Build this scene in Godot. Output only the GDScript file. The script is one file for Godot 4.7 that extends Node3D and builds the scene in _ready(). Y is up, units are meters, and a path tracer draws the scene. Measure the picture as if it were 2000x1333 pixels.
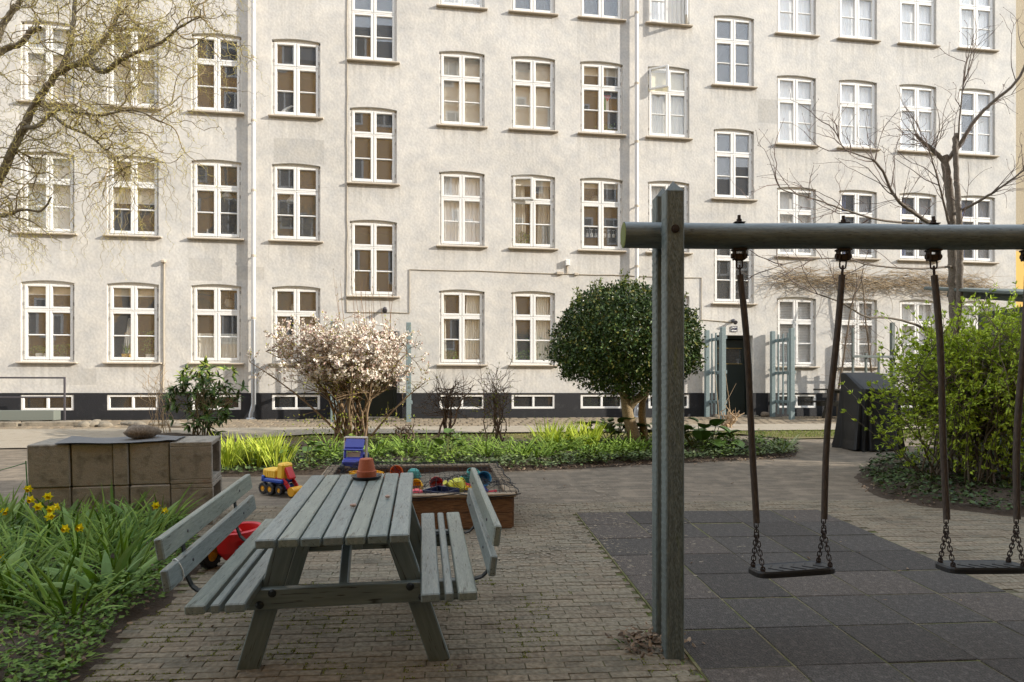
extends Node3D
# A courtyard behind a rendered apartment block. Metres; the eye stands 1.58 m above the paving at the origin and looks along -z.
# The ground rises 6 cm per metre towards the facade, which stands 16.9 m away and is turned by FA.

const FA := 0.15265
const FZ := -16.888
const SLOPE := 0.0605
var ca := cos(FA)
var sa := sin(FA)
var M := {}
var names := {}
var building: Node3D

class MB:
	var v := PackedVector3Array()
	var n := PackedVector3Array()
	var c := PackedColorArray()
	var u := PackedVector2Array()
	var with_uv := false
	var col := Color(1, 1, 1)
	func tri(a: Vector3, b: Vector3, d: Vector3) -> void:
		var m := (b - a).cross(d - a).normalized()
		v.append(a); v.append(d); v.append(b)
		n.append(m); n.append(m); n.append(m)
		c.append(col); c.append(col); c.append(col)
	func trin(a: Vector3, b: Vector3, d: Vector3, na: Vector3, nb: Vector3, nd: Vector3) -> void:
		v.append(a); v.append(d); v.append(b)
		n.append(na); n.append(nd); n.append(nb)
		c.append(col); c.append(col); c.append(col)
	func quad(a: Vector3, b: Vector3, d: Vector3, e: Vector3) -> void:
		tri(a, b, d); tri(a, d, e)
	func quaduv(a: Vector3, b: Vector3, d: Vector3, e: Vector3, ua: Vector2, ub: Vector2, ud: Vector2, ue: Vector2) -> void:
		with_uv = true
		quad(a, b, d, e)
		u.append(ua); u.append(ud); u.append(ub); u.append(ua); u.append(ue); u.append(ud)
	func otri(x: Transform3D, a: Vector3, b: Vector3, d: Vector3) -> void:
		if (b - a).cross(d - a).dot(a + b + d) < 0.0:
			tri(x * a, x * d, x * b)
		else:
			tri(x * a, x * b, x * d)
	func box(x: Transform3D, s: Vector3, bev := 0.0) -> void:
		var h := s * 0.5
		var b := minf(bev, minf(h.x, minf(h.y, h.z)) * 0.9)
		for ax in 3:
			var p := (ax + 1) % 3
			var q := (ax + 2) % 3
			for sg: float in [-1.0, 1.0]:
				var o := []
				for k: Array in [[-1, -1], [1, -1], [1, 1], [-1, 1]]:
					var w := Vector3.ZERO
					w[ax] = sg * h[ax]
					w[p] = k[0] * (h[p] - b)
					w[q] = k[1] * (h[q] - b)
					o.append(w)
				otri(x, o[0], o[1], o[2]); otri(x, o[0], o[2], o[3])
		if b <= 0.0:
			return
		for ax in 3:
			var p := (ax + 1) % 3
			var q := (ax + 2) % 3
			for k: Array in [[-1, -1], [1, -1], [1, 1], [-1, 1]]:
				var o := []
				for e: Array in [[-1, 0], [1, 0], [1, 1], [-1, 1]]:
					var w := Vector3.ZERO
					w[ax] = e[0] * (h[ax] - b)
					w[p] = k[0] * (h[p] - (b if e[1] == 0 else 0.0))
					w[q] = k[1] * (h[q] - (b if e[1] == 1 else 0.0))
					o.append(w)
				otri(x, o[0], o[1], o[2]); otri(x, o[0], o[2], o[3])
		for i in 8:
			var g := Vector3(1 if i & 1 else -1, 1 if i & 2 else -1, 1 if i & 4 else -1)
			var w := g * (h - Vector3(b, b, b))
			otri(x, w + Vector3(g.x * b, 0, 0), w + Vector3(0, g.y * b, 0), w + Vector3(0, 0, g.z * b))
	func bx(p: Vector3, s: Vector3, bev := 0.0) -> void:
		box(Transform3D(Basis(), p), s, bev)
	func bar(a: Vector3, b: Vector3, w: float, h: float, bev := 0.0, up := Vector3.UP) -> void:
		var z := (b - a).normalized()
		var x := up.cross(z).normalized()
		box(Transform3D(Basis(x, z.cross(x), z), (a + b) * 0.5), Vector3(w, h, a.distance_to(b)), bev)
	func tube(p: PackedVector3Array, r: PackedFloat32Array, sides := 6, cap := true) -> void:
		var k := p.size()
		if k < 2: return
		var t := (p[1] - p[0]).normalized()
		var e := t.cross(Vector3(0.31, 0.9, 0.17)).normalized()
		var was := PackedVector3Array()
		var wasn := PackedVector3Array()
		for i in k:
			var t2 := (p[mini(i + 1, k - 1)] - p[maxi(i - 1, 0)]).normalized()
			e = (e - t2 * e.dot(t2)).normalized()
			var f := t2.cross(e)
			var ring := PackedVector3Array()
			var rn := PackedVector3Array()
			for j in sides:
				var an := TAU * j / sides
				var d := e * cos(an) + f * sin(an)
				rn.append(d); ring.append(p[i] + d * r[i])
			if i > 0:
				for j in sides:
					var m := (j + 1) % sides
					trin(was[j], was[m], ring[m], wasn[j], wasn[m], rn[m])
					trin(was[j], ring[m], ring[j], wasn[j], rn[m], rn[j])
			if cap and (i == 0 or i == k - 1):
				for j in range(1, sides - 1):
					if i == 0: tri(ring[0], ring[j + 1], ring[j])
					else: tri(ring[0], ring[j], ring[j + 1])
			was = ring; wasn = rn
	func rod(a: Vector3, b: Vector3, r: float, sides := 8, r2 := -1.0) -> void:
		tube(PackedVector3Array([a, b]), PackedFloat32Array([r, r if r2 < 0.0 else r2]), sides)
	func lathe(x: Transform3D, prof: Array, seg := 16) -> void:
		for i in prof.size() - 1:
			var a: Vector2 = prof[i]
			var b: Vector2 = prof[i + 1]
			var nn := Vector2(b.y - a.y, a.x - b.x).normalized()
			for j in seg:
				var t0 := TAU * j / seg
				var t1 := TAU * (j + 1) / seg
				var q := func(w: Vector2, t: float) -> Vector3: return x * Vector3(w.x * cos(t), w.y, w.x * sin(t))
				var m := func(t: float) -> Vector3: return (x.basis * Vector3(nn.x * cos(t), nn.y, nn.x * sin(t))).normalized()
				trin(q.call(a, t0), q.call(b, t0), q.call(b, t1), m.call(t0), m.call(t0), m.call(t1))
				trin(q.call(a, t0), q.call(b, t1), q.call(a, t1), m.call(t0), m.call(t1), m.call(t1))
	func leaf(p: Vector3, d: Vector3, up: Vector3, l: float, w: float, fold := 0.25) -> void:
		var s := d.cross(up).normalized() * w * 0.5
		var o := s.cross(d).normalized() * w * fold
		var tip := p + d * l
		var m := p + d * l * 0.45
		tri(p, m + s + o, tip)
		tri(p, tip, m - s + o)
	func blade(p: Vector3, d: Vector3, bend: Vector3, l: float, w: float, seg := 5, keel := 0.15) -> void:
		var q := p
		var dir := d
		var pa := Vector3.ZERO; var pb := Vector3.ZERO; var pm := Vector3.ZERO
		for i in seg + 1:
			var t := float(i) / seg
			var side := dir.cross(Vector3(0.13, 0.97, 0.2)).normalized() if i == 0 else (pb - pa).normalized()
			if i > 0 and (pb - pa).length() < 1e-6: side = dir.cross(Vector3.UP).normalized()
			var ww := w * 0.5 * (0.75 + 0.5 * t if t < 0.5 else 1.0) * (1.0 if t < 0.55 else maxf(0.04, 1.0 - pow((t - 0.55) / 0.45, 1.6)))
			var a := q - side * ww
			var b := q + side * ww
			var m := q + side.cross(dir).normalized() * ww * keel * 2.0
			if i > 0:
				quad(pa, pm, m, a); quad(pm, pb, b, m)
			pa = a; pb = b; pm = m
			dir = (dir + bend / seg).normalized()
			q += dir * l / seg
	func mesh() -> ArrayMesh:
		var ar := []
		ar.resize(Mesh.ARRAY_MAX)
		ar[Mesh.ARRAY_VERTEX] = v
		ar[Mesh.ARRAY_NORMAL] = n
		ar[Mesh.ARRAY_COLOR] = c
		if with_uv: ar[Mesh.ARRAY_TEX_UV] = u
		var am := ArrayMesh.new()
		am.add_surface_from_arrays(Mesh.PRIMITIVE_TRIANGLES, ar)
		return am

# ---------- scene helpers
func gy(x: float, z: float) -> float: return SLOPE * (-sa * x - ca * z)
func on(x: float, z: float, up := 0.0) -> Vector3: return Vector3(x, gy(x, z) + up, z)
func fp(u: float, v: float, w: float) -> Vector3: return Vector3(u * ca + w * sa, v, FZ - u * sa + w * ca)
func ft(u: float, v: float, w: float) -> Transform3D: return Transform3D(Basis(Vector3.UP, FA), fp(u, v, w))
func ground_basis() -> Basis:
	var up := Vector3(SLOPE * sa, 1, SLOPE * ca).normalized()
	var x := up.cross(Vector3.BACK).cross(up) * -1.0
	x = Vector3.RIGHT - up * up.x
	x = x.normalized()
	return Basis(x, up, x.cross(up))
func numbered(called: String) -> String:
	names[called] = names.get(called, -1) + 1
	return called if names[called] == 0 else "%s_%03d" % [called, names[called]]
func tag(o: Node, label: String, category: String, group := "", kind := "") -> Node:
	if label: o.set_meta("label", label)
	if category: o.set_meta("category", category)
	if group: o.set_meta("group", group)
	if kind: o.set_meta("kind", kind)
	return o
func thing(called: String, label: String, category: String, xf := Transform3D(), group := "") -> Node3D:
	var o := Node3D.new()
	o.name = numbered(called)
	add_child(o)
	o.transform = xf
	tag(o, label, category, group)
	return o
func put(mesh: Mesh, called: String, mat: Material, parent: Node, xf := Transform3D()) -> MeshInstance3D:
	var o := MeshInstance3D.new()
	o.mesh = mesh
	o.material_override = mat
	o.name = called
	parent.add_child(o, true)
	o.transform = xf
	return o
func one(mesh: Mesh, called: String, mat: Material, label: String, category: String, xf := Transform3D(), group := "", kind := "") -> MeshInstance3D:
	var o := put(mesh, numbered(called), mat, self, xf)
	tag(o, label, category, group, kind)
	return o
func part_box(called: String, mat: Material, parent: Node, p: Vector3, s: Vector3, bev := 0.0) -> MeshInstance3D:
	var m := MB.new()
	m.bx(Vector3.ZERO, s, bev)
	return put(m.mesh(), called, mat, parent, Transform3D(Basis(), p))
func board(called: String, mat: Material, parent: Node, a: Vector3, b: Vector3, w: float, h: float, bev := 0.004, up := Vector3.UP) -> MeshInstance3D:
	var z := (b - a).normalized()
	var x := up.cross(z).normalized()
	var m := MB.new()
	m.bx(Vector3.ZERO, Vector3(w, h, a.distance_to(b)), bev)
	return put(m.mesh(), called, mat, parent, Transform3D(Basis(x, z.cross(x), z), (a + b) * 0.5))
func sheet(called: String, mat: Material, poly: PackedVector2Array, lift: float, uvs := 0.0) -> MeshInstance3D:
	var m := MB.new()
	var ix := Geometry2D.triangulate_polygon(poly)
	for i in range(0, ix.size(), 3):
		var q := []
		for k in 3:
			var w := poly[ix[i + k]]
			q.append(on(w.x, w.y, lift))
		if (q[1] - q[0]).cross(q[2] - q[0]).y < 0.0:
			m.tri(q[0], q[2], q[1])
		else:
			m.tri(q[0], q[1], q[2])
	var o := put(m.mesh(), numbered(called), mat, self)
	o.set_meta("kind", "structure")
	return o
func wander(rng: RandomNumberGenerator, p: Vector3, d: Vector3, l: float, seg: int, curl: float, pull := Vector3.ZERO) -> PackedVector3Array:
	var out := PackedVector3Array([p])
	var dir := d.normalized()
	for i in seg:
		dir = (dir + Vector3(rng.randfn(), rng.randfn(), rng.randfn()) * curl + pull).normalized()
		p += dir * l / seg
		out.append(p)
	return out
func corkscrew(rng: RandomNumberGenerator, p: Vector3, d: Vector3, l: float, seg: int, amp: float, pull: Vector3, wave := 0.34) -> PackedVector3Array:
	var out := PackedVector3Array([p])
	var dir := d.normalized()
	var e1 := dir.cross(Vector3(rng.randf(), rng.randf(), 0.5)).normalized()
	var e2 := dir.cross(e1)
	var f1 := rng.randf() * TAU
	var f2 := rng.randf() * TAU
	var k := TAU / (wave * rng.randf_range(0.7, 1.5))
	for i in seg:
		var s := l * i / seg
		dir = (dir + pull).normalized()
		var q := dir + e1 * sin(k * s + f1) * amp + e2 * sin(k * s * 1.27 + f2) * amp
		p += q.normalized() * l / seg
		out.append(p)
	return out
func taper(k: int, a: float, b: float) -> PackedFloat32Array:
	var r := PackedFloat32Array()
	for i in k: r.append(lerpf(a, b, float(i) / maxf(1.0, k - 1)))
	return r
func rdir(rng: RandomNumberGenerator) -> Vector3:
	return Vector3(rng.randfn(), rng.randfn(), rng.randfn()).normalized()
func tint(rng: RandomNumberGenerator, a: Color, b: Color, spread := 0.12) -> Color:
	var q := a.lerp(b, rng.randf())
	var k := 1.0 + rng.randf_range(-spread, spread)
	return Color(q.r * k, q.g * k, q.b * k)

# ---------- materials
func noise_bytes(sd: int, freq: float, oct: int, w: int, h: int, kind := FastNoiseLite.TYPE_SIMPLEX_SMOOTH, fractal := FastNoiseLite.FRACTAL_FBM, seamless := true) -> PackedByteArray:
	var f := FastNoiseLite.new()
	f.seed = sd
	f.noise_type = kind
	f.frequency = freq
	f.fractal_type = fractal
	f.fractal_octaves = oct
	var im := f.get_seamless_image(w, h) if seamless else f.get_image(w, h)
	im.convert(Image.FORMAT_L8)
	return im.get_data()
func ramp(colors: Array) -> PackedColorArray:
	# colors: [[at, Color], ...] -> 256 entries
	var out := PackedColorArray()
	for i in 256:
		var t := i / 255.0
		var k := 0
		while k < colors.size() - 2 and t > colors[k + 1][0]: k += 1
		var a: Array = colors[k]
		var b: Array = colors[k + 1]
		out.append((a[1] as Color).lerp(b[1], clampf((t - a[0]) / (b[0] - a[0]), 0.0, 1.0)))
	return out
func tex(bytes: PackedByteArray, w: int, h: int, lut: PackedColorArray, over := PackedByteArray(), lut2 := PackedColorArray()) -> ImageTexture:
	# second noise: its colour's alpha lays it over the first
	var d := PackedByteArray()
	d.resize(w * h * 3)
	var two := over.size() > 0
	for i in w * h:
		var q := lut[bytes[i]]
		if two:
			var o := lut2[over[i]]
			q = q.lerp(Color(o.r, o.g, o.b), o.a)
		d[i * 3] = int(clampf(q.r, 0, 1) * 255)
		d[i * 3 + 1] = int(clampf(q.g, 0, 1) * 255)
		d[i * 3 + 2] = int(clampf(q.b, 0, 1) * 255)
	var im := Image.create_from_data(w, h, false, Image.FORMAT_RGB8, d)
	return ImageTexture.create_from_image(im)
func bump(bytes: PackedByteArray, w: int, h: int, strength: float) -> ImageTexture:
	var im := Image.create_from_data(w, h, false, Image.FORMAT_L8, bytes)
	im.convert(Image.FORMAT_RGBA8)
	im.bump_map_to_normal_map(strength)
	return ImageTexture.create_from_image(im)
func plain(col: Color, rough := 0.8, metal := 0.0) -> StandardMaterial3D:
	var m := StandardMaterial3D.new()
	m.albedo_color = col
	m.roughness = rough
	m.metallic = metal
	return m
func tri_mat(t: Texture2D, scale: Vector3, rough := 0.9, normal: Texture2D = null, strength := 1.0, world := false) -> StandardMaterial3D:
	var m := plain(Color.WHITE, rough)
	m.albedo_texture = t
	m.uv1_triplanar = true
	m.uv1_world_triplanar = world
	m.uv1_scale = scale
	if normal:
		m.normal_enabled = true
		m.normal_texture = normal
		m.normal_scale = strength
	return m
func leafy(back := Color(0.3, 0.35, 0.08), rough := 0.55) -> StandardMaterial3D:
	var m := plain(Color.WHITE, rough)
	m.vertex_color_use_as_albedo = true
	m.cull_mode = BaseMaterial3D.CULL_DISABLED
	m.backlight_enabled = true
	m.backlight = back
	return m
func shifted(m: StandardMaterial3D, off: Vector3, col := Color.WHITE) -> StandardMaterial3D:
	var q: StandardMaterial3D = m.duplicate()
	q.uv1_offset = off
	q.albedo_color = col
	return q
func C(r: float, g: float, b: float) -> Color: return Color(r, g, b)

func make_materials() -> void:
	var n1 := noise_bytes(1, 0.012, 5, 512, 512)
	var n2 := noise_bytes(2, 0.04, 4, 512, 512)
	var n3 := noise_bytes(3, 0.16, 3, 512, 512)
	var n4 := noise_bytes(4, 0.02, 4, 512, 512, FastNoiseLite.TYPE_SIMPLEX_SMOOTH, FastNoiseLite.FRACTAL_RIDGED)
	var cell := noise_bytes(5, 0.09, 1, 512, 512, FastNoiseLite.TYPE_CELLULAR)
	var fine := bump(n3, 512, 512, 3.0)
	var mid := bump(n2, 512, 512, 4.0)
	# grey-green paint on old boards: fine cracks along the grain, bare worn spots
	var crack := ramp([[0.0, Color(0.1, 0.1, 0.09, 0)], [0.83, Color(0.12, 0.12, 0.1, 0.0)], [0.9, Color(0.1, 0.1, 0.085, 0.8)], [1.0, Color(0.07, 0.07, 0.06, 0.95)]])
	var paint := ramp([[0.0, C(0.37, 0.405, 0.4)], [0.45, C(0.43, 0.465, 0.457)], [0.62, C(0.445, 0.48, 0.47)], [1.0, C(0.51, 0.535, 0.515)]])
	M.paint = tri_mat(tex(n2, 512, 512, paint, n4, crack), Vector3(1.9, 1.9, 0.13), 0.36, fine, 0.12)
	M.paint2 = shifted(M.paint, Vector3(0.37, 0.11, 0.53), C(0.95, 0.97, 0.97))
	M.paint3 = shifted(M.paint, Vector3(0.71, 0.63, 0.21), C(1.05, 1.04, 1.0))
	var dark := ramp([[0.0, C(0.28, 0.31, 0.3)], [0.5, C(0.355, 0.39, 0.38)], [1.0, C(0.43, 0.46, 0.44)]])
	var algae := ramp([[0.0, Color(0.35, 0.4, 0.2, 0)], [0.78, Color(0.35, 0.4, 0.2, 0)], [0.95, Color(0.36, 0.4, 0.22, 0.35)], [1.0, Color(0.4, 0.44, 0.26, 0.45)]])
	M.swing_paint = tri_mat(tex(n2, 512, 512, dark, n1, algae), Vector3(2.6, 2.6, 0.35), 0.6, fine, 0.4)
	M.swing_beam = tri_mat(tex(n2, 512, 512, ramp([[0.0, C(0.28, 0.315, 0.315)], [0.5, C(0.355, 0.395, 0.395)], [1.0, C(0.43, 0.465, 0.46)]]), n4, crack), Vector3(3.0, 3.0, 0.3), 0.42, fine, 0.4)
	M.algae_end = tri_mat(tex(n2, 512, 512, ramp([[0.0, C(0.3, 0.33, 0.16)], [1.0, C(0.5, 0.52, 0.3)]])), Vector3(6, 6, 6))
	M.trellis = tri_mat(tex(n2, 512, 512, ramp([[0.0, C(0.36, 0.415, 0.42)], [0.5, C(0.44, 0.5, 0.505)], [1.0, C(0.54, 0.59, 0.59)]])), Vector3(4, 4, 0.8), 0.65)
	# timber of the sandpit
	M.timber = tri_mat(tex(n2, 512, 512, ramp([[0.0, C(0.27, 0.19, 0.12)], [0.5, C(0.43, 0.3, 0.19)], [1.0, C(0.56, 0.42, 0.29)]]), n1, ramp([[0.0, Color(0.2, 0.17, 0.13, 0.7)], [0.45, Color(0.25, 0.2, 0.15, 0)], [1.0, Color(0.5, 0.45, 0.38, 0.3)]])), Vector3(5, 5, 0.5), 0.8, fine, 0.5)
	M.timber_pale = tri_mat(tex(n2, 512, 512, ramp([[0.0, C(0.42, 0.36, 0.29)], [0.5, C(0.56, 0.49, 0.4)], [1.0, C(0.66, 0.6, 0.51)]])), Vector3(5, 5, 0.5), 0.85, fine, 0.5)
	M.old_wood = tri_mat(tex(n2, 512, 512, ramp([[0.0, C(0.14, 0.13, 0.11)], [1.0, C(0.3, 0.28, 0.24)]])), Vector3(4, 4, 0.6), 0.85)
	# concrete blocks
	var conc := ramp([[0.0, C(0.42, 0.395, 0.36)], [0.5, C(0.54, 0.515, 0.47)], [1.0, C(0.64, 0.61, 0.56)]])
	var stain := ramp([[0.0, Color(0.2, 0.18, 0.15, 0.65)], [0.38, Color(0.26, 0.24, 0.2, 0.1)], [0.6, Color(0.5, 0.47, 0.42, 0)], [0.8, Color(0.55, 0.5, 0.45, 0.25)], [1.0, Color(0.5, 0.36, 0.29, 0.45)]])
	M.concrete = tri_mat(tex(n3, 512, 512, conc, n1, stain), Vector3(1.1, 1.1, 1.1), 0.92, mid, 0.5, true)
	M.concrete_light = tri_mat(tex(n3, 512, 512, ramp([[0.0, C(0.45, 0.42, 0.37)], [1.0, C(0.62, 0.58, 0.51)]]), n1, stain), Vector3(0.8, 0.8, 0.8), 0.92, mid, 0.5, true)
	M.stone = tri_mat(tex(n2, 512, 512, ramp([[0.0, C(0.26, 0.22, 0.18)], [0.5, C(0.42, 0.37, 0.31)], [1.0, C(0.58, 0.53, 0.46)]])), Vector3(2, 2, 2), 0.85, mid, 0.6)
	# ground
	var moss := ramp([[0.0, Color(0.25, 0.27, 0.08, 0)], [0.4, Color(0.26, 0.28, 0.09, 0.1)], [0.55, Color(0.27, 0.29, 0.1, 0.7)], [1.0, Color(0.33, 0.36, 0.13, 0.9)]])
	M.joint = tri_mat(tex(n3, 512, 512, ramp([[0.0, C(0.24, 0.215, 0.17)], [0.5, C(0.34, 0.31, 0.25)], [1.0, C(0.44, 0.4, 0.33)]]), n1, moss), Vector3(0.5, 0.5, 0.5), 0.97, fine, 0.8, true)
	var sandy := ramp([[0.0, Color(0.5, 0.45, 0.38, 0)], [0.5, Color(0.5, 0.46, 0.4, 0.06)], [0.72, Color(0.57, 0.53, 0.46, 0.35)], [1.0, Color(0.62, 0.58, 0.51, 0.6)]])
	M.brick = tri_mat(tex(n3, 512, 512, ramp([[0.0, C(0.62, 0.6, 0.56)], [0.5, C(0.86, 0.84, 0.8)], [1.0, C(1.0, 0.99, 0.96)]]), n1, ramp([[0.0, Color(0.45, 0.43, 0.39, 0.55)], [0.4, Color(0.6, 0.58, 0.53, 0.05)], [0.65, Color(0.9, 0.88, 0.82, 0.0)], [1.0, Color(1.0, 0.97, 0.9, 0.5)]])), Vector3(0.31, 0.31, 0.31), 0.9, fine, 0.6, true)
	M.brick.vertex_color_use_as_albedo = true
	var rows := brick_texture(n1, n3)
	M.far_brick = plain(Color.WHITE, 0.92)
	M.far_brick.albedo_texture = rows
	M.far_brick.uv1_triplanar = true
	M.far_brick.uv1_world_triplanar = true
	M.far_brick.uv1_scale = Vector3(0.5, 0.5, 0.5)
	M.soil = tri_mat(tex(n3, 512, 512, ramp([[0.0, C(0.13, 0.1, 0.075)], [0.5, C(0.23, 0.185, 0.14)], [1.0, C(0.36, 0.3, 0.24)]]), n2, ramp([[0.0, Color(0.16, 0.13, 0.09, 0.5)], [0.5, Color(0.3, 0.25, 0.18, 0)], [1.0, Color(0.42, 0.36, 0.28, 0.5)]])), Vector3(1.3, 1.3, 1.3), 0.98, mid, 1.0, true)
	M.sand = tri_mat(tex(n3, 512, 512, ramp([[0.0, C(0.44, 0.4, 0.34)], [1.0, C(0.68, 0.63, 0.55)]]), n2, ramp([[0.0, Color(0.36, 0.33, 0.28, 0.5)], [0.5, Color(0.5, 0.45, 0.4, 0)], [1.0, Color(0.7, 0.66, 0.58, 0.3)]])), Vector3(1.1, 1.1, 1.1), 0.98, fine, 0.8, true)
	M.path = tri_mat(tex(n3, 512, 512, ramp([[0.0, C(0.5, 0.465, 0.405)], [0.5, C(0.6, 0.56, 0.495)], [1.0, C(0.68, 0.64, 0.57)]]), n1, ramp([[0.0, Color(0.42, 0.39, 0.31, 0.5)], [0.45, Color(0.5, 0.45, 0.4, 0)], [1.0, Color(0.68, 0.64, 0.57, 0.4)]])), Vector3(0.6, 0.6, 0.6), 0.97, fine, 0.6, true)
	M.verge = tri_mat(tex(n3, 512, 512, ramp([[0.0, C(0.3, 0.27, 0.16)], [0.5, C(0.42, 0.37, 0.24)], [1.0, C(0.53, 0.47, 0.33)]]), n2, ramp([[0.0, Color(0.27, 0.3, 0.1, 0.7)], [0.5, Color(0.36, 0.36, 0.15, 0.2)], [1.0, Color(0.5, 0.46, 0.34, 0.2)]])), Vector3(0.9, 0.9, 0.9), 0.98, mid, 1.0, true)
	M.rubber = tri_mat(tex(n3, 512, 512, ramp([[0.0, C(0.13, 0.118, 0.105)], [0.5, C(0.23, 0.21, 0.19)], [1.0, C(0.39, 0.36, 0.33)]]), n2, ramp([[0.0, Color(0.13, 0.125, 0.12, 0.4)], [0.45, Color(0.3, 0.29, 0.28, 0)], [0.62, Color(0.38, 0.36, 0.335, 0.2)], [1.0, Color(0.5, 0.47, 0.44, 0.6)]])), Vector3(0.9, 0.9, 0.9), 0.9, fine, 1.0, true)
	M.rubber_b = shifted(M.rubber, Vector3(0.4, 0.2, 0.3), C(1.15, 1.12, 1.1))
	M.rubber_c = shifted(M.rubber, Vector3(0.8, 0.5, 0.1), C(0.9, 0.89, 0.88))
	M.mat_joint = tri_mat(tex(n3, 512, 512, ramp([[0.0, C(0.34, 0.31, 0.22)], [1.0, C(0.52, 0.48, 0.37)]]), n1, moss), Vector3(0.9, 0.9, 0.9), 0.98, null, 1.0, true)
	M.cobble = tri_mat(tex(n3, 512, 512, ramp([[0.0, C(0.5, 0.46, 0.4)], [1.0, C(0.78, 0.73, 0.65)]])), Vector3(1, 1, 1), 0.9, fine, 0.6, true)
	M.cobble.vertex_color_use_as_albedo = true
	# facade things
	M.plinth = tri_mat(tex(n3, 512, 512, ramp([[0.0, C(0.07, 0.07, 0.08)], [0.5, C(0.1, 0.1, 0.115)], [1.0, C(0.15, 0.15, 0.165)]]), n1, ramp([[0.0, Color(0.1, 0.1, 0.11, 0)], [0.6, Color(0.2, 0.2, 0.2, 0.0)], [0.85, Color(0.3, 0.29, 0.29, 0.3)], [1.0, Color(0.4, 0.38, 0.36, 0.45)]])), Vector3(0.6, 0.6, 0.6), 0.75, fine, 0.4)
	M.white = tri_mat(tex(n2, 512, 512, ramp([[0.0, C(0.8, 0.79, 0.77)], [0.5, C(0.88, 0.875, 0.86)], [1.0, C(0.92, 0.915, 0.9)]])), Vector3(1.2, 1.2, 1.2), 0.45)
	M.sill = tri_mat(tex(n3, 512, 512, ramp([[0.0, C(0.62, 0.57, 0.5)], [1.0, C(0.82, 0.78, 0.72)]])), Vector3(1.2, 1.2, 1.2), 0.85)
	M.cable = plain(C(0.66, 0.62, 0.55), 0.8)
	M.pipe = plain(C(0.8, 0.79, 0.78), 0.45)
	M.zinc = plain(C(0.62, 0.63, 0.64), 0.4, 0.5)
	M.hinge = plain(C(0.55, 0.54, 0.52), 0.5)
	var g := plain(Color(1, 1, 1, 0.02), 0.0)
	g.transparency = BaseMaterial3D.TRANSPARENCY_ALPHA
	M.glass = g
	M.door = plain(C(0.06, 0.105, 0.095), 0.4)
	M.door_edge = plain(C(0.5, 0.42, 0.2), 0.5)
	M.slate = tri_mat(tex(n2, 512, 512, ramp([[0.0, C(0.12, 0.12, 0.13)], [1.0, C(0.28, 0.28, 0.3)]])), Vector3(0.5, 0.5, 0.5), 0.7)
	M.yellow_wall = tri_mat(tex(n2, 512, 512, ramp([[0.0, C(0.8, 0.56, 0.2)], [1.0, C(0.92, 0.7, 0.3)]])), Vector3(0.2, 0.2, 0.2), 0.9)
	M.yellow_brick = tri_mat(tex(cell, 512, 512, ramp([[0.0, C(0.6, 0.55, 0.46)], [1.0, C(0.76, 0.71, 0.61)]])), Vector3(0.8, 1.6, 0.8), 0.9, fine, 0.6)
	M.pale_yellow = plain(C(0.86, 0.7, 0.38), 0.9)
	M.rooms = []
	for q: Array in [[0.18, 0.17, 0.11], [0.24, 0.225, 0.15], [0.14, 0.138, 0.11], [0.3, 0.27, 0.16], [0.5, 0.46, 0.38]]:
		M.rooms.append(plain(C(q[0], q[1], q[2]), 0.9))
	# metal, plastic, cloth
	M.steel = plain(C(0.35, 0.34, 0.36), 0.5, 0.7)
	M.bracket = plain(C(0.17, 0.19, 0.2), 0.5, 0.5)
	M.rust = tri_mat(tex(n2, 512, 512, ramp([[0.0, C(0.1, 0.075, 0.06)], [0.6, C(0.17, 0.12, 0.09)], [1.0, C(0.3, 0.19, 0.12)]])), Vector3(12, 12, 12), 0.8)
	M.sleeve = tri_mat(tex(n2, 512, 512, ramp([[0.0, C(0.13, 0.105, 0.085)], [0.5, C(0.23, 0.19, 0.155)], [1.0, C(0.36, 0.31, 0.26)]])), Vector3(6, 0.8, 6), 0.75)
	M.black_rubber = plain(C(0.1, 0.1, 0.105), 0.55)
	M.grill_cover = plain(C(0.09, 0.09, 0.095), 0.55)
	M.net = plain(C(0.06, 0.065, 0.08), 0.8)
	for q: Array in [["yellow", 0.9, 0.72, 0.2], ["red", 0.72, 0.1, 0.12], ["blue", 0.1, 0.26, 0.62], ["deep_blue", 0.06, 0.14, 0.5], ["royal", 0.24, 0.28, 0.62], ["orange", 0.8, 0.4, 0.2], ["teal", 0.22, 0.56, 0.53], ["sky_blue", 0.2, 0.5, 0.66], ["lime", 0.78, 0.77, 0.2], ["beige", 0.72, 0.68, 0.62], ["pink", 0.85, 0.3, 0.35], ["tyre", 0.06, 0.06, 0.065], ["navy", 0.08, 0.12, 0.26], ["gold", 0.85, 0.62, 0.08], ["green", 0.16, 0.4, 0.14], ["white_plastic", 0.86, 0.86, 0.84]]:
		M[q[0]] = plain(C(q[1], q[2], q[3]), 0.38)
	M.terracotta = tri_mat(tex(n2, 512, 512, ramp([[0.0, C(0.48, 0.24, 0.15)], [1.0, C(0.7, 0.4, 0.27)]])), Vector3(8, 8, 8), 0.85)
	M.saucer = plain(C(0.12, 0.12, 0.14), 0.35)
	M.shed_wood = tri_mat(tex(n2, 512, 512, ramp([[0.0, C(0.1, 0.11, 0.1)], [1.0, C(0.2, 0.21, 0.19)]])), Vector3(3, 3, 0.4), 0.8)
	M.shell = plain(C(0.62, 0.52, 0.46), 0.6)
	M.felt = tri_mat(tex(n3, 512, 512, ramp([[0.0, C(0.33, 0.33, 0.33)], [1.0, C(0.48, 0.475, 0.47)]])), Vector3(2, 2, 2), 0.8)
	M.planter = plain(C(0.43, 0.45, 0.42), 0.6)
	M.cloth = leafy(C(0.2, 0.2, 0.19), 0.9)
	# plants
	M.leaf_gloss = leafy(C(0.16, 0.2, 0.04), 0.42)
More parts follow.
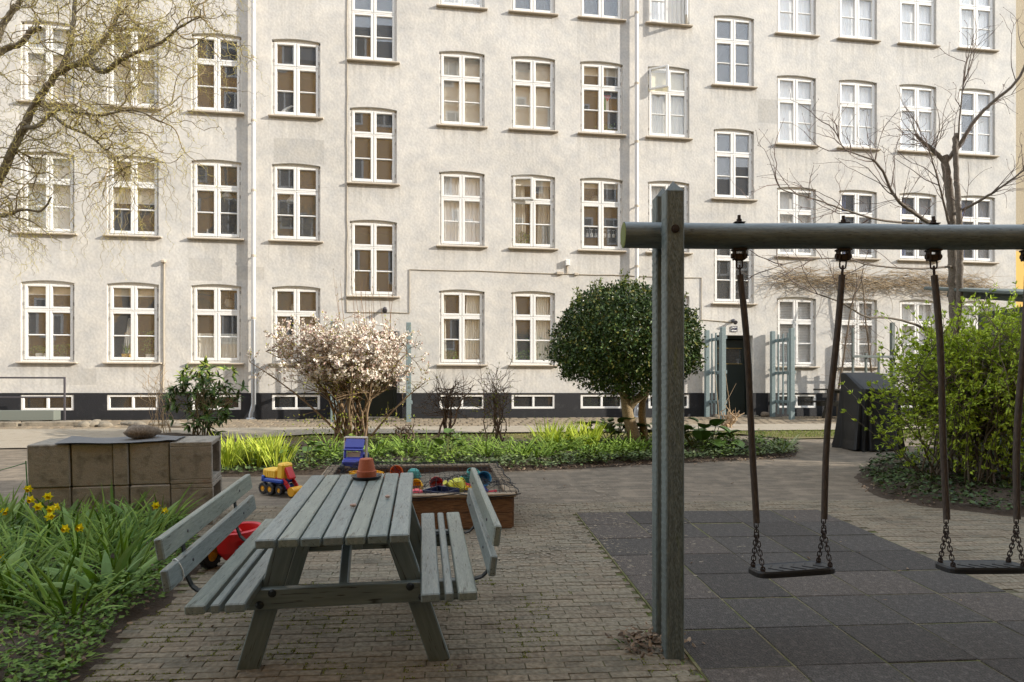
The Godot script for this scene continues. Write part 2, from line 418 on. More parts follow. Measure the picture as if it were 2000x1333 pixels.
	M.leaf_gloss.metallic_specular = 0.35
	M.leaf = leafy(C(0.5, 0.55, 0.15), 0.6)
	M.leaf.metallic_specular = 0.25
	M.blossom = leafy(C(0.45, 0.4, 0.4), 0.7)
	M.dry = leafy(C(0.2, 0.16, 0.1), 0.85)
	var bk := tex(n2, 512, 512, ramp([[0.0, C(0.5, 0.5, 0.5)], [0.5, C(0.8, 0.8, 0.8)], [1.0, C(1, 1, 1)]]), n4, ramp([[0.0, Color(0.3, 0.28, 0.25, 0)], [0.7, Color(0.3, 0.28, 0.25, 0)], [1.0, Color(0.35, 0.32, 0.28, 0.7)]]))
	M.bark = tri_mat(bk, Vector3(3, 1.2, 3), 0.9, mid, 0.8)
	M.bark.vertex_color_use_as_albedo = true
	M.twig = plain(Color.WHITE, 0.8)
	M.twig.vertex_color_use_as_albedo = true

func brick_texture(n1: PackedByteArray, n3: PackedByteArray) -> ImageTexture:
	# paving too far away to tell its stones apart: 2 m of rows of 6.25 cm
	var w := 512
	var d := PackedByteArray()
	d.resize(w * w * 3)
	var rng := RandomNumberGenerator.new()
	rng.seed = 77
	var tone := PackedFloat32Array()
	for i in 32 * 9: tone.append(rng.randf_range(0.86, 1.1))
	for y in w:
		var row := y / 16
		for x in w:
			var xo := x + (28 if row % 2 else 0)
			var k := tone[row * 9 + (xo / 57) % 9]
			var joint := (y % 16) < 2 or (xo % 57) < 2
			var i := y * w + x
			var a := n3[i] / 255.0 * 0.3 + 0.85
			var s := n1[i] / 255.0
			var q := Color(0.425, 0.382, 0.325) * k * a
			if joint: q = Color(0.34, 0.31, 0.26) * a
			q = q.lerp(Color(0.53, 0.475, 0.405), clampf((s - 0.45) * 1.6, 0.0, 0.6))
			d[i * 3] = int(clampf(q.r, 0, 1) * 255); d[i * 3 + 1] = int(clampf(q.g, 0, 1) * 255); d[i * 3 + 2] = int(clampf(q.b, 0, 1) * 255)
	return ImageTexture.create_from_image(Image.create_from_data(w, w, false, Image.FORMAT_RGB8, d))

# ---------- the facade
const COLS := [-10.07, -8.36, -6.63, -4.92, -1.18, 0.51, 2.18, 3.87, 7.23, 8.92, 10.61, 12.33]
const ROWS := [2.25, 5.01, 7.81, 10.58]
const STAIRS := [-3.21, 5.56]
const LANDINGS := [3.80, 6.38, 9.18]
const WW := 1.06
const WS := 1.70
const WT := 1.745
const BASE := 1.01
const PLINTH := 1.58

func plaster() -> StandardMaterial3D:
	var w := 2048
	var h := 1024
	var a := noise_bytes(11, 0.008, 5, w, h, FastNoiseLite.TYPE_PERLIN, FastNoiseLite.FRACTAL_FBM, false)
	var b := noise_bytes(12, 0.045, 4, w, h, FastNoiseLite.TYPE_PERLIN, FastNoiseLite.FRACTAL_FBM, false)
	var e := noise_bytes(13, 0.16, 3, w, h, FastNoiseLite.TYPE_SIMPLEX, FastNoiseLite.FRACTAL_FBM, false)
	var g := noise_bytes(14, 0.02, 3, w, h, FastNoiseLite.TYPE_SIMPLEX_SMOOTH, FastNoiseLite.FRACTAL_RIDGED, false)
	var sx := noise_bytes(15, 0.09, 3, w, 4, FastNoiseLite.TYPE_SIMPLEX, FastNoiseLite.FRACTAL_FBM, false)
	# streaks of dirt that rain has washed from the sills, and a few repaired patches
	var dirt := PackedFloat32Array()
	dirt.resize(w * h)
	var sills := []
	for r: float in ROWS:
		for q: float in COLS: sills.append([q, r])
	for r: float in LANDINGS:
		for q: float in STAIRS: sills.append([q, r])
	for s: Array in sills:
		var x0 := int((s[0] - 0.6 + 16.0) / 30.0 * w)
		var x1 := int((s[0] + 0.6 + 16.0) / 30.0 * w)
		var y0 := int((1.0 - (s[1] - 0.04 - 1.4) / 12.5) * h)
		for x in range(maxi(0, x0), mini(w, x1)):
			var l := int((sx[x] / 255.0 - 0.35) * 170.0)
			for y in range(maxi(0, y0), mini(h, y0 + l)):
				dirt[y * w + x] = maxf(dirt[y * w + x], 0.13 * (1.0 - float(y - y0) / l) * (0.4 + b[y * w + x] / 255.0))
	for p: Array in [[-5.4, 6.75, 1.1, 0.55], [-7.2, 4.05, 0.7, 0.5], [-6.2, 4.1, 0.6, 0.3], [-9.9, 1.75, 0.8, 0.35], [6.2, 8.3, 0.9, 0.6], [1.3, 1.8, 0.8, 0.4]]:
		for y in range(int((1.0 - (p[1] + p[3] - 1.4) / 12.5) * h), int((1.0 - (p[1] - 1.4) / 12.5) * h)):
			for x in range(int((p[0] + 16.0) / 30.0 * w), int((p[0] + p[2] + 16.0) / 30.0 * w)):
				dirt[y * w + x] = maxf(dirt[y * w + x], 0.07 + b[y * w + x] / 255.0 * 0.1)
	var d := PackedByteArray()
	d.resize(w * h * 3)
	var hb := PackedByteArray()
	hb.resize(w * h)
	for i in w * h:
		var p := a[i] / 255.0
		var q := b[i] / 255.0
		var f := e[i] / 255.0
		var rd := g[i] / 255.0
		var k := 0.752 + (p - 0.5) * 0.08 + (q - 0.5) * 0.09 + (f - 0.5) * 0.06 - dirt[i] * 0.42
		if rd > 0.9: k -= (rd - 0.9) * 0.8
		var warm := 0.016 + (q - 0.5) * 0.016
		d[i * 3] = int(clampf(k + warm * 0.3, 0, 1) * 255)
		d[i * 3 + 1] = int(clampf(k - warm * 0.5, 0, 1) * 255)
		d[i * 3 + 2] = int(clampf(k - warm * 2.0, 0, 1) * 255)
		hb[i] = int(clampf(q * 0.5 + f * 0.35 + p * 0.15, 0, 1) * 255)
	var m := plain(Color.WHITE, 0.93)
	m.albedo_texture = ImageTexture.create_from_image(Image.create_from_data(w, h, false, Image.FORMAT_RGB8, d))
	m.normal_enabled = true
	m.normal_texture = bump(hb, w, h, 3.2)
	m.normal_scale = 0.16
	return m

func wuv(u: float, v: float) -> Vector2: return Vector2((u + 16.0) / 30.0, 1.0 - (v - 1.4) / 12.5)
func wq(m: MB, a: Vector3, b: Vector3, d: Vector3, e: Vector3) -> void:
	m.quaduv(a, b, d, e, wuv(a.x, a.y + a.z), wuv(b.x, b.y + b.z), wuv(d.x, d.y + d.z), wuv(e.x, e.y + e.z))
func arch(t: float) -> float: return WS + (WT - WS) * (1.0 - pow(2.0 * t - 1.0, 2.0))

func openings() -> Array:
	var o := []
	for r in 4:
		for q in COLS.size():
			if r == 3 and q < 4: continue
			o.append({u = COLS[q], v = ROWS[r], row = r, col = q})
	for s in 2:
		for r in 3: o.append({u = STAIRS[s], v = LANDINGS[r], row = r, col = 100 + s})
	return o

func grid_wall(m: MB, holes: Array, u0: float, u1: float, v0: float, v1: float, w: float) -> void:
	var us := [u0, u1]
	var vs := [v0, v1]
	for q: Array in holes:
		for t: float in [q[0], q[1]]:
			if t > u0 and t < u1: us.append(t)
		for t: float in [q[2], q[3]]:
			if t > v0 and t < v1: vs.append(t)
	us.sort(); vs.sort()
	for i in us.size() - 1:
		if us[i + 1] - us[i] < 0.001: continue
		for j in vs.size() - 1:
			if vs[j + 1] - vs[j] < 0.001: continue
			var cu: float = (us[i] + us[i + 1]) * 0.5
			var cv: float = (vs[j] + vs[j + 1]) * 0.5
			var hole := false
			for q: Array in holes:
				if cu > q[0] and cu < q[1] and cv > q[2] and cv < q[3]:
					hole = true; break
			if not hole:
				wq(m, Vector3(us[i], vs[j], w), Vector3(us[i + 1], vs[j], w), Vector3(us[i + 1], vs[j + 1], w), Vector3(us[i], vs[j + 1], w))

func build_facade() -> void:
	M.plaster = plaster()
	building = thing("apartment_building", "long pale rendered apartment block with white casement windows and black plinth", "building", Transform3D(Basis(Vector3.UP, FA), Vector3(0, 0, FZ)))
	var os := openings()
	var m := MB.new()
	var holes := []
	for o: Dictionary in os: holes.append([o.u - WW / 2, o.u + WW / 2, o.v, o.v + WT])
	var doors := [[5.06, 6.06, 3.01], [-3.70, -2.68, 3.0]]
	for q: Array in doors: holes.append([q[0], q[1], 1.0, q[2]])
	grid_wall(m, holes, -16.0, 13.48, PLINTH, 13.6, 0.0)
	for o: Dictionary in os:
		var l: float = o.u - WW / 2
		var r: float = o.u + WW / 2
		var b: float = o.v
		var dp := -0.32
		for k in 8:
			var t0 := k / 8.0
			var t1 := (k + 1) / 8.0
			var xa := lerpf(l, r, t0)
			var xb := lerpf(l, r, t1)
			var ya := b + arch(t0)
			var yb := b + arch(t1)
			wq(m, Vector3(xa, ya, 0), Vector3(xb, yb, 0), Vector3(xb, b + WT, 0), Vector3(xa, b + WT, 0))
			wq(m, Vector3(xa, ya, dp), Vector3(xb, yb, dp), Vector3(xb, yb, 0), Vector3(xa, ya, 0))
		wq(m, Vector3(l, b, 0), Vector3(l, b + WS, 0), Vector3(l, b + WS, dp), Vector3(l, b, dp))
		wq(m, Vector3(r, b, dp), Vector3(r, b + WS, dp), Vector3(r, b + WS, 0), Vector3(r, b, 0))
		wq(m, Vector3(l, b, 0), Vector3(l, b, dp), Vector3(r, b, dp), Vector3(r, b, 0))
	for q: Array in doors:
		var dp := -0.34
		wq(m, Vector3(q[0], BASE, 0), Vector3(q[0], q[2], 0), Vector3(q[0], q[2], dp), Vector3(q[0], BASE, dp))
		wq(m, Vector3(q[1], BASE, dp), Vector3(q[1], q[2], dp), Vector3(q[1], q[2], 0), Vector3(q[1], BASE, 0))
		wq(m, Vector3(q[0], q[2], dp), Vector3(q[1], q[2], dp), Vector3(q[1], q[2], 0), Vector3(q[0], q[2], 0))
	# ends, back
	wq(m, Vector3(-16, BASE, -9), Vector3(-16, BASE, 0), Vector3(-16, 13.6, 0), Vector3(-16, 13.6, -9))
	wq(m, Vector3(13.48, BASE, 0), Vector3(13.48, BASE, -9), Vector3(13.48, 13.6, -9), Vector3(13.48, 13.6, 0))
	wq(m, Vector3(13.48, BASE, -9), Vector3(-16, BASE, -9), Vector3(-16, 13.6, -9), Vector3(13.48, 13.6, -9))
	put(m.mesh(), "wall", M.plaster, building)
	m = MB.new()
	var e := [Vector3(-16.2, 13.5, 0.35), Vector3(13.48, 13.5, 0.35), Vector3(13.48, 17.2, -4.5), Vector3(-16.2, 17.2, -4.5), Vector3(13.48, 13.5, -9.3), Vector3(-16.2, 13.5, -9.3)]
	m.quad(e[0], e[1], e[2], e[3]); m.quad(e[3], e[2], e[4], e[5]); m.tri(e[0], e[3], e[5]); m.tri(e[1], e[4], e[2]); m.quad(e[0], e[5], e[4], e[1])
	put(m.mesh(), "roof", M.slate, building)
	build_plinth(doors)
	build_windows(os)
	build_doors()
	build_pipes()

func build_plinth(doors: Array) -> void:
	var m := MB.new()
	var cells := []
	for q: float in COLS: cells.append([q - 0.53, q + 0.53, 1.20, 1.545])
	var holes := cells.duplicate()
	for q: Array in doors: holes.append([q[0], q[1], 1.0, 3.0])
	grid_wall(m, holes, -16.0, 13.48, BASE - 0.3, PLINTH - 0.004, 0.025)
	for q: Array in cells:
		var dp := -0.2
		m.quad(Vector3(q[0], q[2], 0.025), Vector3(q[0], q[3], 0.025), Vector3(q[0], q[3], dp), Vector3(q[0], q[2], dp))
		m.quad(Vector3(q[1], q[2], dp), Vector3(q[1], q[3], dp), Vector3(q[1], q[3], 0.025), Vector3(q[1], q[2], 0.025))
		m.quad(Vector3(q[0], q[2], 0.025), Vector3(q[0], q[2], dp), Vector3(q[1], q[2], dp), Vector3(q[1], q[2], 0.025))
		m.quad(Vector3(q[0], q[3], dp), Vector3(q[0], q[3], 0.025), Vector3(q[1], q[3], 0.025), Vector3(q[1], q[3], dp))
	m.with_uv = false
	var last := -16.0
	for q: Array in [doors[1], doors[0], [13.48, 13.48]]:
		m.quad(Vector3(last, PLINTH - 0.004, 0.025), Vector3(q[0], PLINTH - 0.004, 0.025), Vector3(q[0], PLINTH - 0.004, -0.01), Vector3(last, PLINTH - 0.004, -0.01))
		last = q[1]
	put(m.mesh(), "plinth", M.plinth, building)
	# basement lights
	var fm := MB.new()
	var w := 1.05
	var h := 0.34
	fm.bx(Vector3(-w / 2 + 0.028, h / 2, 0), Vector3(0.056, h, 0.06), 0.006)
	fm.bx(Vector3(w / 2 - 0.028, h / 2, 0), Vector3(0.056, h, 0.06), 0.006)
	fm.bx(Vector3(0, 0.026, 0), Vector3(w - 0.112, 0.052, 0.058), 0.006)
	fm.bx(Vector3(0, h - 0.026, 0), Vector3(w - 0.112, 0.052, 0.058), 0.006)
	fm.bx(Vector3(0, h / 2, 0), Vector3(0.05, h - 0.104, 0.056), 0.006)
	var frame := fm.mesh()
	var pm := MB.new()
	pm.bx(Vector3.ZERO, Vector3(0.45, 0.24, 0.004))
	var pane := pm.mesh()
	var rm := MB.new()
	room_shape(rm, w / 2, 0.34, 0.55, 0.3, 0.7, -0.2, -1.2)
	var room := rm.mesh()
	for q: float in COLS:
		var o := Node3D.new()
		o.name = "basement_window"
		building.add_child(o, true)
		o.position = Vector3(q, 1.203, -0.02)
		put(frame, "frame", M.white, o)
		for s: float in [-1.0, 1.0]:
			put(pane, "pane", M.glass, o, Transform3D(Basis(), Vector3(s * 0.247, h / 2, 0)))
		put(room, "room_interior", M.rooms[2], o, Transform3D(Basis(), Vector3(0, 0, 0.02)))

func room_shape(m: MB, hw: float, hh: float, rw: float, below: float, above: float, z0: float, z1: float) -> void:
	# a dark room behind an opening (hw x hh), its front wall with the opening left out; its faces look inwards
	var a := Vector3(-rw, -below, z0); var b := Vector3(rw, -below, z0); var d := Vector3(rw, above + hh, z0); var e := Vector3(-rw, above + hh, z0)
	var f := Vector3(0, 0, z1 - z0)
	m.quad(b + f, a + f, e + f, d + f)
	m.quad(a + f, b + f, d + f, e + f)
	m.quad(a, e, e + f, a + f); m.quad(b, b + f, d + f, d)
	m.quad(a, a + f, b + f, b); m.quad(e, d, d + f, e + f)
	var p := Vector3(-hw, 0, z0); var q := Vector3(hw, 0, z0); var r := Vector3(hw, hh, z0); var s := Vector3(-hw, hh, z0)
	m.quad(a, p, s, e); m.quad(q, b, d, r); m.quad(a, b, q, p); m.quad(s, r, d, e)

func ring(w: float, h: float, l: float, b: float, t: float, dz: float) -> ArrayMesh:
	var m := MB.new()
	m.bx(Vector3(l / 2, h / 2, 0), Vector3(l, h, dz), 0.007)
	m.bx(Vector3(w - l / 2, h / 2, 0), Vector3(l, h, dz), 0.007)
	m.bx(Vector3(w / 2, b / 2, -0.001), Vector3(w - 2 * l, b, dz), 0.007)
	m.bx(Vector3(w / 2, h - t / 2, -0.001), Vector3(w - 2 * l, t, dz), 0.007)
	return m.mesh()

func build_windows(os: Array) -> void:
	# shared shapes; x from the middle of the opening, y from the sill, z outwards
	var fm := MB.new()
	fm.bx(Vector3(-WW / 2 + 0.022, WS / 2, -0.075), Vector3(0.044, WS, 0.09), 0.005)
	fm.bx(Vector3(WW / 2 - 0.022, WS / 2, -0.075), Vector3(0.044, WS, 0.09), 0.005)
	fm.bx(Vector3(0, 0.021, -0.075), Vector3(WW - 0.088, 0.042, 0.088), 0.005)
	fm.bx(Vector3(0, 1.1195, -0.07), Vector3(WW - 0.088, 0.033, 0.105), 0.006)
	for k in 8:
		var t0 := k / 8.0
		var t1 := (k + 1) / 8.0
		var xa := lerpf(-WW / 2, WW / 2, t0)
		var xb := lerpf(-WW / 2, WW / 2, t1)
		fm.quad(Vector3(xa, 1.663, -0.03), Vector3(xb, 1.663, -0.03), Vector3(xb, arch(t1), -0.03), Vector3(xa, arch(t0), -0.03))
		fm.quad(Vector3(xa, 1.663, -0.12), Vector3(xb, 1.663, -0.12), Vector3(xb, 1.663, -0.03), Vector3(xa, 1.663, -0.03))
	var frame := fm.mesh()
	var low := ring(0.478, 1.058, 0.058, 0.066, 0.047, 0.062)
	var top := ring(0.478, 0.524, 0.058, 0.049, 0.046, 0.062)
	var gb := MB.new()
	gb.bx(Vector3.ZERO, Vector3(0.362, 0.032, 0.04), 0.01)
	var bar := gb.mesh()
	var panes := []
	for h: float in [0.452, 0.452, 0.43]:
		var pm := MB.new()
		pm.bx(Vector3.ZERO, Vector3(0.362, h, 0.004))
		pm.bx(Vector3(0, 0, -0.02), Vector3(0.362, h, 0.004))
		panes.append(pm.mesh())
	var sm := MB.new()
	var sx := 0.6
	var top_in := Vector3(0, 0.012, -0.03)
	sm.bx(Vector3(0, -0.022, 0.012), Vector3(1.2, 0.036, 0.13), 0.008)
	var sill := sm.mesh()
	var hm := MB.new()
	hm.bx(Vector3.ZERO, Vector3(0.018, 0.07, 0.016), 0.004)
	var hinges := hm.mesh()
	var rm := MB.new()
	room_shape(rm, WW / 2, WT, 0.82, 0.35, 0.25, -0.289, -2.6)
	var room := rm.mesh()
	var rng := RandomNumberGenerator.new()
	rng.seed = 5
	# old panes never sit quite true in their rebates
	var wob := func() -> Transform3D: return Transform3D(Basis(Vector3.UP, rng.randfn() * 0.011) * Basis(Vector3.RIGHT, rng.randfn() * 0.008), Vector3.ZERO)
	for o: Dictionary in os:
		var w := Node3D.new()
		w.name = "stair_window" if o.col >= 100 else "window"
		building.add_child(w, true)
		w.position = Vector3(o.u, o.v, -0.03)
		put(frame, "frame", M.white, w)
		if o.v < 8.0 and o.u < 8.0:
			for s: float in [-1.0, 1.0]:
				for y: float in [0.2, 0.95, 1.25, 1.58]: put(hinges, "hinge", M.hinge, w, Transform3D(Basis(), Vector3(s * (WW / 2 - 0.04), y, -0.024)))
		put(sill, "sill", M.sill, w, Transform3D(Basis(), Vector3(0, 0, 0.03)))
		put(room, "room_interior", M.rooms[4] if o.col == 9 and o.row == 0 else M.rooms[rng.randi() % 4], w)
		for s: float in [-1.0, 1.0]:
			var left := s < 0.0
			var x0 := -0.484 if left else 0.006
			var hinge := -0.484 if left else 0.484
			for k in 2:
				var swing := 0.0
				if k == 1 and left and o.row == 2 and o.col == 7: swing = -0.62
				if k == 1 and left and o.row == 1 and o.col == 5: swing = -0.2
				if k == 0 and not left and o.row == 3 and o.col == 7: swing = 1.15
				var y0 := 0.044 if k == 0 else 1.138
				var piv := Transform3D(Basis(Vector3.UP, swing), Vector3(hinge, 0, -0.045))
				if absf(swing) < 0.01 : piv = Transform3D(Basis(Vector3.UP, rng.randfn() * 0.003), Vector3(hinge, 0, -0.045))
				else: piv.origin.z = -0.012
				var at := func(p: Vector3) -> Transform3D: return Transform3D(piv.basis, piv * (p - Vector3(hinge, 0, 0)))
				put(low if k == 0 else top, "casement", M.white, w, at.call(Vector3(x0, y0, 0)))
				if k == 0:
					put(panes[0], "pane", M.glass, w, at.call(Vector3(x0 + 0.239, y0 + 0.066 + 0.226, 0)) * wob.call())
					put(bar, "glazing_bar", M.white, w, at.call(Vector3(x0 + 0.239, y0 + 0.534, 0.0)))
					put(panes[1], "pane", M.glass, w, at.call(Vector3(x0 + 0.239, y0 + 1.011 - 0.226, 0)) * wob.call())
				else:
					put(panes[2], "pane", M.glass, w, at.call(Vector3(x0 + 0.239, y0 + 0.049 + 0.2145, 0)) * wob.call())

func build_doors() -> void:
	for q: Array in [[5.56, 1.0, 2.0, "entrance_door"], [-3.19, 1.02, 1.99, "entrance_door"]]:
		var d := Node3D.new()
		d.name = q[3]
		building.add_child(d, true)
		d.position = Vector3(q[0], BASE, -0.26)
		var fw: float = q[1] / 2
		part_box("frame_post", M.door, d, Vector3(-fw + 0.04, 1.0, 0.02), Vector3(0.08, 2.0, 0.1), 0.008)
		part_box("frame_post", M.door, d, Vector3(fw - 0.04, 1.0, 0.02), Vector3(0.08, 2.0, 0.1), 0.008)
		part_box("frame_head", M.door, d, Vector3(0, 1.96, 0.02), Vector3(q[1] - 0.16, 0.08, 0.098), 0.008)
		part_box("door_leaf", M.door, d, Vector3(0, 0.66, 0), Vector3(q[1] - 0.17, 1.26, 0.05), 0.004)
		part_box("door_leaf", M.door, d, Vector3(0, 1.80, 0), Vector3(q[1] - 0.17, 0.2, 0.05), 0.004)
		for s: float in [-1.0, 1.0]:
			part_box("door_stile", M.door, d, Vector3(s * (fw - 0.13), 1.495, 0), Vector3(0.09, 0.41, 0.05), 0.004)
		part_box("door_pane", M.glass, d, Vector3(0, 1.495, 0), Vector3(q[1] - 0.36, 0.4, 0.006))
		for y: float in [1.3, 1.69]:
			part_box("glazing_bead", M.door_edge, d, Vector3(0, y, 0.028), Vector3(q[1] - 0.34, 0.014, 0.01))
		var m := MB.new()
		room_shape(m, fw, 2.0, fw + 0.1, 0.02, 0.05, -0.08, -1.5)
		put(m.mesh(), "hallway", M.rooms[2], d)
		part_box("doorstep", M.concrete_light, d, Vector3(0, -0.04, 0.22), Vector3(q[1] + 0.1, 0.12, 0.5), 0.01)
		var h := MB.new()
		h.rod(Vector3(-fw + 0.17, 1.02, 0.02), Vector3(-fw + 0.17, 1.02, 0.07), 0.009)
		h.rod(Vector3(-fw + 0.17, 1.02, 0.065), Vector3(-fw + 0.29, 1.02, 0.065), 0.009)
		put(h.mesh(), "handle", M.steel, d)

func build_pipes() -> void:
	for q: Array in [[-5.82, 13.4], [3.02, 13.4]]:
		var m := MB.new()
		var top: float = q[1]
		m.tube(PackedVector3Array([Vector3(q[0], top, 0.11), Vector3(q[0], 3.2, 0.11)]), taper(2, 0.047, 0.047), 12)
		var pipe := put(m.mesh(), "drainpipe", M.pipe, building)
		m = MB.new()
		m.tube(PackedVector3Array([Vector3(q[0], 3.2, 0.11), Vector3(q[0], 1.34, 0.11), Vector3(q[0] - 0.015, 1.24, 0.13), Vector3(q[0] - 0.045, 1.1, 0.16), Vector3(q[0] - 0.05, 1.0, 0.165)]), taper(5, 0.052, 0.052), 12)
		m.lathe(Transform3D(Basis(), Vector3(q[0] - 0.05, 1.0, 0.165)), [Vector2(0.11, 0.0), Vector2(0.1, 0.03), Vector2(0.055, 0.04)], 12)
		put(m.mesh(), "lower_pipe", M.zinc, pipe)
		for y: float in [1.9, 3.22, 4.6, 6.05, 7.6, 9.0, 10.7]:
			m = MB.new()
			m.tube(PackedVector3Array([Vector3(q[0], y, 0.11), Vector3(q[0], y + 0.05, 0.11)]), taper(2, 0.056, 0.056), 12)
			m.bx(Vector3(q[0], y + 0.025, 0.035), Vector3(0.03, 0.03, 0.1), 0.004)
			put(m.mesh(), "bracket", M.sill, pipe)
	# surface-run cables and conduits
	var rng := RandomNumberGenerator.new()
	rng.seed = 8
	for q: Array in [[[[-3.80, 13.0], [-3.80, 3.42], [-2.39, 3.42], [-2.39, 4.43], [1.30, 4.42], [4.71, 4.41], [4.71, 3.38], [5.50, 3.33]], 0.009], [[[-7.72, 4.42], [-7.74, 1.6]], 0.016]]:
		var pts := PackedVector3Array()
		for i in q[0].size() - 1:
			var a := Vector3(q[0][i][0], q[0][i][1], 0.014)
			var b := Vector3(q[0][i + 1][0], q[0][i + 1][1], 0.014)
			var k := maxi(2, int(a.distance_to(b) / 0.35))
			for j in k:
				var w := a.lerp(b, float(j) / k)
				if j > 0: w += Vector3(rng.randfn(), rng.randfn(), 0) * 0.006
				pts.append(w)
			if i == q[0].size() - 2: pts.append(b)
		var m := MB.new()
		m.tube(pts, taper(pts.size(), q[1], q[1]), 6)
		put(m.mesh(), "cable", M.cable, building)
	part_box("junction_box", M.sill, building, Vector3(1.15, 4.43, 0.03), Vector3(0.16, 0.07, 0.06), 0.008)
	part_box("junction_box", M.sill, building, Vector3(1.55, 4.42, 0.03), Vector3(0.1, 0.06, 0.05), 0.008)
	part_box("junction_box", M.white, building, Vector3(1.33, 4.68, 0.045), Vector3(0.1, 0.14, 0.09), 0.008)
	part_box("conduit", M.sill, building, Vector3(1.33, 4.53, 0.015), Vector3(0.025, 0.18, 0.03), 0.003)
	part_box("vent_cap", M.sill, building, Vector3(-7.72, 4.46, 0.05), Vector3(0.1, 0.08, 0.1), 0.02)
	# lamps over the doors and the number plate
	for q: Array in [[5.53, 3.36, "over the green door beneath the number"], [-2.95, 3.5, "above the doorway behind the blossoming shrub"]]:
		var l := thing("wall_lamp", "small grey bulkhead lamp " + q[2], "lamp", ft(q[0], q[1], 0.0))
		var m := MB.new()
		m.lathe(Transform3D(Basis(Vector3.RIGHT, PI / 2), Vector3.ZERO), [Vector2(0.0, 0.0), Vector2(0.05, 0.0), Vector2(0.05, 0.05), Vector2(0.03, 0.07), Vector2(0.0, 0.075)], 12)
		put(m.mesh(), "back_plate", M.steel, l)
		m = MB.new()
		m.lathe(Transform3D(Basis(Vector3.RIGHT, PI / 2 + 0.5), Vector3(0, -0.01, 0.07)), [Vector2(0.025, 0.0), Vector2(0.055, 0.09), Vector2(0.0, 0.1)], 12)
		put(m.mesh(), "lamp_shade", M.steel, l)
	var sg := thing("house_number_sign", "small white house number plate above the dark green door", "sign", ft(5.56, 3.165, 0.01))
	part_box("plate", M.white, sg, Vector3.ZERO, Vector3(0.165, 0.135, 0.012), 0.003)
	var edge := MB.new()
	for s: float in [-1.0, 1.0]:
		edge.bx(Vector3(0, s * 0.062, 0.008), Vector3(0.165, 0.011, 0.006))
		edge.bx(Vector3(s * 0.077, 0, 0.008), Vector3(0.011, 0.113, 0.006))
	put(edge.mesh(), "border", M.navy, sg)
	var tm := TextMesh.new()
	tm.text = "26B"
	var fnt := SystemFont.new()
	fnt.font_names = PackedStringArray(["Droid Sans"])
	fnt.font_weight = 700
	tm.font = fnt
	tm.font_size = 16
	tm.pixel_size = 0.0052
	tm.depth = 0.004
	put(tm, "lettering", M.navy, sg, Transform3D(Basis(), Vector3(0, 0, 0.009)))

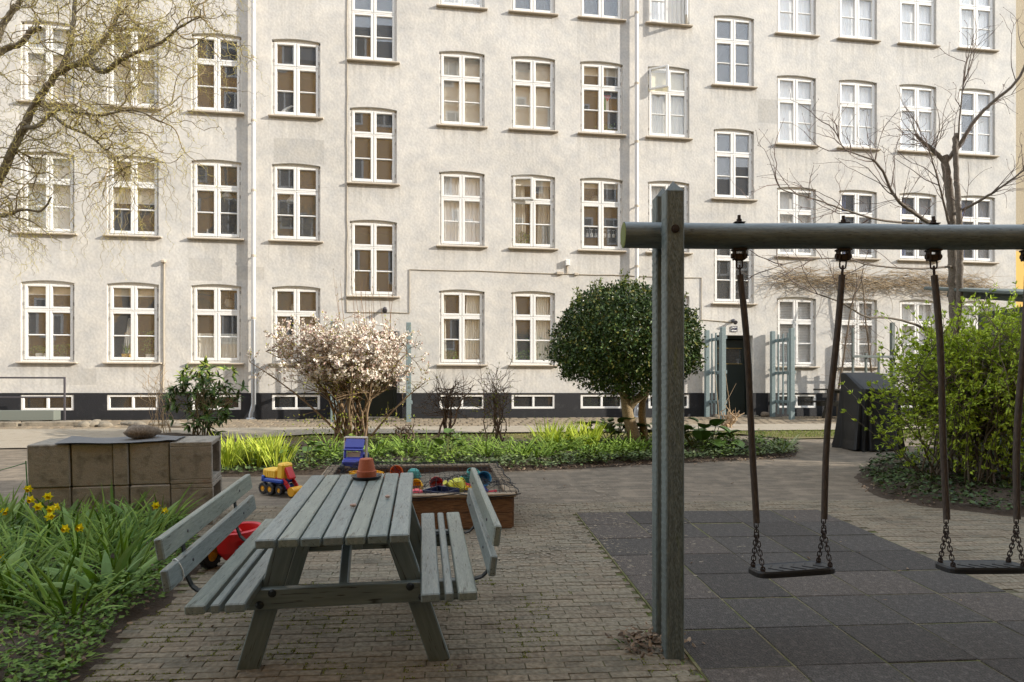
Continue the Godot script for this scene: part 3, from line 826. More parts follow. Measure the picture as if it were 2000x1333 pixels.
func build_other_buildings() -> void:
	# next door, flush with the end of the block
	var nb := thing("neighbour_building", "neighbouring house of yellow brick above a yellow painted ground storey", "building", ft(13.5, 0, -0.12))
	part_box("brick_wall", M.yellow_brick, nb, Vector3(5.0, 9.7, -4.0), Vector3(10, 8.7, 8))
	part_box("painted_wall", M.pale_yellow, nb, Vector3(5.0, 3.0, -3.98), Vector3(10, 4.7, 8))
	# across the yard, behind the viewer: it shows in the window panes
	var yb := thing("facing_building", "tall ochre apartment house with dark slate roof and white windows", "building", Transform3D(Basis(Vector3.UP, FA + PI), Vector3(3.8, 0, 4.2)))
	part_box("wall", M.yellow_wall, yb, Vector3(7.5, 9.0, -4.5), Vector3(35, 21.0, 9))
	var m := MB.new()
	var e := [Vector3(-10.2, 19.4, 0.4), Vector3(25.2, 19.4, 0.4), Vector3(25.2, 23.2, -4.5), Vector3(-10.2, 23.2, -4.5), Vector3(25.2, 19.4, -9.4), Vector3(-10.2, 19.4, -9.4)]
	m.quad(e[0], e[1], e[2], e[3]); m.quad(e[3], e[2], e[4], e[5]); m.tri(e[0], e[3], e[5]); m.tri(e[1], e[4], e[2]); m.quad(e[0], e[5], e[4], e[1])
	put(m.mesh(), "roof", M.slate, yb)
	# the house that keeps the near half of the yard in shade
	var sb := thing("shading_house", "grey side house with slate roof standing beside the yard", "building", Transform3D(Basis(Vector3.UP, FA), fp(10.6, 0, 16.7)))
	part_box("wall", M.concrete_light, sb, Vector3(22.5, 4.8, 4.3), Vector3(45, 10.4, 8.6))
	m = MB.new()
	e = [Vector3(-0.1, 10.0, -0.25), Vector3(45, 10.0, -0.25), Vector3(45, 13.6, 4.3), Vector3(-0.1, 13.6, 4.3), Vector3(45, 10.0, 8.8), Vector3(-0.1, 10.0, 8.8)]
	m.quad(e[1], e[0], e[3], e[2]); m.quad(e[2], e[3], e[5], e[4]); m.tri(e[0], e[5], e[3]); m.tri(e[1], e[2], e[4]); m.quad(e[0], e[1], e[4], e[5])
	put(m.mesh(), "roof", M.slate, sb)
	# timber lean-to along that house, its roof just behind and above the viewer
	var ls := thing("open_shelter", "dark timber shelter with lean-to roof along the ochre house", "shelter", Transform3D(Basis(Vector3.UP, FA), Vector3(0.4, 0, 2.2)))
	part_box("back_wall", M.shed_wood, ls, Vector3(0, 1.1, 1.2), Vector3(15, 2.9, 0.06))
	var rf := MB.new()
	rf.box(Transform3D(Basis(Vector3.RIGHT, -0.1), Vector3(0, 2.45, -0.35)), Vector3(15.4, 0.05, 3.6), 0.005)
	put(rf.mesh(), "roof", M.shed_wood, ls)
	for i in 6: board("rafter", M.shed_wood, ls, Vector3(-7.0 + i * 2.8, 2.22, -1.9), Vector3(-7.0 + i * 2.8, 2.56, 1.15), 0.06, 0.12)
	for q: float in [-7.3, 7.3]: part_box("post", M.shed_wood, ls, Vector3(q, 1.1, -1.6), Vector3(0.1, 2.3, 0.1))
	var fr := MB.new()
	fr.bx(Vector3(-0.48, 0.85, 0), Vector3(0.1, 1.7, 0.08)); fr.bx(Vector3(0.48, 0.85, 0), Vector3(0.1, 1.7, 0.08)); fr.bx(Vector3(0, 0.05, 0), Vector3(0.86, 0.1, 0.078)); fr.bx(Vector3(0, 1.65, 0), Vector3(0.86, 0.1, 0.078)); fr.bx(Vector3(0, 0.85, 0), Vector3(0.08, 1.5, 0.076))
	var frm := fr.mesh()
	var pn := MB.new()
	pn.bx(Vector3(0, 0.85, 0.0), Vector3(0.86, 1.5, 0.02))
	var pnm := pn.mesh()
	var darkpane := plain(C(0.08, 0.09, 0.1), 0.1)
	for r in 7:
		for q in 12:
			var w := put(frm, "window", M.white, yb, Transform3D(Basis(), Vector3(-8.6 + q * 2.9, 1.4 + r * 2.78, 0.03)))
			put(pnm, "window_pane", darkpane, w)
	for r in 3:
		for q in 8:
			var w := put(frm, "window", M.white, sb, Transform3D(Basis(), Vector3(1.6 + q * 2.4, 1.6 + r * 2.8, -0.03)))
			put(pnm, "window_pane", darkpane, w)

# ---------- the yard
const YAW := 0.09
func tilt(yaw: float) -> Basis: return ground_basis() * Basis(Vector3.UP, yaw)
func poly(a: Array) -> PackedVector2Array:
	var p := PackedVector2Array()
	for q: Array in a: p.append(Vector2(q[0], q[1]))
	return p
func fpoly(a: Array) -> PackedVector2Array:
	# corners given as (along the facade, out from it)
	var p := PackedVector2Array()
	for q: Array in a:
		var w := fp(q[0], 0, q[1])
		p.append(Vector2(w.x, w.z))
	return p
var bed_near: PackedVector2Array
var bed_mid: PackedVector2Array
var bed_bush: PackedVector2Array
var mat_area: PackedVector2Array

func build_ground() -> void:
	bed_near = poly([[-3.0, -6.45], [-2.62, -5.95], [-2.42, -5.45], [-2.22, -5.05], [-2.2, -4.7], [-2.1, -4.35], [-2.2, -4.05], [-2.1, -3.7], [-2.02, -3.3], [-1.95, -2.8], [-6.0, -2.8], [-6.2, -6.9], [-4.9, -6.75], [-3.9, -6.2]])
	bed_mid = poly([[-4.5, -9.2], [-3.5, -8.85], [-2.3, -9.1], [-1.2, -9.3], [0.0, -9.45], [1.0, -9.75], [1.95, -10.15], [3.0, -10.5], [4.1, -10.85], [4.45, -11.3], [4.75, -12.0], [4.3, -12.6], [3.0, -12.7], [1.5, -12.4], [0.0, -12.2], [-1.5, -12.1], [-3.1, -11.9], [-4.3, -12.1], [-5.8, -12.9], [-6.5, -12.9], [-6.2, -11.9], [-5.0, -10.8]])
	bed_bush = poly([[4.95, -9.95], [4.5, -9.3], [4.3, -8.6], [4.1, -7.9], [4.25, -7.45], [4.65, -7.15], [5.2, -6.9], [6.5, -6.5], [9.0, -6.2], [9.5, -10.8], [7.0, -11.2], [5.6, -10.8]])
	var mo := Vector2(0.62, -6.95)
	var ax := Vector2(cos(YAW), -sin(YAW))
	var az := Vector2(sin(YAW), cos(YAW))
	mat_area = PackedVector2Array([mo, mo + ax * 2.45, mo + ax * 2.45 + az * 5.4, mo + az * 5.4])
	sheet("ground", M.verge, poly([[-70, -60], [70, -60], [70, 40], [-70, 40]]), -0.03)
	# distant paving, its rows turned with the yard
	var m := MB.new()
	var yb := Basis(Vector3.UP, YAW)
	var inv := yb.inverse()
	var far := fpoly([[-16, 4.9], [13, 3.4], [22, 3.4], [22, 22], [-16, 22]])
	for i in range(0, 6, 3):
		var ix := [0, 1, 2, 0, 2, 3]
		var fq := [far[0], far[1], far[2], far[0], far[2], far[4]]
		fq = [far[0], far[1], far[3], far[0], far[3], far[4]]
		var t := []
		for k in 3: t.append(inv * on(fq[i + k].x, fq[i + k].y, -0.014))
		if (t[1] - t[0]).cross(t[2] - t[0]).y < 0.0: m.tri(t[0], t[2], t[1])
		else: m.tri(t[0], t[1], t[2])
	M.far_brick.uv1_world_triplanar = false
	var fpav := put(m.mesh(), "far_paving", M.far_brick, self, Transform3D(yb, Vector3.ZERO))
	fpav.set_meta("kind", "structure")
	sheet("path", M.path, fpoly([[-16, 1.95], [13.4, 1.95], [13.4, 3.2], [6, 3.15], [0, 3.1], [-4.2, 3.1], [-6.0, 4.2], [-7.5, 4.6], [-16, 5.0]]), 0.006)
	# loose sand trodden out of the pit
	build_paving()
	build_mat()
	build_setts()
	for q: Array in [["soil", bed_near], ["soil", bed_mid], ["soil", bed_bush]]:
		mound(q[0], q[1])
	sheet("lawn", M.verge, fpoly([[3.6, 3.3], [9.5, 3.35], [9.5, 4.3], [4.4, 4.5]]), 0.006)

func mound(called: String, p: PackedVector2Array) -> void:
	# a bed of earth, a little higher towards its middle and uneven
	var f := FastNoiseLite.new()
	f.seed = 21
	f.frequency = 1.6
	var r := Rect2(p[0], Vector2.ZERO)
	for q in p: r = r.expand(q)
	var s := 0.16
	var m := MB.new()
	var nx := int(r.size.x / s) + 2
	var nz := int(r.size.y / s) + 2
	var hgt := func(x: float, z: float) -> float:
		var dmin := 9.0
		for i in p.size():
			dmin = minf(dmin, Geometry2D.get_closest_point_to_segment(Vector2(x, z), p[i], p[(i + 1) % p.size()]).distance_to(Vector2(x, z)))
		if not Geometry2D.is_point_in_polygon(Vector2(x, z), p): dmin = -dmin
		return clampf(dmin * 0.25, -0.05, 0.07) + f.get_noise_2d(x, z) * 0.025
	var pts := []
	for i in nx + 1:
		var row := []
		for j in nz + 1:
			var x := r.position.x - s / 2 + i * s
			var z := r.position.y - s / 2 + j * s
			row.append(on(x, z, hgt.call(x, z)))
		pts.append(row)
	for i in nx:
		for j in nz:
			var a: Vector3 = pts[i][j]; var b: Vector3 = pts[i + 1][j]; var d: Vector3 = pts[i + 1][j + 1]; var e: Vector3 = pts[i][j + 1]
			if maxf(maxf(a.y - gy(a.x, a.z), b.y - gy(b.x, b.z)), maxf(d.y - gy(d.x, d.z), e.y - gy(e.x, e.z))) < -0.03: continue
			m.quad(a, e, d, b)
	var o := put(m.mesh(), numbered(called), M.soil, self)
	o.set_meta("kind", "structure")

func brick_mesh(m: MB, x: Transform3D, l: float, w: float, hgt: float, b: float) -> void:
	# top, four chamfers and four sides; x is the middle of the top
	var t := []; var s := []; var d := []
	for k: Array in [[-1, -1], [1, -1], [1, 1], [-1, 1]]:
		t.append(x * Vector3(k[0] * (l / 2 - b), 0, k[1] * (w / 2 - b)))
		s.append(x * Vector3(k[0] * l / 2, -b * 0.8, k[1] * w / 2))
		d.append(x * Vector3(k[0] * l / 2, -hgt, k[1] * w / 2))
	m.quad(t[3], t[2], t[1], t[0])
	for i in 4:
		var j := (i + 1) % 4
		m.quad(t[i], t[j], s[j], s[i])
		m.quad(s[i], s[j], d[j], d[i])

func build_paving() -> void:
	var paving := Node3D.new()
	paving.name = "paving"
	add_child(paving)
	paving.set_meta("kind", "structure")
	var rng := RandomNumberGenerator.new()
	rng.seed = 31
	var js := MB.new()
	for q: Array in [[[-8.0, -6.67], [8.0, -8.11], [8.0, -1.0], [-8.0, -1.0]]]:
		js.quad(on(q[3][0], q[3][1], -0.006), on(q[2][0], q[2][1], -0.006), on(q[1][0], q[1][1], -0.006), on(q[0][0], q[0][1], -0.006))
	put(js.mesh(), "joint_sand", M.joint, paving)
	var l := 0.2
	var w := 0.065
	var near := []
	var rest := MB.new()
	var gb := tilt(YAW)
	var tones := []
	var variants := []
	for i in 10:
		var k := rng.randf_range(0.88, 1.12)
		var warm := rng.randf_range(-0.012, 0.012)
		var cc := Color((0.248 + warm) * k, 0.212 * k, (0.16 - warm * 0.5) * k)
		tones.append(cc)
		var m := MB.new()
		m.col = cc
		brick_mesh(m, Transform3D(), l - 0.005, w - 0.0042, 0.03, 0.0025)
		variants.append(m.mesh())
	for j in range(-20, 90):
		var zz := -1.55 - j * w
		var off := l * 0.5 if posmod(j, 2) else 0.0
		off += rng.randf_range(-0.012, 0.012)
		for i in range(-38, 39):
			var xx := i * l + off
			var c2 := Vector2(cos(YAW) * xx + sin(YAW) * zz, -sin(YAW) * xx + cos(YAW) * zz)
			var d := -c2.y
			if d < 1.4 or absf(c2.x) > 0.75 * d + 1.0: continue
			if Geometry2D.is_point_in_polygon(c2, mat_area): continue
			if Geometry2D.is_point_in_polygon(c2, bed_near): continue
			var bs := gb * Basis(Vector3(rng.randfn(), 0, rng.randfn()).normalized() if true else Vector3.UP, rng.randfn() * 0.006) * Basis(Vector3.UP, rng.randfn() * 0.006)
			var xf := Transform3D(bs, on(c2.x, c2.y, rng.randfn() * 0.0012))
			var t := rng.randi() % 10
			if d > 3.25 and d < 5.2 and absf(c2.x) < 0.73 * d:
				near.append([d, xf, t])
			else:
				rest.col = tones[t]
				brick_mesh(rest, xf, l - 0.005, w - 0.0042, 0.03, 0.0025)
	near.sort_custom(func(a: Array, b: Array) -> bool: return a[0] < b[0])
	for i in near.size():
		var q: Array = near[i]
		if i < 300:
			put(variants[q[2]], "brick", M.brick, paving, q[1])
		else:
			rest.col = tones[q[2]]
			brick_mesh(rest, q[1], l - 0.005, w - 0.0042, 0.03, 0.0025)
	var o := put(rest.mesh(), "brickwork", M.brick, paving)
	o.set_meta("kind", "stuff")

func build_mat() -> void:
	var mt := Node3D.new()
	mt.name = "safety_mat"
	add_child(mt)
	mt.set_meta("kind", "structure")
	mt.transform = Transform3D(tilt(YAW), on(0.62, -6.95))
	var rng := RandomNumberGenerator.new()
	rng.seed = 41
	part_box("mat_bed", M.mat_joint, mt, Vector3(1.225, -0.011, 2.7), Vector3(2.46, 0.04, 5.4))
	var m := MB.new()
	m.bx(Vector3(0, -0.01, 0), Vector3(0.481, 0.04, 0.481), 0.005)
	var tile := m.mesh()
	for j in 11:
		for i in 5:
			var mm: Material = [M.rubber, M.rubber_b, M.rubber_c, M.rubber][rng.randi() % 4]
			put(tile, "rubber_tile", mm, mt, Transform3D(Basis(Vector3.UP, rng.randfn() * 0.004) * Basis(Vector3.RIGHT, rng.randfn() * 0.004), Vector3(0.245 + i * 0.49 + rng.randfn() * 0.002, 0.004 + rng.randfn() * 0.0015, 0.245 + j * 0.49)))

func build_setts() -> void:
	var st := Node3D.new()
	st.name = "pavement"
	add_child(st)
	st.set_meta("kind", "structure")
	st.transform = Transform3D(Basis(Vector3.UP, FA), Vector3(0, 0, FZ))
	var js := MB.new()
	js.quad(Vector3(-16, gyl(1.95) - 0.02, 1.95), Vector3(13.48, gyl(1.95) - 0.02, 1.95), Vector3(13.48, gyl(0) - 0.02, 0.0), Vector3(-16, gyl(0) - 0.02, 0.0))
	put(js.mesh(), "joint_sand", M.joint, st)
	var rng := RandomNumberGenerator.new()
	rng.seed = 51
	var rest := MB.new()
	var variants := []
	var tones := []
	var tb := Basis(Vector3.RIGHT, atan(SLOPE))
	for i in 8:
		var k := rng.randf_range(0.8, 1.15)
		tones.append(Color(0.62 * k, 0.57 * k, 0.5 * k))
		var m := MB.new()
		m.col = tones[i]
		brick_mesh(m, Transform3D(Basis(Vector3.UP, 0.03 * (i % 3 - 1))), 0.185, 0.275, 0.06, 0.016)
		variants.append(m.mesh())
	var n := 0
	for j in 6:
		for i in 146:
			var u := -15.9 + i * 0.2 + (0.1 if j % 2 else 0.0) + rng.randfn() * 0.006
			var w := 1.8 - j * 0.29
			var t := rng.randi() % 8
			var xf := Transform3D(tb * Basis(Vector3.UP, rng.randfn() * 0.03), Vector3(u, gyl(w) + 0.004 + rng.randfn() * 0.005, w))
			if n < 300 and ((u > -6.4 and u < 3.2) or (u > -10 and u < -8)):
				n += 1
				put(variants[t], "paving_stone", M.cobble, st, xf)
			else:
				rest.col = tones[t]
				brick_mesh(rest, xf, 0.185, 0.275, 0.06, 0.016)
	var o := put(rest.mesh(), "stonework", M.cobble, st)
	o.set_meta("kind", "stuff")
func gyl(w: float) -> float: return SLOPE * (-FZ * ca - w)   # the ground's height at a distance from the facade

# ---------- furniture
func picnic_table() -> void:
	var near := Vector3(-0.798, 0.938, -3.19)
	var far := Vector3(-1.0, 1.037, -4.80)
	var z := (near - far).normalized()
	var x := Vector3(0.9797, 0.016, -0.1246)
	x = (x - z * x.dot(z)).normalized()
	var y := z.cross(x)
	var t := thing("picnic_table", "weathered grey-green picnic table with slatted benches and backrests", "picnic table", Transform3D(Basis(x, y, z), (near + far) * 0.5 - y * 0.74))
	var mats := [M.paint, M.paint2, M.paint3]
	for i in 7:
		var px := -0.2925 + i * 0.0975
		board("table_plank", mats[(i * 2) % 3], t, Vector3(px, 0.72, -0.815 + 0.004 * (i % 3)), Vector3(px, 0.72, 0.815 - 0.003 * (i % 2)), 0.0875, 0.042, 0.006)
	for s: float in [-1.0, 1.0]:
		board("batten", M.paint2, t, Vector3(-0.3, 0.664, s * 0.4), Vector3(0.3, 0.664, s * 0.4), 0.045, 0.07)
		for e: float in [-1.0, 1.0]:
			board("leg", M.paint2, t, Vector3(e * 0.25, 0.69, s * 0.448), Vector3(e * 0.475, -0.015, s * 0.448), 0.105, 0.046, 0.005, Vector3(0, 0, 1))
			for q: Array in [[e * 0.33, 0.40], [e * 0.39, 0.345]]:
				var m := MB.new()
				m.lathe(Transform3D(Basis(Vector3.RIGHT, s * PI / 2), Vector3.ZERO), [Vector2(0.02, 0.0), Vector2(0.02, 0.005), Vector2(0.012, 0.012), Vector2(0.0, 0.014)], 10)
				put(m.mesh(), "bolt", M.bracket, t, Transform3D(Basis(), Vector3(q[0], q[1], s * 0.516)))
		board("seat_rail", M.paint2, t, Vector3(-0.645, 0.37, s * 0.494), Vector3(0.645, 0.37, s * 0.494), 0.045, 0.1)
		board("brace", M.paint2, t, Vector3(0, 0.36, s * 0.47), Vector3(0, 0.685, s * 0.06), 0.045, 0.07)
	for e: float in [-1.0, 1.0]:
		for q: Array in [[0.428, 0.088], [0.513, 0.04], [0.598, 0.088]]:
			board("seat_slat", mats[int(q[0] * 100) % 3], t, Vector3(e * q[0], 0.44, -0.81), Vector3(e * q[0], 0.44, 0.815), q[1], 0.042, 0.006)
		for q: Array in [[0.715, 0.575], [0.735, 0.715]]:
			board("backrest_board", mats[int(q[1] * 100) % 3], t, Vector3(e * q[0], q[1], -0.81), Vector3(e * q[0], q[1], 0.815), 0.034, 0.098, 0.006, Vector3(e * 0.14, 1, 0))
			for s: float in [-1.0, 1.0]:
				var m := MB.new()
				m.lathe(Transform3D(Basis(Vector3(0, 0, 1), e * PI / 2), Vector3.ZERO), [Vector2(0.008, 0.0), Vector2(0.008, 0.003), Vector2(0.0, 0.006)], 8)
				put(m.mesh(), "bolt", M.steel, t, Transform3D(Basis(), Vector3(e * (q[0] - 0.0175), q[1], s * 0.49)))
		for s: float in [-1.0, 1.0]:
			var m := MB.new()
			var pts := [Vector3(e * 0.4, 0.405, s * 0.455), Vector3(e * 0.655, 0.405, s * 0.455), Vector3(e * 0.692, 0.415, s * 0.46), Vector3(e * 0.716, 0.44, s * 0.465), Vector3(e * 0.734, 0.49, s * 0.47), Vector3(e * 0.737, 0.58, s * 0.48), Vector3(e * 0.757, 0.74, s * 0.48)]
			for i in pts.size() - 1: m.bar(pts[i], pts[i + 1], 0.04, 0.009, 0.002, Vector3(0, 0, 1).cross(pts[i + 1] - pts[i]))
			put(m.mesh(), "bracket", M.bracket, t)
	# a white string tied round the lower board
	var m := MB.new()
	var pts := PackedVector3Array()
	for i in 13:
		var a := TAU * i / 12.0
		pts.append(Vector3(-0.715 + 0.024 * cos(a) - 0.14 * 0.055 * sin(a), 0.575 + 0.055 * sin(a), 0.66 + 0.01 * sin(a * 2)))
	m.tube(pts, taper(13, 0.003, 0.003), 5)
	put(m.mesh(), "string", M.white_plastic, t)
	# on the table
	var tf := t.transform
	var pot := thing("flower_pot", "terracotta flower pot turned upside down on the picnic table", "flower pot", tf * Transform3D(Basis(), Vector3(0.04, 0.741, -0.63)))
	m = MB.new()
	m.lathe(Transform3D(), [Vector2(0.0, 0.014), Vector2(0.062, 0.014), Vector2(0.064, 0.052), Vector2(0.056, 0.054), Vector2(0.043, 0.125), Vector2(0.04, 0.13), Vector2(0.0, 0.13)], 24)
	put(m.mesh(), "pot_body", M.terracotta, pot)
	var sc := thing("saucer", "dark plastic saucer under the upturned terracotta pot", "saucer", tf * Transform3D(Basis(), Vector3(0.04, 0.741, -0.63)))
	m = MB.new()
	m.lathe(Transform3D(), [Vector2(0.0, 0.004), Vector2(0.07, 0.004), Vector2(0.094, 0.022), Vector2(0.1, 0.022), Vector2(0.085, 0.0), Vector2(0.0, 0.0)], 24)
	put(m.mesh(), "dish", M.saucer, sc)
	for q: Array in [[0.03, 0.22, "snail shell lying over a plank gap near the table's middle"], [0.2, 0.03, "snail shell lying nearer the end plank of the table"]]:
		var sh := thing("snail_shell", q[2], "snail shell", tf * Transform3D(Basis(Vector3.UP, q[0] * 9), Vector3(q[0], 0.741, q[1])), "snail shells on the picnic table")
		m = MB.new()
		var sp := PackedVector3Array()
		var sr := PackedFloat32Array()
		for i in 26:
			var a := i * 0.55
			var r := 0.012 * exp(-a * 0.13)
			sp.append(Vector3(r * cos(a), 0.012 + 0.0005 * a, r * sin(a)))
			sr.append(maxf(0.0022, r * 0.85))
		m.tube(sp, sr, 8)
		put(m.mesh(), "whorl", M.shell, sh)

func link_mesh(l: float, w: float, r: float) -> ArrayMesh:
	var m := MB.new()
	var p := PackedVector3Array()
	for i in 17:
		var a := TAU * i / 16.0
		p.append(Vector3(w * 0.5 * cos(a), (l * 0.5 - w * 0.5) * signf(sin(a)) * (1.0 if absf(sin(a)) > 0.01 else 0.0) + w * 0.5 * sin(a), 0))
	m.tube(p, taper(17, r, r), 5, false)
	return m.mesh()
func chain(parent: Node3D, a: Vector3, b: Vector3, lm: Mesh, pitch: float, called := "chain") -> void:
	var ch := Node3D.new()
	ch.name = called
	parent.add_child(ch, true)
	var n := maxi(2, int(round(a.distance_to(b) / pitch)))
	var y := (b - a).normalized()
	var x := y.cross(Vector3(0.2, 0.1, 1)).normalized()
	for i in n:
		var bs := Basis(x, y, x.cross(y)) * Basis(Vector3.UP, 0.6 + (PI / 2 if i % 2 else 0.0))
		put(lm, "link", M.rust, ch, Transform3D(bs, a.lerp(b, (i + 0.5) / n)))

func swing_set() -> void:
	var s := thing("swing_set", "dark green wooden swing frame with twin posts and round log beam", "swing set", Transform3D(Basis(), on(0.835, -3.73)))
	var inv := s.transform.affine_inverse()
	var bd := Vector3(0.9987, 0.006, -0.05)
	var b0 := Vector3(0.596, 2.423, -3.832)
	var mk := func(called: String, at: Vector3, top: float, flip: float) -> void:
		var g := gy(at.x, at.z) - 0.06
		var m := MB.new()
		var h := top - g
		m.box(Transform3D(Basis(), Vector3(0, 0, 0)), Vector3(0.096, 0.096, h), 0.006)
		var tp := h / 2
		var k := 0.047
		var ap := Vector3(0, 0, tp + 0.055)
		var cs := [Vector3(-k, -k, tp - 0.004), Vector3(k, -k, tp - 0.004), Vector3(k, k, tp - 0.004), Vector3(-k, k, tp - 0.004)]
		for i in 4: m.tri(cs[i], cs[(i + 1) % 4], ap)
		# saw marks across the side
		for i in 60:
			m.bx(Vector3(-0.0485, 0, -tp + 0.1 + i * (h - 0.2) / 60.0), Vector3(0.0018, 0.088, 0.014), 0.0005)
		# local z is up so that the grain runs along the post
		var bs := Basis(Vector3.UP, 0.05) * Basis(Vector3(1, 0, 0), Vector3(0, 0, -1), Vector3(0, 1, 0))
		put(m.mesh(), called, M.swing_paint, s, inv * Transform3D(bs, Vector3(at.x, (top + g) / 2, at.z)))
	mk.call("post", Vector3(0.836, 0, -3.725), 2.625, 1.0)
	mk.call("post", Vector3(0.834, 0, -3.965), 2.66, 1.0)
	mk.call("post", Vector3(4.0, 0, -3.885), 2.64, 1.0)
	mk.call("post", Vector3(3.998, 0, -4.125), 2.66, 1.0)
	var m := MB.new()
	var blen := 3.7
	var pts := PackedVector3Array()
	for i in 13: pts.append(Vector3(0.002 * sin(i * 1.3), 0.002 * cos(i * 1.7), -blen / 2 + blen * i / 12.0))
	m.tube(pts, taper(13, 0.069, 0.067), 24, false)
	var bz := bd
	var bxv := Vector3.UP.cross(bz).normalized()
	var bf := Transform3D(Basis(bxv, bz.cross(bxv), bz), b0 + bd * blen / 2)
	put(m.mesh(), "beam", M.swing_beam, s, inv * bf)
	m = MB.new()
	m.lathe(Transform3D(Basis(Vector3(1, 0, 0), -PI / 2), Vector3(0, 0, -blen / 2)), [Vector2(0.068, 0.0), Vector2(0.06, 0.004), Vector2(0.0, 0.005)], 24)
	put(m.mesh(), "beam_end", M.algae_end, s, inv * bf)
	for q: Vector3 in [Vector3(0.838, 2.423, -3.676), Vector3(4.0, 2.44, -3.836)]:
		m = MB.new()
		m.lathe(Transform3D(Basis(Vector3.RIGHT, PI / 2), Vector3.ZERO), [Vector2(0.022, 0.0), Vector2(0.022, 0.004), Vector2(0.013, 0.005), Vector2(0.013, 0.013), Vector2(0.0, 0.014)], 12)
		put(m.mesh(), "bolt", M.rust, s, inv * Transform3D(Basis(), q))
	var lm := link_mesh(0.046, 0.026, 0.0034)
	var small := link_mesh(0.034, 0.021, 0.003)
	var big := link_mesh(0.06, 0.032, 0.0045)
	for q: Array in [[1.225, 1.80, "black rubber swing seat nearer the frame's twin posts"], [2.305, 2.845, "black rubber swing seat cut by the picture edge beyond the other"]]:
		var bt := []
		for k in 2:
			var px: float = q[k]
			var bc := b0 + bd * ((px - b0.x) / bd.x)
			var hg := Node3D.new()
			hg.name = "hanger"
			s.add_child(hg, true)
			hg.transform = inv * Transform3D(Basis(), bc)
			m = MB.new()
			m.rod(Vector3(0, 0.06, 0), Vector3(0, 0.112, 0), 0.009, 10)
			m.bx(Vector3(0, 0.072, 0), Vector3(0.06, 0.006, 0.04), 0.002)
			m.lathe(Transform3D(Basis(), Vector3(0, 0.076, 0)), [Vector2(0.015, 0.0), Vector2(0.015, 0.014), Vector2(0.0, 0.014)], 6)
			put(m.mesh(), "threaded_rod", M.rust, hg)
			m = MB.new()
			m.bx(Vector3(0, -0.074, 0), Vector3(0.075, 0.01, 0.05), 0.002)
			for e: float in [-1.0, 1.0]: m.bx(Vector3(e * 0.026, -0.1, 0), Vector3(0.01, 0.06, 0.046), 0.003)
			m.rod(Vector3(-0.042, -0.108, 0), Vector3(0.042, -0.108, 0), 0.014, 10)
			m.bx(Vector3(0, -0.116, 0), Vector3(0.044, 0.036, 0.034), 0.006)
			put(m.mesh(), "swivel", M.rust, hg)
			bt.append(bc + Vector3(0, -0.125, 0))
		var cx: float = (q[0] + q[1]) * 0.5
		var zc: float = (bt[0].z + bt[1].z) * 0.5
		var sw := thing("swing", q[2], "swing", Transform3D(Basis(Vector3.UP, 0.14 if cx < 2.0 else 0.02) * Basis(Vector3(0, 0, 1), 0.03 if cx < 2.0 else 0.0), Vector3(cx, 0.638, zc)), "swings")
		var si := sw.transform.affine_inverse()
		m = MB.new()
		# seat: rounded slab, its rim dropped at the edges
		var outl := PackedVector2Array()
		for i in 24:
			var a := TAU * i / 24.0
			outl.append(Vector2(signf(cos(a)) * pow(absf(cos(a)), 0.35) * 0.225, signf(sin(a)) * pow(absf(sin(a)), 0.45) * 0.09))
		for i in 24:
			var j := (i + 1) % 24
			var a := outl[i]; var b := outl[j]
			var lv := [[1.0, -0.03], [1.0, -0.006], [0.965, 0.004], [0.9, 0.0]]
			for k in 3:
				var f0: Array = lv[k]; var f1: Array = lv[k + 1]
				m.quad(Vector3(a.x * f0[0], f0[1], a.y * f0[0]), Vector3(a.x * f1[0], f1[1], a.y * f1[0]), Vector3(b.x * f1[0], f1[1], b.y * f1[0]), Vector3(b.x * f0[0], f0[1], b.y * f0[0]))
			m.tri(Vector3(0, 0.0, 0), Vector3(b.x * 0.9, 0, b.y * 0.9), Vector3(a.x * 0.9, 0, a.y * 0.9))
			m.tri(Vector3(0, -0.03, 0), Vector3(a.x, -0.03, a.y), Vector3(b.x, -0.03, b.y))
		put(m.mesh(), "seat", M.black_rubber, sw)
		m = MB.new()
		for i in 5:
			for e: float in [-1.0, 1.0]:
				m.bar(Vector3(-0.13 + i * 0.065, 0.001, 0), Vector3(-0.13 + i * 0.065 + 0.05, 0.001, e * 0.065), 0.009, 0.005)
		put(m.mesh(), "tread", M.black_rubber, sw)
		for k in 2:
			var e := -1.0 if k == 0 else 1.0
			var top: Vector3 = si * (bt[k] as Vector3)
			var joint := Vector3(e * 0.195, 0.25, 0.0)
			var dirv := (joint - top)
			var t0 := top + dirv * 0.06
			chain(sw, top, t0, big, 0.045, "upper_chain")
			var tp := PackedVector3Array()
			for i in 9:
				var f := i / 8.0
				tp.append(t0.lerp(joint, f) + Vector3(e * -0.012 * sin(f * PI), 0, 0.01 * sin(f * 7.0)))
			m = MB.new()
			m.tube(tp, taper(9, 0.0175, 0.0175), 12)
			put(m.mesh(), "sleeve", M.sleeve, sw)
			chain(sw, joint, joint + Vector3(0, -0.06, 0), small, 0.024)
			for z: float in [-0.055, 0.055]:
				chain(sw, joint + Vector3(0, -0.055, 0), Vector3(e * 0.192, 0.016, z), small, 0.024)
				m = MB.new()
				m.rod(Vector3(e * 0.192, -0.002, z), Vector3(e * 0.192, 0.012, z), 0.013, 10)
				m.tube(PackedVector3Array([Vector3(e * 0.18, 0.008, z), Vector3(e * 0.183, 0.022, z), Vector3(e * 0.192, 0.028, z), Vector3(e * 0.201, 0.022, z), Vector3(e * 0.204, 0.008, z)]), taper(5, 0.004, 0.004), 6)
				put(m.mesh(), "eye_bolt", M.rust, sw)

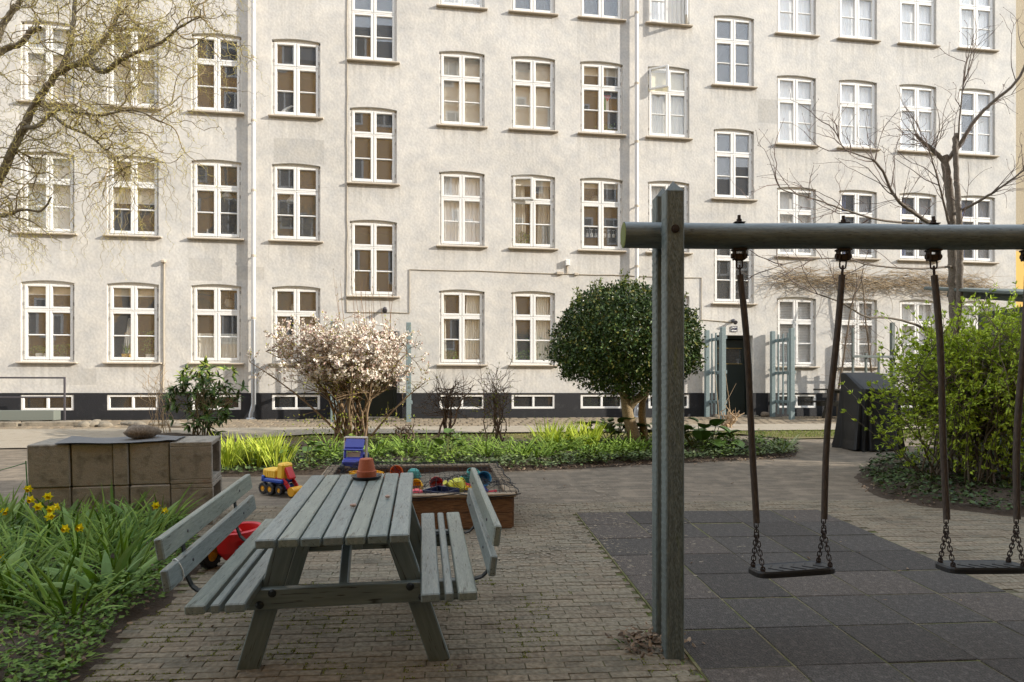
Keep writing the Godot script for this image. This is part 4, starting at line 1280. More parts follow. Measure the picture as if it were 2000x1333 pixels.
func block_bench() -> void:
	var t := thing("block_barbecue", "low wall of stacked grey concrete blocks with hollow end", "block wall", Transform3D(tilt(0.22), on(-2.665, -6.39)))
	var rng := RandomNumberGenerator.new()
	rng.seed = 61
	var ws := [0.33, 0.33, 0.125, 0.33, 0.35]
	for c in 2:
		var x := -1.465
		for i in 5:
			var w: float = ws[i] if c == 0 or true else ws[i]
			var y := 0.185 + c * 0.372
			var m := MB.new()
			if i == 4:
				# hollow block, open to the side
				m.bx(Vector3(0, 0.165, 0), Vector3(w - 0.006, 0.04, 0.47), 0.006)
				m.bx(Vector3(0, -0.165, 0), Vector3(w - 0.006, 0.04, 0.47), 0.006)
				m.bx(Vector3(0, 0, 0.21), Vector3(w - 0.006, 0.292, 0.05), 0.006)
				m.bx(Vector3(0, 0, -0.21), Vector3(w - 0.006, 0.292, 0.05), 0.006)
				m.bx(Vector3(-w / 2 + 0.03, 0, 0), Vector3(0.05, 0.292, 0.37), 0.004)
			else:
				m.bx(Vector3.ZERO, Vector3(w - 0.008, 0.368, 0.47), 0.009)
			put(m.mesh(), "block", M.concrete, t, Transform3D(Basis(Vector3.UP, rng.randfn() * 0.006), Vector3(x + w / 2 + rng.randfn() * 0.002, y, -0.24 + rng.randfn() * 0.004)))
			x += w
	var up := t.transform
	var ms := MB.new()
	for i in 14:
		for j in 3:
			var f := func(a: int, b: int) -> Vector3:
				var u := a / 14.0; var v := b / 3.0
				var lift := 0.012 + 0.012 * sin(u * 9.0 + v * 2.0) + (0.02 if u > 0.9 else 0.0) * (1.0 - v)
				return Vector3(-1.25 + u * 0.95, 0.747 + maxf(0.002, lift * (0.4 + v * 0.6)), 0.008 - v * 0.4 + 0.02 * sin(u * 5))
			ms.quad(f.call(i, j), f.call(i + 1, j), f.call(i + 1, j + 1), f.call(i, j + 1))
			var dn := Vector3(0, -0.004, 0)
			ms.quad(f.call(i, j + 1) + dn, f.call(i + 1, j + 1) + dn, f.call(i + 1, j) + dn, f.call(i, j) + dn)
	one(ms.mesh(), "roofing_sheet", M.felt, "curled dark grey sheet lying on the concrete blocks", "sheet", up)
	var st := thing("boulder", "smooth brown boulder resting on the sheet over the blocks", "stone", up * Transform3D(Basis(Vector3.UP, 0.25), Vector3(-0.62, 0.76, -0.2)))
	put(rock_mesh(5, Vector3(0.145, 0.062, 0.09), Vector3(0, 0.058, 0)), "stone_body", M.stone, st)

func rock_mesh(sd: int, s: Vector3, at := Vector3.ZERO) -> ArrayMesh:
	var f := FastNoiseLite.new()
	f.seed = sd
	f.frequency = 0.7
	var m := MB.new()
	var q := func(i: int, j: int) -> Vector3:
		var la := PI * i / 12.0 - PI / 2
		var lo := TAU * j / 18.0
		var d := Vector3(cos(la) * cos(lo), sin(la), cos(la) * sin(lo))
		return d * s * (1.0 + 0.25 * f.get_noise_3dv(d * 1.4)) + at
	for i in 12:
		for j in 18:
			var a: Vector3 = q.call(i, j); var b: Vector3 = q.call(i, j + 1); var d: Vector3 = q.call(i + 1, j + 1); var e: Vector3 = q.call(i + 1, j)
			var nn := func(p: Vector3) -> Vector3: return ((p - at) / (s * s)).normalized()
			if i > 0: m.trin(a, d, b, nn.call(a), nn.call(d), nn.call(b))
			if i < 11: m.trin(a, e, d, nn.call(a), nn.call(e), nn.call(d))
	return m.mesh()

func sandpit() -> void:
	var t := thing("sandpit", "square wooden sandpit of brown boards filled with sand", "sandpit", Transform3D(tilt(0.125), on(0.0, -6.36)))
	var w := 1.74
	var dp := 1.62
	for k in 2:
		var y := 0.075 + k * 0.142
		for q: Array in [[Vector3(-w, y, 0), Vector3(0, y, 0)], [Vector3(-w, y, -dp), Vector3(0, y, -dp)], [Vector3(0, y, -0.022), Vector3(0, y, -dp + 0.022)], [Vector3(-w, y, -0.022), Vector3(-w, y, -dp + 0.022)]]:
			board("side_board", M.timber, t, q[0], q[1], 0.04, 0.138, 0.004)
	for q: Array in [[Vector3(-w - 0.03, 0.302, -0.01), Vector3(0.03, 0.302, -0.01)], [Vector3(-w - 0.03, 0.302, -dp + 0.0), Vector3(0.03, 0.302, -dp + 0.0)]]:
		board("rim_board", M.timber_pale, t, q[0], q[1], 0.1, 0.028, 0.005)
	for q: Array in [[Vector3(0, 0.302, -0.062), Vector3(0, 0.302, -dp + 0.052)], [Vector3(-w, 0.302, -0.062), Vector3(-w, 0.302, -dp + 0.052)]]:
		board("rim_board", M.timber_pale, t, q[0], q[1], 0.11, 0.03, 0.005)
	for q: Vector3 in [Vector3(-0.05, 0.14, -0.05), Vector3(-w + 0.05, 0.14, -0.05), Vector3(-0.05, 0.14, -dp + 0.05), Vector3(-w + 0.05, 0.14, -dp + 0.05)]:
		part_box("corner_post", M.timber, t, q, Vector3(0.06, 0.28, 0.06), 0.004)
	var f := FastNoiseLite.new()
	f.seed = 3
	f.frequency = 2.2
	var m := MB.new()
	for i in 26:
		for j in 22:
			var p := func(a: int, b: int) -> Vector3:
				var x := -w + 0.02 + (w - 0.04) * a / 26.0
				var z := -0.02 - (dp - 0.04) * b / 22.0
				return Vector3(x, 0.235 + 0.03 * f.get_noise_2d(x, z), z)
			m.quad(p.call(i, j), p.call(i + 1, j), p.call(i + 1, j + 1), p.call(i, j + 1))
	put(m.mesh(), "sand_fill", M.sand, t)
	# toys: name, label, x, z, material, shape
	var tf := t.transform
	var toys := [
		["toy_watering_can", "lime yellow toy watering can under the sandpit net", -0.47, -0.46, "lime", "can", 0.095],
		["toy_bucket", "red toy bucket tipped over in the sandpit", -0.67, -0.56, "red", "tipped", 0.07],
		["toy_bucket", "yellow toy bucket tipped over beside the red one", -0.83, -0.5, "yellow", "tipped", 0.065],
		["toy_mould", "deep blue pyramid sand mould near the sandpit's front", -0.275, -0.26, "deep_blue", "pyramid", 0.105],
		["toy_crate", "dark blue square sand sieve under the net", -0.62, -0.25, "navy", "crate", 0.12],
		["toy_bucket", "sky blue toy bucket lying by the sandpit's right end", -0.2, -0.72, "sky_blue", "tipped", 0.08],
		["toy_cup", "teal toy cup with loop handle by the blue bucket", -0.28, -0.9, "teal", "bucket", 0.075],
		["toy_bucket", "orange toy bucket lying at the back of the sandpit", -1.07, -1.2, "orange", "tipped", 0.075],
		["toy_bucket", "sea green toy bucket upright at the back board", -0.88, -1.3, "teal", "dome", 0.075],
		["toy_spade", "yellow toy spade lying towards the sandpit's middle", -0.42, -0.42, "yellow", "spade", 0.12],
		["toy_spade", "red toy rake lying at the sandpit's front corner", -0.09, -0.2, "pink", "spade", 0.1],
		["toy_mould", "pink star sand mould pressed by the front board", -0.84, -0.22, "pink", "dome", 0.07],
		["toy_cup", "pale teal toy cup standing behind the yellow can", -0.36, -0.78, "teal", "bucket", 0.06],
		["toy_boat", "red toy boat lying between can and bucket", -0.4, -0.58, "red", "boat", 0.09],
		["toy_truck_bed", "yellow toy tipper tray lying by the pit's far corner", -1.36, -1.2, "gold", "crate", 0.13],
		["toy_spade", "orange toy shovel leaning at the far corner", -1.2, -1.1, "orange", "spade", 0.13]]
	var rng := RandomNumberGenerator.new()
	rng.seed = 71
	for q: Array in toys:
		var o := thing(q[0], q[1], "toy", tf * Transform3D(Basis(Vector3.UP, rng.randf_range(-0.9, 0.9) if q[5] == "tipped" else rng.randf() * 5.0), Vector3(q[2], 0.24, q[3])))
		toy_shape(o, q[5], M[q[4]], q[6])
	# net
	m = MB.new()
	var hgt := func(x: float, z: float) -> float:
		var edge := minf(minf(x + w, -x), minf(-z, dp + z))
		var y := 0.322 - 0.02 * smoothstep(0.0, 0.4, edge)
		for q: Array in toys:
			var dd := Vector2(x - q[2], z - q[3]).length()
			y = maxf(y, 0.24 + q[6] * 1.45 * (1.0 - smoothstep(q[6] * 0.5, q[6] * 2.2, dd)))
		return y + 0.006 * f.get_noise_2d(x * 6, z * 6)
	for i in 37:
		var x := -1.77 + 1.81 * i / 36.0
		var p := PackedVector3Array()
		for j in 29:
			var z := 0.05 - 1.72 * j / 28.0
			p.append(Vector3(x + 0.012 * f.get_noise_2d(x * 9, z * 9) * 2.0, hgt.call(clampf(x, -w, 0), clampf(z, -dp, 0)) - maxf(0, z) * 1.0, z))
		m.tube(p, taper(29, 0.0024, 0.0024), 3, false)
	for j in 31:
		var z := 0.05 - 1.72 * j / 30.0
		var p := PackedVector3Array()
		for i in 36:
			var x := -1.77 + 1.81 * i / 35.0
			p.append(Vector3(x, hgt.call(clampf(x, -w, 0), clampf(z, -dp, 0)) + 0.0015 - maxf(0, z) * 1.0, z + 0.012 * f.get_noise_2d(x * 8 + 5, z * 8) * 2.0))
		m.tube(p, taper(36, 0.0024, 0.0024), 3, false)
	for q: Array in [[Vector3(-1.77, 0.327, 0.05), Vector3(0.06, 0.327, 0.05)], [Vector3(0.05, 0.335, 0.05), Vector3(0.02, 0.335, -1.67)], [Vector3(0.02, 0.335, -1.67), Vector3(-1.77, 0.335, -1.67)]]:
		var p := PackedVector3Array()
		for i in 24:
			var k := i / 23.0
			p.append((q[0] as Vector3).lerp(q[1], k) + Vector3(0.012 * sin(k * 21.0), -0.03 * absf(sin(k * 9.0)) * (1.0 if q[0].z > 0 and q[1].z > 0 else 0.1), 0.014 * sin(k * 17.0)))
		m.tube(p, taper(24, 0.0048, 0.0048), 5)
	one(m.mesh(), "sandpit_net", M.net, "black cord net stretched over the wooden sandpit", "net", tf)

func toy_shape(o: Node3D, kind: String, mat: Material, s: float) -> void:
	var m := MB.new()
	var up := Transform3D()
	match kind:
		"tipped", "bucket":
			if kind == "tipped": up = Transform3D(Basis(Vector3.RIGHT, 1.25), Vector3(0, s * 0.62, -s * 0.6))
			m.lathe(up, [Vector2(0, 0), Vector2(s * 0.62, 0), Vector2(s * 0.85, s * 1.5), Vector2(s * 0.93, s * 1.5), Vector2(s * 0.93, s * 1.42), Vector2(s * 0.8, s * 1.45), Vector2(s * 0.57, s * 0.08), Vector2(0, s * 0.08)], 20)
			put(m.mesh(), "bucket_body", mat, o)
			m = MB.new()
			var p := PackedVector3Array()
			for i in 11:
				var a := PI * i / 10.0
				p.append(up * Vector3(cos(a) * s * 0.9, s * 1.42 + sin(a) * s * 0.5, sin(a) * s * 0.7))
			m.tube(p, taper(11, s * 0.05, s * 0.05), 6)
			put(m.mesh(), "handle", mat, o)
		"can":
			m.lathe(up, [Vector2(0, 0), Vector2(s * 0.8, 0), Vector2(s * 0.95, s * 0.5), Vector2(s * 0.75, s * 1.1), Vector2(s * 0.35, s * 1.35), Vector2(0, s * 1.36)], 20)
			put(m.mesh(), "can_body", mat, o)
			m = MB.new()
			m.tube(PackedVector3Array([Vector3(-s * 0.7, s * 0.5, 0), Vector3(-s * 1.2, s * 0.8, 0), Vector3(-s * 1.7, s * 1.2, 0)]), PackedFloat32Array([s * 0.2, s * 0.15, s * 0.25]), 10)
			put(m.mesh(), "spout", mat, o)
			m = MB.new()
			var p := PackedVector3Array()
			for i in 9:
				var a := -0.4 + 2.6 * i / 8.0
				p.append(Vector3(s * 0.6 + cos(a) * s * 0.6, s * 0.7 + sin(a) * s * 0.6, 0))
			m.tube(p, taper(9, s * 0.09, s * 0.09), 6)
			put(m.mesh(), "handle", mat, o)
		"pyramid":
			var k := s
			var ap := Vector3(0, s * 1.35, 0)
			var cs := [Vector3(-k, 0, k), Vector3(k, 0, k), Vector3(k, 0, -k), Vector3(-k, 0, -k)]
			for i in 4: m.tri(cs[i], cs[(i + 1) % 4], ap)
			put(m.mesh(), "mould_body", mat, o)
			part_box("rim", mat, o, Vector3(0, 0.006, 0), Vector3(k * 2.1, 0.012, k * 2.1), 0.004)
		"crate":
			for e: float in [-1.0, 1.0]:
				part_box("side", mat, o, Vector3(e * s, s * 0.3, 0), Vector3(0.01, s * 0.6, s * 2.0), 0.003)
				part_box("side", mat, o, Vector3(0, s * 0.3, e * s * 0.98), Vector3(s * 2.0 - 0.011, s * 0.6, 0.01), 0.003)
			part_box("tray_floor", mat, o, Vector3(0, 0.02, 0), Vector3(s * 1.95, 0.008, s * 1.93))
		"dome":
			m.lathe(up, [Vector2(s, 0), Vector2(s * 0.96, s * 0.4), Vector2(s * 0.75, s * 0.9), Vector2(s * 0.4, s * 1.15), Vector2(0, s * 1.2)], 20)
			put(m.mesh(), "mould_body", mat, o)
			m = MB.new()
			m.lathe(Transform3D(), [Vector2(s * 1.12, 0.0), Vector2(s * 1.12, 0.01), Vector2(s, 0.012)], 20)
			put(m.mesh(), "rim", mat, o)
		"spade":
			m.bar(Vector3(-s, 0.03, 0), Vector3(s * 0.3, 0.03, 0), 0.02, 0.014, 0.004)
			m.bar(Vector3(-s, 0.03, -s * 0.25), Vector3(-s, 0.03, s * 0.25), 0.018, 0.014, 0.004)
			put(m.mesh(), "handle", mat, o)
			m = MB.new()
			m.box(Transform3D(Basis(Vector3(0, 0, 1), -0.15), Vector3(s * 0.68, 0.026, 0)), Vector3(s * 0.8, 0.008, s * 0.6), 0.003)
			for e: float in [-1.0, 1.0]: m.box(Transform3D(Basis(Vector3(0, 0, 1), -0.15), Vector3(s * 0.68, 0.04, e * s * 0.3)), Vector3(s * 0.8, 0.03, 0.006), 0.002)
			put(m.mesh(), "scoop", mat, o)
		"boat":
			m.lathe(Transform3D(Basis.from_scale(Vector3(1.4, 1, 0.6)), Vector3.ZERO), [Vector2(0, 0), Vector2(s * 0.7, 0.01), Vector2(s, s * 0.6), Vector2(s * 0.9, s * 0.6), Vector2(s * 0.6, s * 0.15), Vector2(0, s * 0.12)], 18)
			put(m.mesh(), "hull", mat, o)
			part_box("cabin", mat, o, Vector3(0, s * 0.45, 0), Vector3(s * 0.6, s * 0.7, s * 0.5), 0.008)

func wheel(o: Node3D, p: Vector3, r: float, w: float, hub: Material, called := "wheel") -> void:
	var n := Node3D.new()
	n.name = called
	o.add_child(n, true)
	n.position = p
	var m := MB.new()
	var ax := Transform3D(Basis(Vector3.RIGHT, PI / 2), Vector3.ZERO)
	m.lathe(ax, [Vector2(r * 0.5, -w / 2), Vector2(r * 0.9, -w / 2), Vector2(r, -w * 0.3), Vector2(r, w * 0.3), Vector2(r * 0.9, w / 2), Vector2(r * 0.5, w / 2)], 24)
	for i in 16:
		var a := TAU * i / 16.0
		m.box(Transform3D(Basis(Vector3(0, 0, 1), a), Vector3(-sin(a) * r, cos(a) * r, 0)), Vector3(r * 0.18, r * 0.08, w * 0.9), 0.001)
	put(m.mesh(), "tyre", M.tyre, n)
	m = MB.new()
	m.lathe(ax, [Vector2(0, -w * 0.46), Vector2(r * 0.2, -w * 0.46), Vector2(r * 0.28, -w * 0.34), Vector2(r * 0.52, -w * 0.4), Vector2(r * 0.52, w * 0.4), Vector2(r * 0.28, w * 0.34), Vector2(r * 0.2, w * 0.46), Vector2(0, w * 0.46)], 16)
	for i in 6:
		var a := TAU * i / 6.0
		m.box(Transform3D(Basis(Vector3(0, 0, 1), a), Vector3(cos(a) * r * 0.36, sin(a) * r * 0.36, 0)), Vector3(r * 0.2, r * 0.09, w * 0.84), 0.001)
	put(m.mesh(), "rim", hub, n)

func toy_vehicles() -> void:
	# digger: x forward (towards its shovel), wheels on the ground
	var t := thing("toy_digger", "yellow and blue plastic toy digger with red shovel arm", "toy digger", Transform3D(tilt(-0.5), on(-2.52, -7.78)))
	for q: Array in [[-0.135, 0.095], [-0.03, 0.095], [-0.135, -0.095], [-0.03, -0.095], [0.1, 0.09], [0.1, -0.09]]:
		wheel(t, Vector3(q[0], 0.062, q[1]), 0.062 if q[0] < 0.05 else 0.05, 0.055, M.gold)
	part_box("chassis", M.blue, t, Vector3(-0.01, 0.085, 0), Vector3(0.3, 0.03, 0.13), 0.006)
	var m := MB.new()
	m.bx(Vector3(-0.03, 0.15, 0), Vector3(0.32, 0.045, 0.19), 0.012)
	m.bx(Vector3(-0.16, 0.165, 0), Vector3(0.05, 0.07, 0.19), 0.01)
	put(m.mesh(), "deck", M.blue, t)
	m = MB.new()
	m.bx(Vector3(-0.08, 0.22, 0), Vector3(0.2, 0.1, 0.16), 0.015)
	for i in 4: m.bx(Vector3(-0.14 + i * 0.035, 0.225, 0.081), Vector3(0.014, 0.06, 0.006), 0.002)
	put(m.mesh(), "engine_cover", M.yellow, t)
	m = MB.new()
	m.box(Transform3D(Basis(Vector3(0, 0, 1), -0.08), Vector3(0.075, 0.255, 0)), Vector3(0.1, 0.175, 0.15), 0.018)
	put(m.mesh(), "cab", M.yellow, t)
	m = MB.new()
	for e: float in [-1.0, 1.0]:
		var p := [Vector3(0.0, 0.17, e * 0.06), Vector3(0.1, 0.175, e * 0.06), Vector3(0.17, 0.12, e * 0.06), Vector3(0.22, 0.04, e * 0.06)]
		for i in 3: m.bar(p[i], p[i + 1], 0.018, 0.05, 0.005)
		for i in 5: m.rod(Vector3(0.02 + i * 0.03, 0.172 - (0.0 if i < 3 else (i - 2) * 0.02), e * 0.072), Vector3(0.02 + i * 0.03, 0.172 - (0.0 if i < 3 else (i - 2) * 0.02), e * 0.05), 0.008, 8)
	m.box(Transform3D(Basis(Vector3(0, 0, 1), 0.5), Vector3(0.15, 0.24, 0)), Vector3(0.03, 0.15, 0.11), 0.012)
	put(m.mesh(), "shovel_arm", M.red, t)
	m = MB.new()
	m.lathe(Transform3D(Basis(Vector3.RIGHT, PI / 2), Vector3(0.235, 0.05, 0)), [Vector2(0.0, -0.075), Vector2(0.048, -0.075), Vector2(0.05, -0.05), Vector2(0.05, 0.05), Vector2(0.048, 0.075), Vector2(0, 0.075)], 16)
	m.bx(Vector3(0.262, 0.02, 0), Vector3(0.05, 0.03, 0.14), 0.008)
	put(m.mesh(), "bucket", M.gold, t)
	# blue lorry standing in the pit's far corner, seen from behind
	var b := thing("toy_lorry", "blue and beige plastic toy lorry standing behind the flower pot", "toy lorry", Transform3D(tilt(-0.05), on(-1.72, -7.82, 0.23)))
	for q: Array in [[-0.1, 0.09], [0.1, 0.09], [-0.1, -0.14], [0.1, -0.14]]:
		wheel_x(b, Vector3(q[0], 0.055, q[1]), 0.055, 0.05)
	m = MB.new()
	for e: float in [-1.0, 1.0]:
		m.box(Transform3D(Basis(Vector3.RIGHT, -0.12), Vector3(e * 0.118, 0.25, -0.06)), Vector3(0.022, 0.24, 0.06), 0.009)
	m.bx(Vector3(0, 0.372, -0.075), Vector3(0.258, 0.024, 0.07), 0.01)
	put(m.mesh(), "frame", M.beige, b)
	m = MB.new()
	m.box(Transform3D(Basis(Vector3.RIGHT, -0.62), Vector3(0, 0.315, -0.02)), Vector3(0.212, 0.125, 0.024), 0.01)
	m.bx(Vector3(0, 0.252, 0.03), Vector3(0.215, 0.022, 0.05), 0.008)
	for e: float in [-1.0, 1.0]: m.box(Transform3D(Basis(Vector3.RIGHT, -0.2), Vector3(e * 0.093, 0.205, 0.04)), Vector3(0.026, 0.09, 0.03), 0.008)
	m.box(Transform3D(Basis(Vector3.RIGHT, 0.25), Vector3(0, 0.135, 0.06)), Vector3(0.215, 0.06, 0.13), 0.018)
	m.bx(Vector3(0, 0.09, 0.09), Vector3(0.2, 0.06, 0.05), 0.012)
	put(m.mesh(), "cab", M.royal, b)
	part_box("dashboard", M.beige, b, Vector3(0, 0.19, 0.01), Vector3(0.15, 0.07, 0.04), 0.008)
	part_box("load_bed", M.deep_blue, b, Vector3(0, 0.13, -0.16), Vector3(0.2, 0.12, 0.18), 0.012)
	# red ride-on car behind the bench
	var r := thing("toy_ride_on_car", "red plastic ride-on car with black wheel behind the bench", "ride-on toy", Transform3D(tilt(1.25), on(-1.98, -5.2)))
	m = MB.new()
	m.lathe(Transform3D(Basis.from_scale(Vector3(1.25, 1, 0.9)), Vector3(0, 0.07, 0)), [Vector2(0, 0.0), Vector2(0.1, 0.0), Vector2(0.135, 0.06), Vector2(0.155, 0.15), Vector2(0.16, 0.2), Vector2(0.148, 0.21), Vector2(0.135, 0.2), Vector2(0.12, 0.11), Vector2(0.08, 0.08), Vector2(0, 0.075)], 28)
	put(m.mesh(), "tub_seat", M.red, r)
	m = MB.new()
	m.box(Transform3D(Basis(Vector3(0, 0, 1), 0.1), Vector3(0.26, 0.13, 0)), Vector3(0.26, 0.09, 0.2), 0.03)
	put(m.mesh(), "bonnet", M.red, r)
	m = MB.new()
	m.box(Transform3D(Basis(Vector3(0, 0, 1), 0.1), Vector3(-0.1, 0.2, 0)), Vector3(0.05, 0.22, 0.22), 0.02)
	put(m.mesh(), "seat_back", M.red, r)
	for q: Array in [[-0.12, 0.15], [-0.12, -0.15], [0.3, 0.13], [0.3, -0.13]]:
		wheel(r, Vector3(q[0], 0.1, q[1]), 0.1, 0.05, M.gold)

func wheel_x(o: Node3D, p: Vector3, r: float, w: float) -> void:
	var n := Node3D.new()
	n.name = "wheel"
	o.add_child(n, true)
	n.position = p
	n.rotation.y = PI / 2
	var m := MB.new()
	m.lathe(Transform3D(Basis(Vector3.RIGHT, PI / 2), Vector3.ZERO), [Vector2(0, -w / 2), Vector2(r * 0.9, -w / 2), Vector2(r, -w * 0.3), Vector2(r, w * 0.3), Vector2(r * 0.9, w / 2), Vector2(0, w / 2)], 20)
	put(m.mesh(), "tyre", M.tyre, n)

func trellis(u: float, w0: float, w1: float, label: String) -> void:
	var t := thing("trellis_screen", label, "trellis", ft(u, gyl(w1), w1), "blue-grey trellis screens beside the doors")
	var l := w1 - w0
	var h := 2.16
	for k: Array in [[0.0, gyl(w1), 0.105], [-l, gyl(w0), 0.1]]:
		var g: float = k[1] - gyl(w1)
		var m := MB.new()
		m.bx(Vector3.ZERO, Vector3(k[2], k[2], h - g + 0.04), 0.006)
		put(m.mesh(), "post", M.trellis, t, Transform3D(Basis(Vector3(1, 0, 0), Vector3(0, 0, -1), Vector3(0, 1, 0)), Vector3(0, (h + g - 0.04) / 2, k[0])))
	for y: float in [0.42, 1.12, 1.92]:
		board("rail", M.trellis, t, Vector3(0.065, y, -l - 0.08), Vector3(0.065, y, 0.05), 0.03, 0.075)
	for i in 3:
		var z := -l * (i + 1) / 4.0
		var m := MB.new()
		m.bx(Vector3.ZERO, Vector3(0.028, 0.045, 1.95), 0.003)
		put(m.mesh(), "slat", M.trellis, t, Transform3D(Basis(Vector3(1, 0, 0), Vector3(0, 0, -1), Vector3(0, 1, 0)), Vector3(0.03, 1.09, z)))

func yard_things() -> void:
	trellis(4.80, 0.12, 1.0, "blue-grey slatted screen between the round shrub and green door")
	trellis(6.52, 0.12, 1.0, "blue-grey slatted screen on the far side of the green door")
	trellis(-2.42, 0.15, 0.95, "blue-grey slatted screen rising beside the blossoming shrub")
	trellis(-4.02, 0.15, 0.95, "blue-grey slatted screen half hidden behind blossoming shrub stems")
	# handrail and planter at the basement steps
	var r := thing("metal_railing", "thin grey metal railing standing over the basement window", "railing", ft(-10.75, gyl(0.62), 0.62))
	var m := MB.new()
	for q: float in [0.0, 1.28]:
		m = MB.new()
		m.bx(Vector3(q, 0.46, 0), Vector3(0.035, 0.92, 0.035), 0.004)
		put(m.mesh(), "post", M.steel, r)
	for y: float in [0.92, 0.52]:
		m = MB.new()
		m.bx(Vector3(0.34, y, 0), Vector3(1.915, 0.034, 0.034), 0.004)
		put(m.mesh(), "rail", M.steel, r)
	part_box("foot_plate", M.concrete_light, r, Vector3(0.2, -0.02, 0.05), Vector3(2.5, 0.11, 0.3), 0.01)
	var p := thing("planter_box", "shallow grey-green planter box under the metal railing", "planter", ft(-10.1, gyl(0.85) + 0.06, 0.85))
	m = MB.new()
	for e: float in [-1.0, 1.0]:
		m.bx(Vector3(0, 0.11, e * 0.14), Vector3(1.18, 0.2, 0.02), 0.004)
		m.bx(Vector3(e * 0.58, 0.11, 0), Vector3(0.02, 0.2, 0.26), 0.004)
	put(m.mesh(), "box_sides", M.planter, p)
	part_box("earth", M.soil, p, Vector3(0, 0.1, 0), Vector3(1.13, 0.14, 0.255))
	for e: float in [-0.4, 0.4]: part_box("foot", M.concrete_light, p, Vector3(e, -0.02, 0), Vector3(0.07, 0.06, 0.25), 0.004)
	var rng := RandomNumberGenerator.new()
	rng.seed = 91
	var kl := ["kerb stone in front of the planter box", "kerb stone ending beside the low stone heap"]
	for i in 2:
		var k := thing("kerb_stone", kl[i], "kerb", ft(-10.75 + i * 1.62, gyl(1.35) - 0.02, 1.35))
		part_box("stone_body", M.concrete_light, k, Vector3(0, 0.05, 0), Vector3(1.55, 0.12, 0.18), 0.015)
	for i in 16:
		var q := thing("field_stone", "pale field stone in the low heap past the railing", "stone", ft(-9.0 + rng.randf() * 2.3, 0, 0), "field stones along the wall")
		var w := 1.15 + rng.randf() * 0.7
		q.position = fp(-9.1 + rng.randf() * 2.6, gyl(w) + 0.02, w)
		put(rock_mesh(100 + i, Vector3(rng.randf_range(0.08, 0.2), rng.randf_range(0.05, 0.1), rng.randf_range(0.07, 0.14))), "stone_body", M.concrete_light, q)
	var q := thing("field_stone", "round grey stone lying on the doorstep's corner", "stone", ft(6.2, gyl(0.35), 0.35))
	put(rock_mesh(130, Vector3(0.11, 0.08, 0.09), Vector3(0, 0.06, 0)), "stone_body", M.stone, q)
	grill()
	# dark picnic table by the wall
	var pt := thing("picnic_table", "dark brown picnic table standing against the wall past the trellis", "picnic table", Transform3D(Basis(Vector3.UP, FA), fp(8.05, gyl(1.15), 1.15)))
	for i in 5: board("table_plank", M.old_wood, pt, Vector3(-0.85, 0.72, -0.3 + i * 0.15), Vector3(0.85, 0.72, -0.3 + i * 0.15), 0.14, 0.04)
	for e: float in [-1.0, 1.0]:
		for i in 2: board("seat_slat", M.old_wood, pt, Vector3(-0.85, 0.43, e * (0.56 + i * 0.13)), Vector3(0.85, 0.43, e * (0.56 + i * 0.13)), 0.12, 0.04)
		board("seat_rail", M.old_wood, pt, Vector3(e * 0.55, 0.37, -0.7), Vector3(e * 0.55, 0.37, 0.7), 0.045, 0.09)
		board("batten", M.old_wood, pt, Vector3(e * 0.5, 0.665, -0.33), Vector3(e * 0.5, 0.665, 0.33), 0.045, 0.07)
		for f: float in [-1.0, 1.0]: board("leg", M.old_wood, pt, Vector3(e * 0.505, 0.68, f * 0.2), Vector3(e * 0.505, 0.0, f * 0.5), 0.045, 0.1, 0.004, Vector3(0, 0, 1))
	# lean-to roof at the edge of the view
	var sh := thing("shed", "dark green shed with overhanging roof beyond the leafy bush", "shed", Transform3D(Basis(Vector3.UP, FA), on(7.05, -10.3, 0.0)))
	part_box("wall", M.swing_paint, sh, Vector3(1.6, 1.1, -0.2), Vector3(2.2, 2.4, 1.6))
	for i in 3: board("rafter", M.swing_paint, sh, Vector3(0.15 + i * 0.8, 2.22, 1.0), Vector3(0.15 + i * 0.8, 2.62, -1.2), 0.06, 0.1)
	m = MB.new()
	m.box(Transform3D(Basis(Vector3.RIGHT, 0.18), Vector3(1.3, 2.5, -0.1)), Vector3(3.0, 0.05, 2.5), 0.01)
	put(m.mesh(), "roof", M.swing_paint, sh)
	m = MB.new()
	m.bar(Vector3(0.02, 1.6, 0.75), Vector3(0.6, 1.15, 0.75), 0.05, 0.05, 0.005)
	put(m.mesh(), "brace", M.trellis, sh)
	# stake with a wire at the daffodil bed
	var sk := thing("wire_stake", "thin green stake with sagging wire by the daffodils", "stake", Transform3D(Basis(), on(-4.45, -6.6)))
	m = MB.new()
	m.rod(Vector3(0, -0.05, 0), Vector3(-0.03, 0.52, 0), 0.006, 6)
	put(m.mesh(), "stake_rod", M.green, sk)
	m = MB.new()
	var wp := PackedVector3Array()
	for i in 10: wp.append(Vector3(-0.03 - i * 0.12, 0.5 - 0.1 * sin(i / 9.0 * PI) - i * 0.004, i * 0.02))
	m.tube(wp, taper(10, 0.004, 0.004), 5)
	put(m.mesh(), "wire", M.green, sk)

